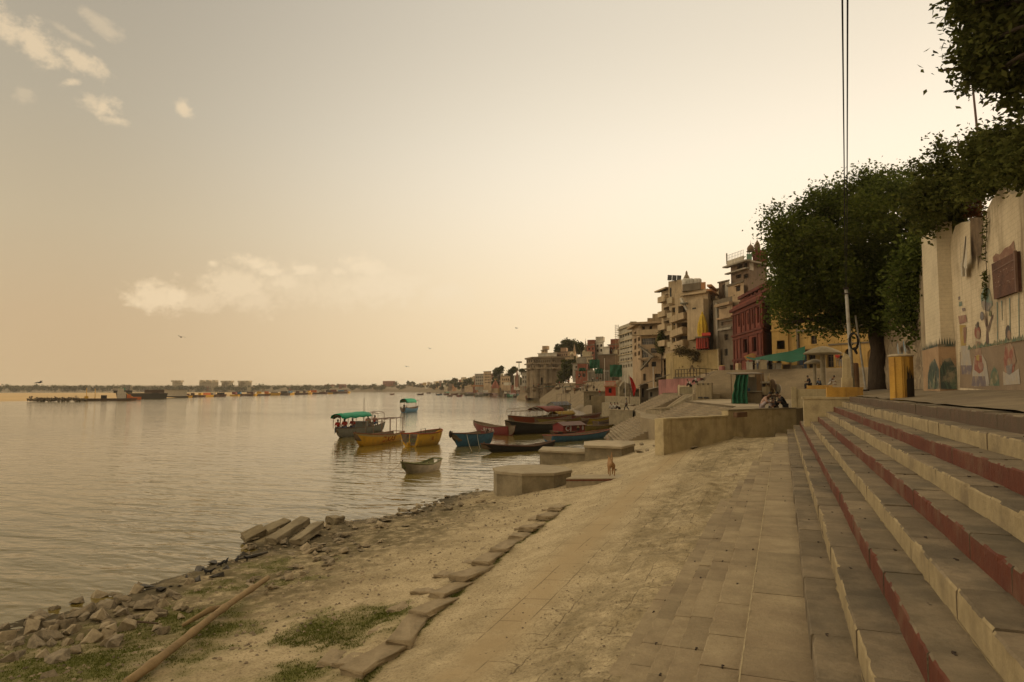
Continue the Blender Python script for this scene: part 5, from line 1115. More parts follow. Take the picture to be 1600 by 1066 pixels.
# --- tall tan building
zb = zat(548, 138)
TB = House('tall_building', 'tall tan building with stepped balconies and solar panels on its roof', 'building', [(1057, 143), (1109, 136), (1117, 142)], zb-1, zat(452, 138), TAN2, back=13)
TB.win(1, 1099.5, 457, 1104.5, 466, 'window', glass=GLASS, shade=1)
if True:
    TB.wins = [(0, *w_[1:]) for w_ in TB.wins]
    TB.win(0, 1060, 477, 1072, 494, 'opening', glass=TAN2, deep=1.6).win(0, 1074, 484, 1078, 500, 'opening', deep=.5).win(0, 1058, 503, 1076, 521, 'opening', glass=TAN2, deep=1.6).win(0, 1056.9, 524, 1074, 541, 'opening', glass=GREENP, deep=1.4).win(0, 1090, 482, 1096, 484.5, 'opening')
TB.grid(1, 1110, 462, 1116, 500, 1, 3, kind='window', glass=ORG)  # orange light on the right face put into the pane colour
TB.build()
TB.ledge(0, TB.z1-.9, .35, 1.0, 1068, 1110, m=TAN2).ledge(1, zat(452, 140), .4, .9, m=ORG).ledge(1, zat(459, 140), .4, .9, m=ORG, name='floor_slab')  # right face ledges coloured orange for the warm light on that side
# stepped balcony slabs with slanted fronts
A, u, n, ln = TB.fr(0); P = lambda x, z_, d=0: A+u*x+n*d+Vector((0, 0, z_))
for (x0, y0, x1, y1, x2, y2, x3, y3) in ((1055, 504, 1073, 498, 1079, 514, 1082, 520), (1055, 529, 1074, 521, 1078, 545, 1055, 548)):
    pass
for px0, px1, pyl, pyr, h_, pr_, cut in ((1055, 1077, 504, 497, 1.15, 1.7, 2.2), (1055, 1075, 527, 520, 1.2, 1.7, 1.2), (1056, 1076, 547, 540, 1.2, 1.7, .3)):
    a, z0_ = TB.pt(0, px0, pyl); b, z1_ = TB.pt(0, px1, pyr); q = MB()
    q.wall([P(a, z0_, pr_), P(b, z1_, pr_), P(b-.2, z1_+h_, pr_), P(a, z0_+h_, pr_)], n*-.18)
    q.wall([P(a, z0_-.2, pr_-.004), P(b, z1_-.2, pr_-.004), P(b, z1_-.004, pr_-.004), P(a, z0_-.004, pr_-.004)], n*-(pr_-.01))
    q.wall([P(b-.15, z1_, pr_-.19), P(b, z1_, pr_-.19), P(b-.05, z1_+h_, pr_-.19), P(b-.2, z1_+h_, pr_-.19)], n*-(pr_-.2))
    q.build('balcony', TAN2, TB.t)
a, z0_ = TB.pt(0, 1082.5, 533); b, z1_ = TB.pt(0, 1107, 467)
MB().wall([P(a, z0_, 1.6), P(b, z0_+.6, 1.6), P(b, z1_, 1.6), P(a, z1_, 1.6)], n*-1.59).build('blank_bay', TAN2, TB.t)
MB().wall([P(TB.pt(0, 1090, 483)[0], TB.pt(0, 1090, 484.5)[1], 1.64), P(TB.pt(0, 1096, 483)[0], TB.pt(0, 1090, 484.5)[1], 1.64), P(TB.pt(0, 1096, 483)[0], TB.pt(0, 1090, 482)[1], 1.64), P(TB.pt(0, 1090, 483)[0], TB.pt(0, 1090, 482)[1], 1.64)], n*-.03).build('vent', DARK, TB.t)
q = MB(); a, z0_ = TB.pt(0, 1070, 468); b, z1_ = TB.pt(0, 1080, 486); q.wall([P(a, z0_, 1.7), P(a+.5, z0_+.2, 1.7), P(b+.5, z1_, 1.7), P(b, z1_, 1.7)], n*-.3); q.build('slanted_fin', WHT, TB.t)
q = MB(); c = P(TB.pt(0, 1078.5, 475)[0], TB.pt(0, 1078, 475)[1], 1.9); q.lathe((c.x, c.y, c.z-.4), [(.02, 0), (.5, .12), (.85, .4), (.9, .46)], 14); q.build('satellite_dish', mat('dish_grey', (.4, .42, .38)), TB.t, smooth=True)
LT = House('', '', '', [(1035.5, 152), (1047.5, 147.5), (1058, 145)], zb-1, zat(449, 148), TAN2, back=9, parent=TB.t, part='balcony_tower')
for y0, y1 in ((458, 470), (478, 492), (500, 511), (523, 536)): LT.win(0, 1037, y0, 1047, y1, 'opening', glass=GREYB, deep=1.2).win(1, 1049.5, y0+2, 1055, y1-1, 'opening', deep=.5)
LT.build()
for py in (473, 496, 516, 541): LT.balcony(0, 1036, 1047.3, py, 1.3, 1.1, m=TAN2).balcony(1, 1048, 1056, py+1, 1.0, 1.0, m=CREAM2)
LT.ledge(0, LT.z1-.3, .3, 1.2).ledge(0, zat(453.5, 150), .25, 1.1, m=OLD, name='floor_slab')
MB().prism([q_(1047, 146), q_(1068, 143), q_(1069, 150), q_(1049, 152)], TB.z1-2, zat(437.5, 145)).build('stair_tower', TAN2, TB.t)
MB().wall([Ph(1048.8, 145.6, zat(462, 145)), Ph(1051, 145.3, zat(462, 145)), Ph(1051, 145.3, zat(448, 145)), Ph(1048.8, 145.6, zat(448, 145))], (0, -.06, 0)).build('window', DARK, TB.t)
for k in range(3):
    a, b = Ph(1045.5+k*7.4, 144, zat(436.5+k*.3, 144)), Ph(1052.4+k*7.4, 144, zat(437+k*.3, 144)); v = Vector((FW.x, FW.y, 0))*1.3+Vector((0, 0, 1.3))+RT*.4
    MB().wall([a, b, b+v, a+v], Vector((0, 0, .08))).build('solar_panel', mat('solar_cell', (.009, .009, .012), rough=.4, bump=0), TB.t)
q = MB()
for px in (1048, 1054, 1061, 1066): q.tube([Ph(px, 144.5, zat(438, 144.5)), Ph(px, 144.5, zat(434.5, 144.5))], .06, 4)
q.build('panel_stand', IRON, TB.t)
for px in (1073.5, 1078, 1082.5, 1090.5, 1094.5): c = Ph(px, 142, TB.z1+.5); MB().lathe((c.x, c.y, c.z+1.0), [(.62, 0), (.66, .1), (.66, 1.25), (.45, 1.5), (.2, 1.55)], 10).build('water_tank', WHITE, TB.t, smooth=True, angle=50)
MB().prism([q_(1069, 140), q_(1098, 137), q_(1099, 145), q_(1070, 147)], TB.z1, TB.z1+1.45).build('roof_room', OLD, TB.t)
q = MB(); q.prism([q_(1098.5, 137), q_(1106, 136.5), q_(1106, 142), q_(1099, 142)], TB.z1, zat(441, 138)); q.build('roof_room', ORG, TB.t)
t = thing('temple_spire', 'thin dark temple spire rising behind the tall tan building', 'spire', Ph(1076, 175, 20)); c = Ph(1076, 175, 26)
MB().lathe((c.x, c.y, 24), [(1.0, 0), (.9, 8), (.75, zat(432, 175)-24), (.3, zat(427, 175)-24), (.3, zat(425, 175)-24), (.12, zat(421.5, 175)-24)], 8).build('shaft', SAND2, t)
# stained retaining wall under it
RW = House('retaining_wall', 'stained yellow retaining wall below the tall tan building', 'wall', [(1041, 146), (1052, 138), (1126, 128)], 4.5, zb-.3, YOLD, back=6); RW.win(1, 1061, 574, 1062, 576, 'opening').win(1, 1066, 572, 1067.5, 574.5, 'opening').win(1, 1064, 578, 1065, 580, 'opening').build()
q = MB()
for a, b in (((1076, 582), (1081, 571)), ((1081, 571), (1086, 581))): q.tube([Pd(*a, 132.5), Pd(*b, 131.8)], .14, 5)
q.build('old_roof_line', BRN, RW.t); RW.pil(1, 1124.5, 1126, 6, zb-.2, .6, m=CREAMW)
P = np.concatenate([blob_pts(Pd(px, py, 133), (rx*.13, .6, ry*.13), nn_, 10, .5, 300+px) for px, py, rx, ry, nn_ in ((1066, 549, 12, 2.5, 500), (1082, 551, 7, 3, 300), (1087, 560, 2.5, 7, 200), (1100, 551, 14, 2, 350), (1112, 556, 8, 3, 250))])
t = thing('wall_creeper', 'dry dark creeper trailing over the top of the stained yellow retaining wall', 'plant', Pd(1080, 552, 133)); leaf_object(P, .5, 'foliage', leafmat('dry_dark_leaf', (.09, .075, .035), (.16, .12, .06), .2), t, 51)
# yellow shikhara with red kiosk
t = thing('small_temple', 'small temple with bright yellow tower and red pillared shrine', 'temple', Ph(1098, 131, zb)); c = Ph(1099.5, 132, 0); r0 = 6.6*132/F
prof = [(1.12, zat(527, 132)), (1.15, zat(517, 132)), (1.08, zat(509, 132)), (.92, zat(502, 132)), (.7, zat(496, 132)), (.42, zat(491.5, 132)), (.2, zat(490, 132)), (.26, zat(488.8, 132)), (.05, zat(486, 132))]
q = MB()
for i in range(len(prof)-1):
    for j in range(16):
        f0 = lambda jj: 1.0 if jj % 2 == 0 else .84
        a0, a1 = 2*math.pi*j/16, 2*math.pi*(j+1)/16; (k0, z0_), (k1, z1_) = prof[i], prof[i+1]
        pt_ = lambda a, kk, jj, z: (c.x+r0*kk*f0(jj)*math.cos(a), c.y+r0*kk*f0(jj)*math.sin(a), z)
        q.quad(pt_(a0, k0, j, z0_), pt_(a1, k0, j+1, z0_), pt_(a1, k1, j+1, z1_), pt_(a0, k1, j, z1_))
q.build('tower', mat('turmeric_yellow', (.62, .42, .03), (.45, .3, .03), 2.5, .7, .3, c3=(.3, .2, .04), s3=2), t)
for k in range(5): a = math.pi+k*.8; MB().lathe((c.x+r0*.95*math.cos(a), c.y+r0*.95*math.sin(a), zat(522, 132)), [(.24, 0), (.26, .9), (.16, 1.7), (.03, 2.4)], 6).build('turret', MATS['turmeric_yellow'], t)
q = MB(); q.prism([q_(1089, 131), q_(1108.5, 129), q_(1110, 134), q_(1090, 136)], zb, zat(529, 131)); q.build('shrine_body', REDC, t)
MB().prism([q_(1087.5, 130), q_(1110, 128), q_(1111, 135), q_(1089, 137)], zat(529, 131)+.004, zat(526.5, 131)).build('roof_slab', OLD, t)
q = MB()
for px in (1091, 1094.5, 1098, 1102, 1106): a = Ph(px, 130.2-(px-1089)*.1, 0); q.tube([up(a-nb*.8, zb), up(a-nb*.8, zat(529, 130.5))], .16, 6)
q.build('column', mat('dark_red_column', (.3, .05, .03)), t)
q = MB(); a, b = Ph(1103, 128.8, 0), Ph(1108, 128.4, 0); q.wall([up(a, zb+.1), up(b, zb+.1), up(b, zat(534, 129)), up(a, zat(534, 129))], nb*.1); q.build('doorway', DARK, t)
MB().prism([q_(1098, 127.5), q_(1112, 126.5), q_(1112, 130), q_(1099, 131)], zat(525.5, 129), zat(521, 129)).build('red_canopy', REDC, t)
# pink wall and railings below
t = thing('railing_terrace', 'pink walled terrace with a rusty railing below the stained yellow wall', 'terrace', Ph(1060, 108, 5)); A, B, C_ = Ph(1056, 112, 0), Ph(1094, 104, 0), Ph(1122, 110, 0); zt_ = zat(591, 106)
MB().prism([tuple(p)[:2] for p in (A, B, C_, C_+nb*20, A+nb*24)], 3.5, zt_).build('terrace_body', PINK, t)
MB().prism([tuple(p)[:2] for p in (A-nb*.6, B-nb*.6, B+nb*3, A+nb*3)], zt_+.004, zt_+.28).build('edge_slab', OLD, t)
q = MB()
for k in range(9): p = A.lerp(B, k/8); q.tube([up(p, zt_+.2), up(p, zt_+1.45)], .05, 4)
for k in range(4): p = B.lerp(C_, k/3); q.tube([up(p, zt_+.1), up(p, zt_+1.45)], .05, 4)
for z in (.75, 1.45): q.tube([up(A, zt_+z), up(B, zt_+z), up(C_, zt_+z)], .045, 4)
q.build('railing', IRON, t)
solid('pink_wall', 'low dusty pink wall standing by the ghat steps', 'wall', [(1034, 107), (1057, 104), (1058, 108), (1035, 110)], 4.5, zat(613, 106), PINK)
# striped round drum on the bank and small cream pillar
for px, d, y0, y1, w_, m1, lb in ((1129, 110, 571, 594, 9, mat('ochre_cream', (.5, .34, .14)), 'round ochre drum with a red band at the top of the bank'), (1154.5, 100, 568, 590, 9, CREAM2, 'pale yellow square pillar at the corner of the red building')):
    t = thing('masonry_pillar', lb, 'pillar', Ph(px, d, zat(y1, d))); c = Ph(px, d, zat(y1, d)); r = w_*d/F/2
    MB().lathe((c.x, c.y, c.z-.8), [(r, 0), (r, zat(y0, d)-c.z+.7), (r*.85, zat(y0, d)-c.z+.8)], 12 if px < 1140 else 4).build('shaft', m1, t)
    MB().lathe((c.x, c.y, zat(y0+8, d)), [(r*1.02, 0), (r*1.02, .7)], 12 if px < 1140 else 4).build('band', PINK if px < 1140 else TAN, t)
m_ = MB(); m_.add([Ph(1068, 92, 4.88), Ph(1150, 88, 4.4), Ph(1160, 95, 7.9), Ph(1118, 98, P2), Ph(1122, 112, P2+.6), Ph(1096, 106, zt_-.1)], [(0, 1, 2, 3, 5), (3, 4, 5)]); struct(m_.build('earth_bank', BANK))
# --- tan building with the outside stair
SB = House('stair_building', 'tan four storey building with zigzag outside stairs and blue windows', 'building', [(989, 172), (1002, 160), (1038, 157)], 3, zat(505, 160), TAN, back=14)
SB.win(1, 1003.5, 510, 1007.5, 521, 'window', shade=1).win(1, 1015, 509, 1019, 520, 'window', shade=1).win(1, 1028, 512, 1030, 514, 'opening').win(1, 1002.5, 528, 1024, 539, 'window', nx=6, ny=2, frame=GREYB, glass=GLASS).win(1, 1030, 527, 1035, 538, 'window').win(1, 1003, 546, 1013, 559, 'window', nx=3, ny=3, frame=GREYB, glass=GLASS).win(1, 1017, 544, 1026, 552, 'window', nx=3, ny=2, frame=GREYB, glass=GLASS).win(1, 1004, 564, 1013, 574, 'window', nx=3, ny=2).win(1, 1005, 584, 1009, 595, 'door').win(1, 1023, 584, 1032, 597, 'window', nx=4, ny=1).win(1, 1018, 565, 1025, 573, 'opening').grid(0, 990, 512, 1001, 560, 2, 4)
SB.build(); SB.ledge(1, SB.z1-.35, .5, 2.0).ledge(0, SB.z1-.35, .5, 1.2).ledge(1, zat(524, 159), .35, 1.6, m=TAN2, name='floor_slab').ledge(1, zat(562, 159), .35, .5, name='floor_slab').balcony(1, 1000, 1036, 523, 1.5, 1.0, m=TAN2)
MB().prism([q_(1021, 160), q_(1040, 159), q_(1040, 168), q_(1022, 168)], SB.z1, zat(490, 160)).build('roof_room', TAN2, SB.t); MB().prism([q_(1013, 160), q_(1022, 160), q_(1022, 166), q_(1013, 166)], SB.z1, zat(496.5, 160)).build('roof_room', TAN2, SB.t)
A, u, n, ln = SB.fr(1); P = lambda px, py, d=0: A+u*SB.pt(1, px, py)[0]+n*d+Vector((0, 0, SB.pt(1, px, py)[1]))
for (x0, y0), (x1, y1) in (((1000, 540), (1023, 557)), ((1023, 558), (1006, 577))):
    q = MB(); d_ = 1.2 if y0 < 550 else 2.4
    q.wall([P(x0, y0, d_), P(x1, y1, d_), P(x1, y1+2.2, d_), P(x0, y0+2.2, d_)], n*-1.1); q.wall([P(x0, y0-3.6, d_+.02), P(x1, y1-3.6, d_+.02), P(x1, y1-3.0, d_+.02), P(x0, y0-3.0, d_+.02)], n*-.08)
    for k in range(9): s_ = k/8; xx, yy_ = x0+(x1-x0)*s_, y0+(y1-y0)*s_; q.tube([P(xx, yy_, d_-.04), P(xx, yy_-3.4, d_-.04)], .03, 4)
    q.build('stair_flight', GREYB, SB.t)
MB().wall([P(1020, 556.5, 2.5), P(1027, 556.5, 2.5), P(1027, 559, 2.5), P(1020, 559, 2.5)], n*-2.4).build('landing', GREYB, SB.t)
tree('cypress', 'dark narrow cypress against the tan stair building', Ph(1034, 152, 6), [(1034, 545, 3.4, 8), (1034, 532, 2.8, 10), (1034.5, 522, 1.8, 7)], 152, .5, 60000, .2, LEAFD, 61, sig=.5, dj=.2, limb_n=2)
GP = House('gap_filler', 'dark house shaped filler added for the shaded gap left of the stained yellow retaining wall', 'building', [(1032, 166), (1047, 163)], 3, zat(546, 165), OLD, back=8); GP.win(0, 1036, 556, 1041, 566).win(0, 1035, 575, 1040, 586, 'opening').build()  # dark block added to fill a gap that is only in shadow
# --- grey hotel in scaffolding
HB = House('scaffolded_hotel', 'pale grey many windowed block with bamboo scaffolding on its left', 'building', [(968, 225), (989, 208), (1003, 214)], 6, zat(511, 215), bm_('pale_grey_block', (.5, .44, .33)), back=16)
HB.grid(0, 969, 515, 988, 578, 5, 6, .6, .5, nx=2, ny=1, glass=GLASS, frame=GREYB).grid(1, 990, 515, 1002, 578, 3, 5, .5, .5, nx=2, ny=1).build()
for py in (521, 532, 543, 554, 565): HB.ledge(0, zat(py, 215), .3, .35, m=CREAM2, name='floor_slab')
HB.parapet(1.0).ledge(0, HB.z1-.2, .3, .5); MB().prism([q_(986, 212), q_(996, 212), q_(996, 220), q_(986, 220)], HB.z1, zat(503, 214)).build('roof_room', CREAM2, HB.t)
t = thing('scaffolding', 'bamboo scaffolding poles standing left of the grey block', 'scaffold', Ph(965, 222, 20)); q = MB()
for px in (962.5, 965, 967.4):
    for d in (222, 225): q.tube([Ph(px, d, 12), Ph(px, d, zat(507, 222))], .07, 4)
for k in range(9): z = zat(536-k*3.4, 222); q.tube([Ph(961.5, 222, z), Ph(968, 224, z)], .06, 4); q.tube([Ph(962.5, 222, z), Ph(962.5, 226, z)], .05, 4)
q.build('bamboo_frame', mat('bamboo', (.4, .3, .16)), t)
# ------------------------------------------------------------------ boats
GW = mat('boat_wood', (.2, .14, .085), (.12, .085, .05), 3, .8, .3)
def lerp(a, b, t): return a+(b-a)*t
class Boat:
    def __init__(s, label, bow, stern, B=1.5, H=.75, bow_rise=.55, stern_rise=.2, transom=.55, hull='w', inside=None, rail=None, group=None, name='rowing_boat', L=None, full=3.2, seats=3, band=None, posts=True, cat='boat', rake=.7, sag=0):
        a, b = Pz(*bow, 0), Pz(*stern, 0); s.c = (a+b)/2; d = a-b; s.L = L or d.length+rake*.6; rz = math.atan2(d.y, d.x)
        s.full = full; s.B, s.H, s.br, s.sr, s.tr, s.rake = B, H, bow_rise, stern_rise, transom, rake
        s.t = thing(name, label, cat, (s.c.x, s.c.y, 0), rz, group)
        inv = WM[s.t.name].inverted(); s.side = 1 if (inv @ CAM).y > 0 else -1; s.camx = (inv @ CAM).x
        n = 15; m = MB(); s.n = n
        for i in range(n):
            t = i/(n-1); sec = s.section(t)
            ring = [(x, y, z) for x, y, z in sec]                     # keel -> gunwale, starboard (+y)
            w_ = ring[-1][1]; zs = ring[-1][2]; x_ = ring[-1][0]; iw = max(w_-.06, .012); fz = max(.12-.0, ring[0][2]+.1)
            inner = [(x_, iw, zs), (x_-(.1 if t > .9 else 0), iw*.8, lerp(fz, zs, .4)), (ring[0][0]-(.12 if t > .9 else 0), iw*.45, fz)]
            full = [(x, -y, z) for x, y, z in reversed(inner)]        # port inner floor -> up
            loop = [(x, -y, z) for x, y, z in reversed(ring)] + ring[1:] + inner + [(inner[-1][0], -inner[-1][1], inner[-1][2])] + [(x, -y, z) for x, y, z in reversed(inner[:-1])]
            m.v += loop
        k = len(loop); kr = 2*len(ring)-1
        for i in range(n-1):
            for j in range(k):
                a_, b_ = j, (j+1) % k
                m.f.append((i*k+a_, i*k+b_, (i+1)*k+b_, (i+1)*k+a_)); up_ = (j == 0 or j == kr-2)
                m.m.append(1 if (kr-1 <= j) else (2 if (band and up_) else 0))
        m.f.append(tuple(range(k))[::-1]); m.m.append(0); m.f.append(tuple((n-1)*k+j for j in range(k))); m.m.append(0)
        m.build('hull', [hull, inside or GW, band or hull], s.t, world=False, smooth=True, angle=35)
        q = MB()
        for sg in (-1, 1): q.tube([(x, sg*(y+.01), z+.02) for x, y, z in (s.section(i/24)[-1] for i in range(25))], .045, 6)
        x, y, z = s.section(0)[-1]; q.tube([(x, -y, z+.02), (x, y, z+.02)], .05, 6)
        q.build('gunwale', rail or GW, s.t, world=False)
        for i in range(seats):
            t = lerp(.2, .74, i/max(1, seats-1)); x, y, z = s.section(t)[-1]
            MB().box((x, 0, z-.17), (.13, y-.05, .025)).build('seat', GW, s.t, world=False)
        if posts:
            q = MB(); x, y, z = s.section(.965)[-1]; q.tube([(x, 0, z-.05), (x+.04, 0, z+.2)], .05, 6)
            for t in (.15, .5): x, y, z = s.section(t)[-1]; q.tube([(x, s.side*y, z-.03), (x, s.side*y, z+.17)], .035, 5)
            q.build('mooring_post', GW, s.t, world=False)
    def half(s, t):
        if t > .45: return s.B/2*max(.02, 1-((t-.45)/.55)**s.full)
        return s.B/2*(1-(1-s.tr)*((.45-t)/.45)**2)
    def section(s, t):
        zs = s.H+s.br*max(0, (t-.35)/.65)**2+s.sr*max(0, (.35-t)/.35)**1.5
        zk = -.28+s.H*.75*max(0, (t-.8)/.2)**2+(1-s.tr)*s.H*.6*max(0, (.15-t)/.15)**2
        w_ = s.half(t); out = []
        for f, h in ((.0, 0), (.5, .07), (.78, .3), (.92, .62), (.975, .84), (1, 1)):
            z = lerp(zk, zs, h); x = s.L*(t-.5)-s.rake*.5+s.rake*h*max(0, (t-.6)/.4)**1.5-s.rake*.35*h*max(0, (.2-t)/.2)
            out.append((x, w_*f, z))
        return out
    def at(s, t, h):                                                   # half breadth on the outside at height h
        sec = s.section(t)
        for (x0, y0, z0), (x1, y1, z1) in zip(sec, sec[1:]):
            if z0 <= h <= z1: q = (h-z0)/(z1-z0); return lerp(x0, x1, q), lerp(y0, y1, q)
        return sec[-1][0], sec[-1][1]
    def text(s, body, t0, t1, z0, size, m, shear=.25, name='lettering'):
        cu = bpy.data.curves.new('lettering', 'FONT'); cu.body = body; cu.size = 1; cu.shear = shear; cu.resolution_u = 3; cu.offset = .012
        o = bpy.data.objects.new('lettering', cu); COL.objects.link(o); dg = bpy.context.evaluated_depsgraph_get(); dg.update()
        me = bpy.data.meshes.new_from_object(o.evaluated_get(dg)); bpy.data.objects.remove(o)
        xs_ = [v.co.x for v in me.vertices]; x0, x1 = min(xs_), max(xs_)
        for v in me.vertices:
            f = (v.co.x-x0)/(x1-x0); t = lerp(t0, t1, f); z = z0+v.co.y*size; x, y = s.at(t, z); v.co = (x, s.side*(y+.014), z)
        me.materials.clear(); me.materials.append(m); o = bpy.data.objects.new(name, me); COL.objects.link(o); o.parent = s.t
    def patch(s, pts, m, name='painted_mark', off=.012):
        q = MB(); v = []
        for t, z in pts: x, y = s.at(t, z); v.append((x, s.side*(y+off), z))
        q.add(v, [tuple(range(len(v)))]); q.build(name, m, s.t, world=False)
    def frame(s, t0, t1, h, n=4, r=.05, m=None, arch=.25, rails=True, z0=None):
        q = MB(); m = m or mat('pipe_frame', (.25, .16, .11), rough=.5)
        for i in range(n):
            x, y, z = s.section(lerp(t0, t1, i/(n-1)))[-1]; y = max(y*.92, .4)
            q.tube([(x, -y, z), (x, -y, h), (x, -y*.5, h+arch*.8), (x, 0, h+arch), (x, y*.5, h+arch*.8), (x, y, h), (x, y, z)], r, 5)
        if rails:
            xa, ya, _ = s.section(t0)[-1]; xb, yb, _ = s.section(t1)[-1]
            for f, hh in ((-1, 0), (1, 0), (0, arch)): q.tube([(xa, f*max(ya*.92, .4), h+hh), (xb, f*max(yb*.92, .4), h+hh)], r*.9, 5)
        q.build('canopy_frame', m, s.t, world=False)
    def tarp(s, t0, t1, h, m, arch=.35, drop=.3, lift=0, name='canopy', over=.12):
        q = MB(); nx, ny = 8, 10
        for i in range(nx+1):
            x, y, z = s.section(lerp(t0, t1, i/nx))[-1]; y = max(y, .55)+over
            for j in range(ny+1):
                f = -1+2*j/ny; zz = h+arch*(1-f*f)+.05+lift*i/nx-.05*math.sin(i*2.4+f)*(1-abs(f)); 
                if abs(f) > .99: zz -= drop*(.75+.25*math.sin(i*3))
                q.v.append((x+(.06*math.sin(j*2) if i in (0, nx) else 0), f*y*(1 if abs(f) < .99 else 1.03), zz))
        for i in range(nx):
            for j in range(ny): q.f.append((i*(ny+1)+j, (i+1)*(ny+1)+j, (i+1)*(ny+1)+j+1, i*(ny+1)+j+1)); q.m.append(0)
        o = q.build(name, m, s.t, world=False, smooth=True)
        md = o.modifiers.new('thickness', 'SOLIDIFY'); md.thickness = .025
    def pt(s, t, f=0, z=.3): x, y, zz = s.section(t)[-1]; return WM[s.t.name] @ Vector((x, f*y, z))
YB = paint('boat_yellow', (.72, .41, .04), .45, .35); RB_ = paint('boat_red', (.18, .028, .025), .45, .4); BKB = paint('boat_black', (.03, .027, .024), .5, .3); BLB = paint('boat_blue', (.06, .17, .28), .5, .5); GRB = paint('boat_grey', (.24, .24, .2), .55, .5); PALEB = paint('boat_pale', (.3, .26, .19), .6, .6); OLB = paint('boat_olive', (.25, .19, .045), .5, .5); BRB = paint('boat_brown', (.13, .06, .04), .55, .4); ORB = paint('boat_orange', (.26, .06, .022), .5, .4); LIL = paint('boat_lilac', (.22, .18, .24), .55, .4); GNB = paint('boat_green', (.05, .2, .12), .5, .4)
GTARP = mat('green_canopy', (.0, .32, .17), (.0, .25, .13), 2, .6, .15, 6); RTARP = mat('rust_red_canopy', (.19, .035, .02), (.13, .025, .016), 2, .7, .2, 6)
B1 = Boat('grey motor boat under a bright green canopy carrying passengers in red life vests', (526, 685), (590, 673), 2.1, .85, .25, .25, .8, GRB, name='motor_boat', rake=.5)
B1.frame(.02, .98, 2.35, 6, .036, arch=.2); B1.tarp(.42, .99, 2.38, GTARP, .3, .35)
q = MB(); q.box((B1.L*-.05, 0, 1.15), (.5, .75, .4)); q.build('engine_box', GRB, B1.t, world=False)
q = MB(); x, y, z = B1.section(0)[-1]; q.lathe((x-.05, 0, .55), [(.18, 0), (.34, .05), (.34, .12), (.18, .17)], 14); q.build('fender_tyre', IRON, B1.t, world=False); q = MB(); q.tube([(B1.L*-.02, .5, 2.3), (B1.L*-.02, .5, 4.4)], .03, 5); q.build('flagstaff', GW, B1.t, world=False)
B2 = Boat('yellow boat lettered in red with a bare canopy frame, left of its yellow neighbour', (557, 698.5), (618, 688.5), 2.0, .85, .5, .1, .7, YB, band=mat('cream_band', (.5, .4, .2)), name='rowing_boat', rail=mat('faded_red_rail', (.3, .12, .06)))
B2.frame(.06, .62, 2.45, 4, .032, arch=.02); B2.text('KAS', *((.5, .27) if B2.side > 0 else (.27, .5)), .2, .72, mat('lettering_red', (.32, .04, .02))); B2.patch([(.6, .2), (.53, .2), (.52, .72), (.59, .78)], mat('painted_orange', (.5, .15, .03)))
if B2.camx: pass
B3 = Boat('plain yellow boat with a red gunwale and rudder, right of the lettered yellow boat', (685, 691.5), (646, 697.5), 2.2, 1.15, .2, .1, .9, YB, full=4, rail=mat('red_rail', (.36, .07, .03)), name='rowing_boat', seats=4)
x, y, z = B3.section(0)[2]; q = MB(); q.box((x-.28, 0, .15), (.3, .03, .28)); q.tube([(x-.2, 0, .2), (x-.08, 0, 1.25)], .04, 6); q.build('rudder', YB, B3.t, world=False)
q = MB()
for r in range(2):
    for k in range(5): q.box((B3.section(0)[3][0]-.06, -.62+k*.2+r*.05, .72-r*.2), (.012, .07, .05))
q.build('stern_lettering', mat('faded_green_letters', (.12, .16, .05)), B3.t, world=False); B3.patch([(.5, .5), (.42, .5), (.42, .85), (.5, .85)], mat('faded_orange_mark', (.5, .2, .04)))
q = MB(); x, y, z = B3.section(.2)[-1]; q.tube([(x, -.5, z), (x, -.5, z+.45), (x+.9, -.5, z+.45), (x+.9, -.5, z)], .03, 5); q.build('rail_hoop', IRON, B3.t, world=False)
B4 = Boat('small weathered grey rowing boat with a mossy deck alone in the foreground water', (633, 741), (675, 734.5), 1.25, .5, .28, .22, .65, PALEB, inside=mat('mossy_wood', (.16, .17, .07), (.1, .1, .05)), rail=mat('mossy_wood', (.16, .17, .07)), seats=4, rake=.5)
tag(MB().tube([B4.pt(1, 0, .75), B4.pt(1.1, .5, .3)-Vector((.3, .4, .2)), Pz(620, 748, -.02)], .012, 5).build('mooring_rope', mat('rope', (.2, .16, .1))), 'short mooring rope hanging from the small grey rowing boat', 'rope')
B5 = Boat('blue rowing boat with twin white ropes moored left of the slim black boat', (711, 698), (752, 694.5), 2.1, 1.12, .18, .12, .9, BLB, full=4, rail=BRB, seats=3)
q = MB(); x, y, z = B5.section(1)[-1]; q.ball((x+.05, 0, z-.1), (.16, .16, .35)); x, y, z = B5.section(0)[-1]; q.ball((x-.08, 0, z-.1), (.16, .16, .35)); q.build('fender', IRON, B5.t, world=False)
for k, (a, b) in enumerate(((.8, (738, 706)), (.55, (751, 703)))):
    x, y, z = B5.section(a)[-1]; p = WM[B5.t.name] @ Vector((x, B5.side*y, z)); e = Pz(*b, -.05); tag(MB().tube([p.lerp(e, i/8)-Vector((0, 0, .5*math.sin(math.pi*i/8)*.5)) for i in range(9)], .015, 5).build('mooring_rope', mat('white_rope', (.45, .4, .3))), ('left' if k == 0 else 'right')+' of the two pale ropes slanting down from the blue rowing boat', 'rope')
B6 = Boat('dark red boat with RUPA painted in a white swoosh', (743, 676), (793, 680.5), 1.8, .95, .5, .2, .65, RB_, rail=GW)
B6.text('RUPA', *((.62, .3) if B6.side > 0 else (.3, .62)), .3, .7, mat('lettering_white', (.5, .45, .38)))
sw = [(.5+.2*math.cos(a), .56+.4*math.sin(a)) for a in [math.pi*(1.02+.9*i/16)*1 for i in range(17)]] if False else [(.70-.36*i/14, .56-.40*math.sin(math.pi*(.08+.75*i/14))+.05) for i in range(15)]
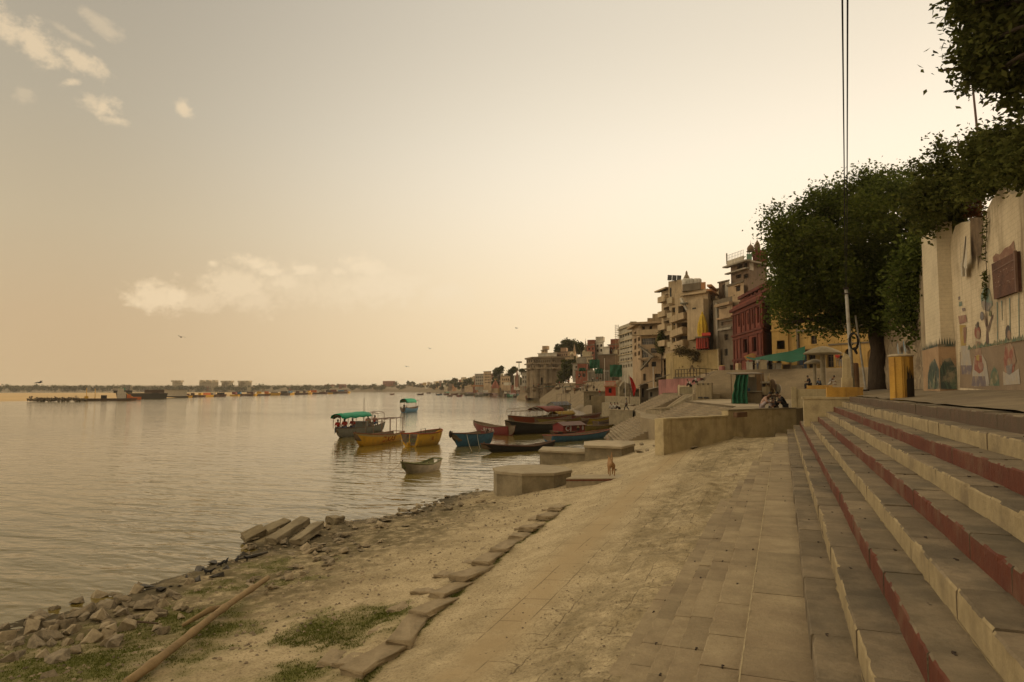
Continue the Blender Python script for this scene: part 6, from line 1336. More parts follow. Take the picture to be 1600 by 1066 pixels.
B6.patch(sw+[(t, z+.11*math.sin(math.pi*i/14)+.02) for i, (t, z) in reversed(list(enumerate(sw)))], mat('lettering_white', (.5, .45, .38)), 'painted_swoosh')
B7 = Boat('big black hulled boat moored beside the dark red boat', (794, 679.5), (868, 675), 2.6, 1.15, .6, .2, .7, BKB, rail=mat('tan_rail', (.25, .19, .12)))
B8 = Boat('large red boat with a rust red canopy folded over half its white frame', (797, 669.5), (873, 663), 3.0, 1.3, .5, .2, .7, ORB, rail=GW, name='passenger_boat', seats=4)
B8.frame(.12, .99, 2.35, 9, .035, m=mat('pale_pipe_frame', (.42, .36, .28)), arch=.45); B8.tarp(.08, .52, 2.35, RTARP, .5, .35)
B9 = Boat('yellow hulled boat wedged behind the black hulled boat', (838, 671), (897, 664), 2.4, 1.05, .5, .3, .7, OLB, rail=BRB)
B10 = Boat('slim black low boat with upturned ends floating in front of the blue rowing boat', (764, 707.5), (850, 703), 1.3, .42, .38, .35, .12, BKB, rail=BRB, rake=1.0, seats=5)
B11 = Boat('flat blue punt in front of the red tented boat', (947, 684), (866, 690.5), 1.9, .6, .3, .1, .75, BLB, rail=ORB, rake=.9, seats=4, posts=False)
B12 = Boat('boat with a red painted cabin tent behind the blue punt', (905, 679.5), (874, 681.3), 1.9, .45, .2, .1, .8, BKB)
def cabin(b, t0, t1, h, ridge, m, mr, marks=()):
    xa, y, z = b.section(t0)[-1]; xb = b.section(t1)[-1][0]; y = b.half(.45)*.95; q = MB()
    q.add([(xa, -y, .35), (xb, -y, .35), (xb, y, .35), (xa, y, .35), (xa, -y, h), (xb, -y, h), (xb, y, h), (xa, y, h), (xa, 0, h+ridge-.03), (xb, 0, h+ridge-.03)], [(0, 1, 5, 4), (2, 3, 7, 6), (3, 0, 4, 8, 7), (1, 2, 6, 9, 5)]); q.build('cabin', m, b.t, world=False)
    q = MB()
    for sg in (-1, 1): q.wall([(xa-.15, sg*(y+.2), h-.1), (xb+.15, sg*(y+.2), h-.1), (xb+.15, 0, h+ridge), (xa-.15, 0, h+ridge)], (0, 0, .04))
    q.build('cabin_roof', mr, b.t, world=False)
    if marks:
        q = MB(); mm_ = []
        for i, (f, zz, r1, r2, c) in enumerate(marks):
            if c not in mm_: mm_.append(c)
            q.add([(lerp(xa, xb, f)+r1*math.cos(a), b.side*(y+.012+.001*i), zz+r2*math.sin(a)) for a in [k*math.pi/6 for k in range(12)]], [tuple(range(12))], mm_.index(c))
        q.build('painted_marks', mm_, b.t, world=False)
wm, ym = mat('mark_white', (.5, .46, .42)), mat('mark_cream', (.5, .42, .2))
cabin(B12, .12, .92, 1.3, .3, paint('tent_red', (.2, .025, .022), .7, .5), BRB, ((.2, .9, .35, .3, wm), (.22, .9, .26, .2, MATS['tent_red']), (.34, .9, .12, .4, wm), (.68, .92, .2, .25, ym), (.68, .75, .25, .2, BKB), (.9, .9, .15, .3, wm), (.48, 1.0, .05, .4, BKB)))
B13 = Boat('long slim olive boat lying behind the blue punt', (986, 667), (905, 673.5), 1.4, .5, .45, .3, .2, OLB, rake=1.1, seats=5, rail=GW)
B14 = Boat('dark red slim boat pointing at the bank behind the yellow hulled boats', (937, 653.5), (889, 657.5), 1.7, .6, .5, .2, .4, RB_, rail=BRB)
B15 = Boat('boat covered with a yellow tarpaulin and thin poles', (896, 654.5), (864, 657), 2.4, .7, .3, .2, .7, BRB, posts=False); B15.tarp(.1, .9, .95, mat('mustard_tarp', (.3, .2, .03), (.22, .15, .03)), .55, .1)
q = MB()
for k in range(5): q.tube([(B15.L*(-.35+.16*k), .7*(-1)**k, .6), (B15.L*(-.35+.16*k), .7*(-1)**k, 3.1+.3*(k % 2))], .035, 5)
q.build('pole', GW, B15.t, world=False)
B16 = Boat('dark boat with a hipped dark roof and thin poles moored near the bank', (886, 641.3), (862, 642.8), 2.6, .7, .2, .2, .85, BKB, posts=False); cabin(B16, .05, .95, 1.5, .8, GRB, BKB)
q = MB()
for k in range(4): q.tube([(B16.L*(-.42+.28*k), -1.2, .6), (B16.L*(-.42+.28*k), -1.2, 4.3)], .05, 5)
q.tube([(B16.L*-.42, -1.2, 4.2), (B16.L*.42, -1.2, 4.3)], .04, 5); q.build('pole', GW, B16.t, world=False)
Boat('lilac grey small boat pulled in near the foot of the ghat steps', (963, 663), (934, 667), 1.7, .6, .3, .2, .6, LIL); Boat('mustard yellow small boat half hidden behind the lilac grey one', (950, 659.5), (915, 661), 1.7, .6, .3, .2, .6, paint('boat_mustard', (.4, .29, .03)))
Boat('brown boat lying between the yellow hulled boat and the long olive boat', (918, 663.5), (884, 666.5), 1.8, .65, .3, .2, .6, BRB); Boat('short blue boat tied at the stone shelter', (934, 639.5), (911, 640.5), 1.8, .6, .4, .2, .5, BLB); Boat('black boat tied in a line along the stone shelter', (960, 640), (925, 640.8), 1.9, .5, .4, .2, .4, BKB); Boat('dark blue boat with its bow nosing toward the mooring block', (941, 643.5), (966, 646), 2.1, .8, .6, .2, .6, paint('boat_navy', (.05, .08, .14)))
B21 = Boat('blue motor boat with a torn green canopy out in midstream', (652, 643.2), (631, 644.8), 2.2, .9, .35, .35, .7, BLB, name='motor_boat', rake=.5); B21.frame(.05, .95, 2.7, 4, .04, arch=.1); B21.tarp(.02, .62, 2.75, GTARP, .45, .7)
# far moored and moving boats
FB = [((616, 617), (610, 617.2), BRB, 'tiny dark boat alone far out in midstream left of the others'), ((662, 617.2), (653, 617.4), BRB, 'far dark boat with red trim in midstream'), ((673, 615), (667, 615.2), BRB, 'small far boat beyond the dark red trimmed one'), ((691, 617.2), (682, 617.8), BLB, 'far blue boat off the hazy ghats'), ((702, 616.7), (694, 617.3), RB_, 'far red boat with a green awning'), ((707, 619.3), (700, 620.2), BRB, 'small far brown boat with standing figure shapes in front of the red one'), ((716, 617), (706, 617.2), ORB, 'far rust red boat beside the red one'), ((722, 619.8), (714, 620.2), RB_, 'far dark red rowing boat in front of the moored row'), ((740, 618.3), (727, 618.9), GRB, 'far grey covered boat in the moored row'), ((754, 619.2), (743, 619.8), GRB, 'far dark grey boat in the moored row'), ((776, 620.3), (767, 621), BRB, 'far brown boat with a cabin in the moored row'), ((806, 620.6), (793, 621.2), GNB, 'far dark green covered boat in the moored row'), ((822, 621), (808, 621.3), GRB, 'far pale teal covered boat in the moored row'), ((837, 624.3), (824, 625.2), RB_, 'red brown double decked boat off the fort steps'), ((856, 622.8), (843, 623.2), BKB, 'black boat under the fort steps'), ((872, 622.8), (860, 623.4), RB_, 'dark red boat under the fort steps'), ((886, 623.5), (873, 624), GRB, 'grey boat under the fort steps'), ((898, 624), (885, 624.4), BLB, 'bright blue boat below the stone slope'), ((911, 624), (902, 624.8), ORB, 'orange and white boat below the stone slope')]
for i, (b, s_, m, lb) in enumerate(FB):
    o = Boat(lb, b, s_, 2.6, 1.0, .6, .3, .6, m, group='boats moored or moving far along the ghats', posts=False, seats=2, name='far_boat' if False else 'wooden_boat')
    if i in (4,): o.tarp(.2, .9, 2.2, GTARP, .5, .3); o.frame(.2, .9, 2.1, 3, .05)
    if i in (8, 9, 10, 11, 12, 13, 15): cabin(o, .1, .85, 2.0, .7, (GRB, GRB, BRB, GNB, paint('pale_teal', (.16, .27, .24)), ORB, RB_)[(8, 9, 10, 11, 12, 13, 15).index(i)], BRB)
    if i == 3: o.frame(.2, .8, 2.4, 3, .06, arch=.3)
# sandbank craft
def hulk(px, py, L, B, H, m, label, parts=(), rz=None, group=None, name='barge'):
    p = Pz(px, py, 0); az = math.atan2(p.y, p.x)-math.pi/2+(rnd.uniform(-.7, .7) if group else 0)
    t = thing(name, label, 'boat', (p.x, p.y, 0), az, group); q = MB()
    q.add([(-L/2, -B/2, -.3), (L/2, -B/2, -.3), (L/2, B/2, -.3), (-L/2, B/2, -.3), (-L/2-.8, -B/2-.2, H), (L/2+.8, -B/2-.2, H), (L/2+.8, B/2+.2, H), (-L/2-.8, B/2+.2, H)], [(3, 2, 1, 0), (4, 5, 6, 7), (0, 1, 5, 4), (1, 2, 6, 5), (2, 3, 7, 6), (3, 0, 4, 7)]); q.build('hull', m, t, world=False)
    for nm, c, h, mm_ in parts: MB().box(c, h).build(nm, mm_, t, world=False)
    return t
RUST = paint('rusty_hull', (.1, .06, .04)); WHB = paint('boat_white', (.6, .54, .44)); ORP = paint('bright_orange', (.6, .15, .03))
t = hulk(166, 626.3, 24, 5, 1.1, RUST, 'long rusty dredger barge with white deckhouse and orange bow by the sandbank', (('deckhouse', (6.2, 0, 2.6), (1.8, 1.8, 1.6), WHB), ('upper_cabin', (5.8, 0, 5.0), (1.3, 1.2, .8), WHB), ('engine_block', (-1, 0, 1.8), (1.2, 1.3, .8), BKB), ('orange_bow', (12.2, 0, 1.0), (2.2, 2.6, .7), ORP), ('winch', (-8, 0, 1.6), (.8, 1, .6), YB), ('crane_base', (9.2, 0, 2.0), (.8, 1, .9), ORP)))
q = MB(); q.tube([(-8, 0, 1), (-8, 0, 6)], .15, 5); q.tube([(-4.6, 0, 1), (-4.6, 0, 5.6)], .15, 5); q.tube([(7, 0, 4), (11, 0, 1.6)], .15, 5); q.build('derrick', YB, t, world=False)
t = hulk(222, 623.3, 24, 6, 3.2, paint('tarred_hull', (.05, .045, .035)), 'large dark broad beamed barge with a raised deck on the sandbank', (('deck_load', (6, 0, 4.2), (5, 2.4, .9), RUST), ('bow_deck', (-9.5, 0, 4.0), (4.5, 2.2, .7), BKB), ('awning', (-10, 0, 5.4), (1.4, 1.5, .6), GTARP)))
hulk(266, 621.4, 20, 6, .9, BKB, 'white two storey houseboat moored by the sandbank', (('cabin', (1.5, 0, 2.9), (8, 2.6, 1.9), WHB), ('roof', (1.5, 0, 4.95), (8.3, 2.9, .14), PALEB), ('stern_awning', (-8.6, 0, 3.2), (2, 2.4, 1.8), BKB)), name='houseboat')
CC = [('yellow', YB), ('dark', BKB), ('brown', BRB), ('orange', ORP), ('red', RB_), ('rusty', RUST), ('pale', PALEB), ('blue', BLB)]
for i, px in enumerate([290, 300, 311, 321, 331, 341, 366, 377, 389, 396, 410, 418, 429, 438, 445, 455, 465, 474, 484, 493, 502, 511, 520, 531, 541]):
    py = float(np.interp(px, [260, 310, 370, 430, 500, 548], [622.2, 620.3, 618.8, 617.6, 615.7, 614.2]))+.2; cn, m = CC[(i*5+i//3) % 8]; d = Pz(px, py, 0).length; L = rnd.uniform(4, 13)*d/550*.8
    hulk(px+rnd.uniform(-4, 4), py, L, 3.0, rnd.uniform(.9, 1.8)*d/550, m, f'small {cn} boat in the hazy row moored along the far edge of the sandbank', (('cabin', (L*rnd.uniform(-.2, .2), 0, 2.2*d/550), (L*.25, 1.3, rnd.uniform(.5, 1.0)*d/550), CC[(i*3+2) % 8][1]),), group=f'{cn} boats moored along the sandbank', name='moored_boat')
P = np.concatenate([blob_pts(Pz(58+k*13, 624.3+.3*(k % 2), .9), (4, 3, .4), 170, 12, .5, 900+k) for k in range(6)])
leaf_object(P, 1.1, 'driftwood_heap', mat('drift_brush', (.12, .09, .05), (.07, .05, .03), 1, .9, 0, island=.5), None, 77); tag(bpy.data.objects['driftwood_heap'], 'long dark heap of driftwood and brush on the sandbank edge', 'driftwood')
# ------------------------------------------------------------------ people
SKIN = mat('skin', (.19, .10, .06), (.16, .085, .05), 6, .6, 0); HAIR = mat('hair', (.015, .012, .01), rough=.6, bump=0); CLOTH = {k: mat('cloth_'+k, c, tuple(x*.75 for x in c), 8, .9, .15) for k, c in dict(white=(.55, .52, .46), pink=(.5, .33, .27), black=(.018, .016, .018), red=(.48, .05, .03), blue=(.09, .13, .2), grey=(.24, .22, .2), tan=(.3, .22, .13), lilac=(.42, .36, .38), orange=(.55, .17, .04)).items()}
def pose(k):
    S = dict(pelvis=(0, 0, .93), spine=(.0, 0, 1.14), chest=(.01, 0, 1.33), neck=(.01, 0, 1.46), head0=(.03, 0, 1.56), head1=(.03, 0, 1.66))
    def arms(sh, el, wr): return {f'{n}{s}': (p[0], p[1]*s, p[2]) for n, p in (('sh', sh), ('el', el), ('wr', wr)) for s in (1, -1)}
    def legs(hp, kn, an, to): return {f'{n}{s}': (p[0], p[1]*s, p[2]) for n, p in (('hp', hp), ('kn', kn), ('an', an), ('to', to)) for s in (1, -1)}
    if k in ('stand', 'walk'):
        S.update(arms((0, .19, 1.38), (-.02, .25, 1.11), (.07, .25, .87))); S.update(legs((0, .09, .88), (.02, .1, .48), (-.01, .1, .08), (.15, .12, .04)))
        if k == 'walk': S.update({'kn1': (.2, .1, .52), 'an1': (.28, .1, .12), 'to1': (.42, .11, .08), 'kn-1': (-.06, -.1, .48), 'an-1': (-.34, -.1, .16), 'to-1': (-.22, -.11, .06), 'wr1': (-.1, .25, .9), 'wr-1': (.24, -.22, .95)})
        return S
    lean = {'sit_edge': .06, 'sit_ground': .1, 'sit_lean': .2, 'sit_cross': .05, 'sit_boat': 0}[k]
    S = dict(pelvis=(0, 0, .11), spine=(.02+lean*.3, 0, .32), chest=(.04+lean, 0, .52), neck=(.06+lean*1.5, 0, .64), head0=(.09+lean*1.9, 0, .73), head1=(.11+lean*2.1, 0, .82))
    c = S['chest']
    S.update(arms((c[0], .19, c[2]+.05), (c[0]+.1, .25, c[2]-.22), (c[0]+.3, .12, c[2]-.2 if k != 'sit_boat' else c[2]-.3)))
    if k in ('sit_edge', 'sit_boat'): S.update(legs((.02, .1, .1), (.44, .12, .13), (.42, .12, -.32), (.57, .14, -.37)))
    elif k == 'sit_cross': S.update(legs((.02, .1, .1), (.38, .33, .16), (.36, .02, .07), (.4, -.1, .05)))
    else: S.update(legs((.02, .1, .1), (.36, .13, .44), (.52, .13, .07), (.67, .14, .04)))
    return S
RAD = dict(pelvis=.115, spine=.105, chest=.125, neck=.052, head0=.078, head1=.082, sh=.062, el=.043, wr=.03, hp=.085, kn=.057, an=.038, to=.034)
def skinned(pts, edges, rad, sub=1):
    me = bpy.data.meshes.new('body'); ks = list(pts); me.from_pydata([pts[k] for k in ks], [(ks.index(a), ks.index(b)) for a, b in edges], [])
    o = bpy.data.objects.new('body', me); COL.objects.link(o); sk = o.modifiers.new('skin', 'SKIN'); sk.use_smooth_shade = True
    lay = me.skin_vertices[0] if me.skin_vertices else None
    if lay is None:
        bpy.context.view_layer.objects.active = o; bm = bmesh.new(); bm.from_mesh(me); bm.verts.layers.skin.verify(); bm.to_mesh(me); bm.free(); lay = me.skin_vertices[0]
    for i, k in enumerate(ks): r = rad(k); lay.data[i].radius = (r, r); lay.data[i].use_root = (i == 0)
    if sub: o.modifiers.new('sub', 'SUBSURF').levels = sub; o.modifiers['sub'].render_levels = sub
    dg = bpy.context.evaluated_depsgraph_get(); dg.update(); out = bpy.data.meshes.new_from_object(o.evaluated_get(dg)); bpy.data.objects.remove(o)
    out.materials.clear(); return out
PM = {}
def person_meshes(k):
    if k in PM: return PM[k]
    S = pose(k); base = lambda n: n.rstrip('-1') if n not in ('head0', 'head1') else n
    tor = [('pelvis', 'spine'), ('spine', 'chest'), ('chest', 'neck'), ('neck', 'head0'), ('head0', 'head1')]; arm = [e for s in (1, -1) for e in (('chest', f'sh{s}'), (f'sh{s}', f'el{s}'), (f'el{s}', f'wr{s}'))]; leg = [e for s in (1, -1) for e in (('pelvis', f'hp{s}'), (f'hp{s}', f'kn{s}'), (f'kn{s}', f'an{s}'), (f'an{s}', f'to{s}'))]
    body = skinned(S, tor+arm+leg, lambda n: RAD[base(n)])
    h0, h1 = Vector(S['head0']), Vector(S['head1']); fw = Vector((1, 0, 0)); q = MB()
    q.add([h0+fw*.085+Vector((0, -.014, .045)), h0+fw*.085+Vector((0, .014, .045)), h0+fw*.115+Vector((0, 0, .025)), h0+fw*.08+Vector((0, 0, .085))], [(0, 1, 2), (1, 3, 2), (3, 0, 2)], 0)
    for s in (1, -1):
        q.ball(h0+Vector((.076, .03*s, .078)), .011, 5, 1); q.ball(h0+Vector((.0, .083*s, .06)), (.022, .01, .032), 5, 0)
        wr, el = Vector(S[f'wr{s}']), Vector(S[f'el{s}']); d = (wr-el).normalized(); a = d.cross(Vector((0, s*1.0, .15))).normalized(); b = d.cross(a)
        q.tube([wr-d*.01, wr+d*.04, wr+d*.085], [.03, .038, .033], 6)
        for f in range(4): p = wr+d*.08+a*(.026-.0175*f); q.tube([p, p+d*.04+b*.004, p+d*(.072-.008*abs(f-1))+b*.02], [.0095, .009, .007], 5)
        q.tube([wr+d*.03+a*.033, wr+d*.06+a*.056, wr+d*.09+a*.055+b*.01], [.011, .0105, .008], 5)
    q.add([h0+Vector((.083, -.022, .012)), h0+Vector((.083, .022, .012)), h0+Vector((.081, .022, .004)), h0+Vector((.081, -.022, .004))], [(0, 1, 2, 3)], 1)
    t = bpy.data.meshes.new('extra'); t.from_pydata([tuple(v) for v in q.v], [], q.f); t.polygons.foreach_set('material_index', q.m)
    bm = bmesh.new(); bm.from_mesh(body); bm.from_mesh(t); bm.to_mesh(body); bm.free()
    sh = {n: p for n, p in S.items() if base(n) in ('pelvis', 'spine', 'chest', 'sh', 'el') or n == 'neck'}; sh['neck'] = tuple(Vector(S['chest']).lerp(Vector(S['neck']), .55))
    shirt = skinned(sh, [e for e in tor[:3]+arm if e[0] in sh and e[1] in sh], lambda n: RAD[base(n)]+(.022 if n != 'neck' else .03))
    tr = {n: p for n, p in S.items() if base(n) in ('pelvis', 'hp', 'kn', 'an')}
    trou = skinned(tr, [e for e in leg if e[1] in tr], lambda n: RAD[base(n)]+.02)
    q = MB(); c = (h0+h1)/2+Vector((-.02, 0, .045)); q.ball(c, (.098, .094, .092), 8)
    hm = bpy.data.meshes.new('hair'); hm.from_pydata(q.v, [], q.f); hm.polygons.foreach_set('use_smooth', [True]*len(q.f))
    PM[k] = (body, shirt, trou, hm); return PM[k]
def person(label, k, loc, rz, shirt, trousers, group=None, vest=None, scale=1.0):
    t = thing('person', label, 'person', loc, rz, group); t.scale = (scale,)*3
    for nm, me, ms in zip(('body', 'shirt', 'trousers', 'hair'), person_meshes(k), ([SKIN, HAIR], [CLOTH[shirt]], [CLOTH[trousers]], [HAIR])):
        key = (k, nm, shirt if nm == 'shirt' else trousers if nm == 'trousers' else '')
        if key not in PM: m2 = me.copy(); m2.name = nm; [m2.materials.append(x) for x in ms]; PM[key] = m2
        o = bpy.data.objects.new(nm, PM[key]); COL.objects.link(o); o.parent = t
    return t
TOC = lambda p: math.atan2(-p.y, -p.x)                                # heading towards the camera
def per(label, k, px, py, d, turn, shirt, trousers, group=None, z=None, scale=1.0):
    """turn: 0 faces the camera, 90 faces left in the picture, -90 right, 180 away"""
    p = Pd(px, py, d); z = p.z if z is None else z
    return person(label, k, (p.x, p.y, z), TOC(p)-R(turn), shirt, trousers, group, scale=scale)
zw = 4.36
per('man in a pink shirt sitting on the cream wall looking at his hands', 'sit_lean', 1190, 637, 41.6, -80, 'pink', 'lilac', z=zw, scale=1.08)
per('person in black sitting low between the pink shirt and the black hooded one', 'sit_ground', 1213, 637, 42.2, 60, 'black', 'black', z=zw-.12, scale=.85)
per('person in black hood sitting on the right end of the cream wall', 'sit_lean', 1228, 637, 42.2, 75, 'black', 'black', z=zw, scale=1.08)
per('man in black sitting on the ochre kerb under the small stone umbrella', 'sit_edge', 1266, 603.5, 63.0, 70, 'black', 'black', z=5.85)
per('person in blue half hidden behind the big stone umbrella post', 'sit_ground', 1281, 603, 66, 150, 'blue', 'black', z=5.85, scale=.8)
per('man in a pale shirt sitting on the ochre kerb right of the umbrella post', 'sit_lean', 1296, 603, 63, -60, 'grey', 'white', z=5.85)
per('man in a bright red shirt standing before the yellow palace', 'stand', 1309, 578, 82, 160, 'red', 'tan', z=P2, scale=1.02); per('dark dressed man standing beside the red shirted one', 'stand', 1314, 578, 83.5, 10, 'black', 'grey', z=P2)
for lb, px, d, tn, a, b in (('man in white shirt and blue trousers standing at the tea stall', 1184.5, 96, 30, 'white', 'blue'), ('dark dressed person standing left of the white shirted man at the tea stall', 1178, 97, -60, 'black', 'black'), ('grey dressed person at the left edge of the tea stall', 1169, 98, -90, 'grey', 'grey'), ('man in pale shirt and blue trousers right at the tea stall table', 1200, 96, 90, 'lilac', 'blue'), ('person in black beside the white tea stall table', 1206.5, 95, 80, 'black', 'black')): per(lb, 'stand', px, 580, d, tn, a, b, z=P2)
zt2 = zat(599.5, 84)
per('person in white bending over the tan masonry box', 'sit_lean', 1079.5, 600, 85.5, 60, 'white', 'black', z=zt2-.35); per('person in a white shirt sitting upright on the tan masonry box', 'sit_ground', 1088.5, 600, 84.5, 70, 'white', 'black', z=zt2+.05)
for lb, px, d, tn in (('leftmost of the three men in white sitting on the mooring block', 956, 97, 150), ('middle one of the three men in white sitting on the mooring block', 961, 98, 170), ('rightmost of the three men in white sitting on the mooring block', 968, 96, 60)): per(lb, 'sit_ground', px, 637, d, tn, 'white', 'black' if px > 965 else 'grey', z=2.66, scale=1.05)
per('man in dark clothes striding along the steps by the mooring block', 'walk', 979, 641, 92, 100, 'grey', 'black', z=2.56)
for i, (t_, f, lb) in enumerate(((.93, -.4, 'passenger at the left end of the green canopied boat'), (.86, .3, 'second passenger from the left under the green canopy'), (.78, -.3, 'third passenger from the left under the green canopy'), (.72, .35, 'fourth passenger from the left under the green canopy'), (.22, -.4, 'passenger in the open stern part nearest the engine'), (.16, .2, 'middle passenger in the open stern part'), (.09, -.2, 'passenger at the very stern of the green canopied boat'))):
    p = B1.pt(t_, f); o = person(lb+' in a red life vest', 'sit_boat', (p.x, p.y, .98), B1.t.rotation_euler.z+(0 if i < 4 else math.pi)+rnd.uniform(-.3, .3), 'red', 'blue', 'passengers in red life vests on the green canopied boat', scale=1.22)
p = B1.pt(.33, .3); person('boatman in pale clothes standing by the engine of the green canopied boat', 'sit_boat', (p.x, p.y, 1.0), B1.t.rotation_euler.z, 'tan', 'grey')
p = B21.pt(.08, 0); person('dark boatman standing at the stern of the midstream boat', 'stand', (p.x, p.y, .3), B21.t.rotation_euler.z, 'black', 'black'); p = B21.pt(.28, .2); person('passenger in red sitting in the midstream boat', 'sit_boat', (p.x, p.y, .7), B21.t.rotation_euler.z, 'red', 'black')
# ------------------------------------------------------------------ stalls, umbrellas, shrines, flags
def umbrella(px, d, zb_, ze, R_, rp, lb):
    c = Ph(px, d, zb_); t = thing('stone_umbrella', lb, 'umbrella', c); m = mat('umbrella_concrete', (.25, .21, .14), (.19, .16, .105), 2, .9, .3, c3=(.13, .11, .075), s3=1)
    MB().lathe(c, [(rp*1.5, 0), (rp*1.25, .3), (rp, .5), (rp*.92, ze-zb_)], 14).build('post', m, t, smooth=True, angle=40)
    MB().lathe((c.x, c.y, ze), [(rp, -.12), (R_*.6, -.08), (R_*.97, -.1), (R_, 0), (R_*.8, R_*.13), (R_*.5, R_*.27), (R_*.2, R_*.36), (.05, R_*.385)], 24).build('canopy', m, t, smooth=True, angle=40)
umbrella(1287, 66, 5.4, zat(552, 66), 1.76, .25, 'larger stone mushroom umbrella over the ochre kerb'); umbrella(1274, 68, 5.4, zat(567, 68), .98, .17, 'smaller stone mushroom umbrella left of the larger one')
t = thing('ochre_kerb', 'ochre painted kerb block the seated men use under the umbrellas', 'kerb', Ph(1280, 63, 5.4)); a, b = Ph(1262, 64, 0), Ph(1301, 62, 0); MB().wall([up(a, 5.3), up(b, 5.3), up(b, 5.85), up(a, 5.85)], nb).build('kerb_body', OCHRE, t)
t = thing('tea_stall', 'tea stall under a sagging dark green tarpaulin before the yellow palace', 'stall', Ph(1215, 93, P2)); q = MB(); nx, ny = 14, 5
tz_ = lambda px: np.interp(px, [1164, 1180, 1195, 1215, 1235, 1257], [557, 559, 556, 552, 549, 541])
for i in range(nx+1):
    for j in range(ny+1):
        px = 1166+i*(1258-1166)/nx; d = 89+j*1.3; py = tz_(px)+(1-j/ny)*np.interp(px, [1166, 1185, 1200, 1225, 1258], [2, 4.5, 8, 15, 22])+.8*math.sin(i*1.3)*(1-j/ny); q.v.append(tuple(Pd(px, py, d)))
for i in range(nx):
    for j in range(ny): q.f.append((i*(ny+1)+j, (i+1)*(ny+1)+j, (i+1)*(ny+1)+j+1, i*(ny+1)+j+1)); q.m.append(0)
q.build('tarpaulin', mat('green_tarpaulin', (.012, .115, .07), (.009, .085, .05), 1.5, .75, .3, 5), t, smooth=True)
q = MB()
for px, py in ((1186, 566), (1212, 567), (1236, 564), (1256, 557)): q.tube([Ph(px, 89.4, P2), Pd(px, py, 89.4)], .05, 5)
q.build('pole', GW, t); MB().wall([Ph(1251, 95, P2), Ph(1262, 94, P2), Ph(1262, 94, P2+2.2), Ph(1251, 95, P2+2.2)], nb*.1).build('back_screen', CLOTH['blue'], t)
MB().wall([Pd(1162, 557, 95), Pd(1175, 552, 94), Pd(1181, 553, 94), Pd(1180, 562, 94), Pd(1166, 563, 95)], nb*.1).build('coloured_cloth', mat('cloth_mustard', (.45, .3, .08), (.45, .18, .1), 1.2), t)
for px, d, w_, h_, m, nm, lb in ((1215, 92, 1.3, .85, WHITE, 'stall_table', 'white clothed table under the green tarpaulin'), (1190, 99, 2.2, 1.5, CREAM2, 'stall_counter', 'pale counter box at the back of the tea stall'), (1230, 93, 1.2, .7, BRN, 'stall_bench', 'brown bench by the dark blue screen'), (1246, 91, 1.5, .5, GREYB, 'stall_bench', 'low grey bench in front of the palace door'), (1172, 97, 1.0, 1.2, WHT, 'stall_counter', 'small white box counter left of the tea stall')):
    c = Ph(px, d, P2); t = thing(nm, lb, 'furniture', c, TOC(c)); q = MB(); q.box((0, 0, h_-.05), (.4, w_/2, .05)); q.build('top', m, t, world=False); q = MB(); q.box((.0, 0, (h_-.1)/2), (.33, w_/2-.08, (h_-.1)/2)); q.build('body', m, t, world=False)
# netted shack on the lower platform
t = thing('netted_shack', 'makeshift shack draped in green netting on the paved platform', 'shack', Ph(1160, 57, P1)); q = MB(); c0 = Ph(1147, 57.5, 0); u_ = (Ph(1190, 57.5, 0)-c0).normalized(); n_ = Vector((u_.y, -u_.x, 0)); SP = lambda x, y, z: c0+u_*x+n_*y+Vector((0, 0, P1+z))
for x in (0, .9, 2.1):
    for y in (-.7, .6): q.tube([SP(x, y, 0), SP(x, y, 2.45)], .045, 5)
q.build('frame_pole', GW, t); MB().wall([SP(.8, -.4, .9), SP(2.05, -.4, .9), SP(2.05, -.4, 2.25), SP(.8, -.4, 2.25)], n_*-.08).build('back_board', GREYB, t)
MB().wall([SP(-.35, .9, 2.4), SP(2.2, .9, 2.45), SP(2.2, -.9, 2.6), SP(-.35, -.9, 2.55)], Vector((0, 0, .07))).build('roof', OLD, t)
MB().wall([SP(.5, .65, .05), SP(2.05, .65, .05), SP(2.05, .65, .95), SP(.55, .65, .8)], n_*-1.0).build('counter', mat('counter_wood', (.24, .19, .12)), t); MB().wall([SP(.5, .8, .95), SP(2.1, .8, 1.0), SP(2.1, -.4, 1.0), SP(.5, -.4, .95)], Vector((0, 0, .06))).build('counter_top', GREYB, t); MB().wall([SP(.7, -.3, .98), SP(1.3, -.3, .98), SP(1.3, -.3, 1.3), SP(.7, -.3, 1.3)], n_*.4).build('blue_crate', BLUEP, t); MB().wall([SP(.72, .5, 1), SP(.8, .5, 1), SP(.8, .5, 2.3), SP(.72, .5, 2.3)], n_*-.08).build('pale_post', BLUEP, t)
q = MB(); nx, nz_ = 14, 10
for i in range(nx+1):
    a = i/nx
    for j in range(nz_+1):
        v = j/nz_; xl, xr = (-.5, .75) if v < .4 else (-.5+.45*(v-.4)/.6, .75+.25*(v-.4)/.6); xl += .18*math.exp(-((v-.45)/.08)**2); x = lerp(xl, xr, a); y = .78+.16*math.sin(i*1.5+v*1.2)+.2*(1-v); q.v.append(tuple(SP(x, y, .02+v*2.4)))
for i in range(nx):
    for j in range(nz_): q.f.append((i*(nz_+1)+j, (i+1)*(nz_+1)+j, (i+1)*(nz_+1)+j+1, i*(nz_+1)+j+1)); q.m.append(0)
o = q.build('green_netting', mat('green_net', (.035, .17, .095), (.02, .11, .06), 1.6, .8, .4, 8), t, smooth=True)
b4 = thing('leaning_board', 'tall tan board leaning up behind the hand cart', 'board', SP(2.3, -.9, 0)); MB().wall([SP(2.15, -.9, 0), SP(3.0, -.9, 0), SP(3.0, -1.3, 2.7), SP(2.2, -1.3, 2.7)], n_*-.06).build('panel', mat('plywood', (.3, .2, .11), (.22, .15, .085), 2, c3=(.12, .09, .06)), b4)
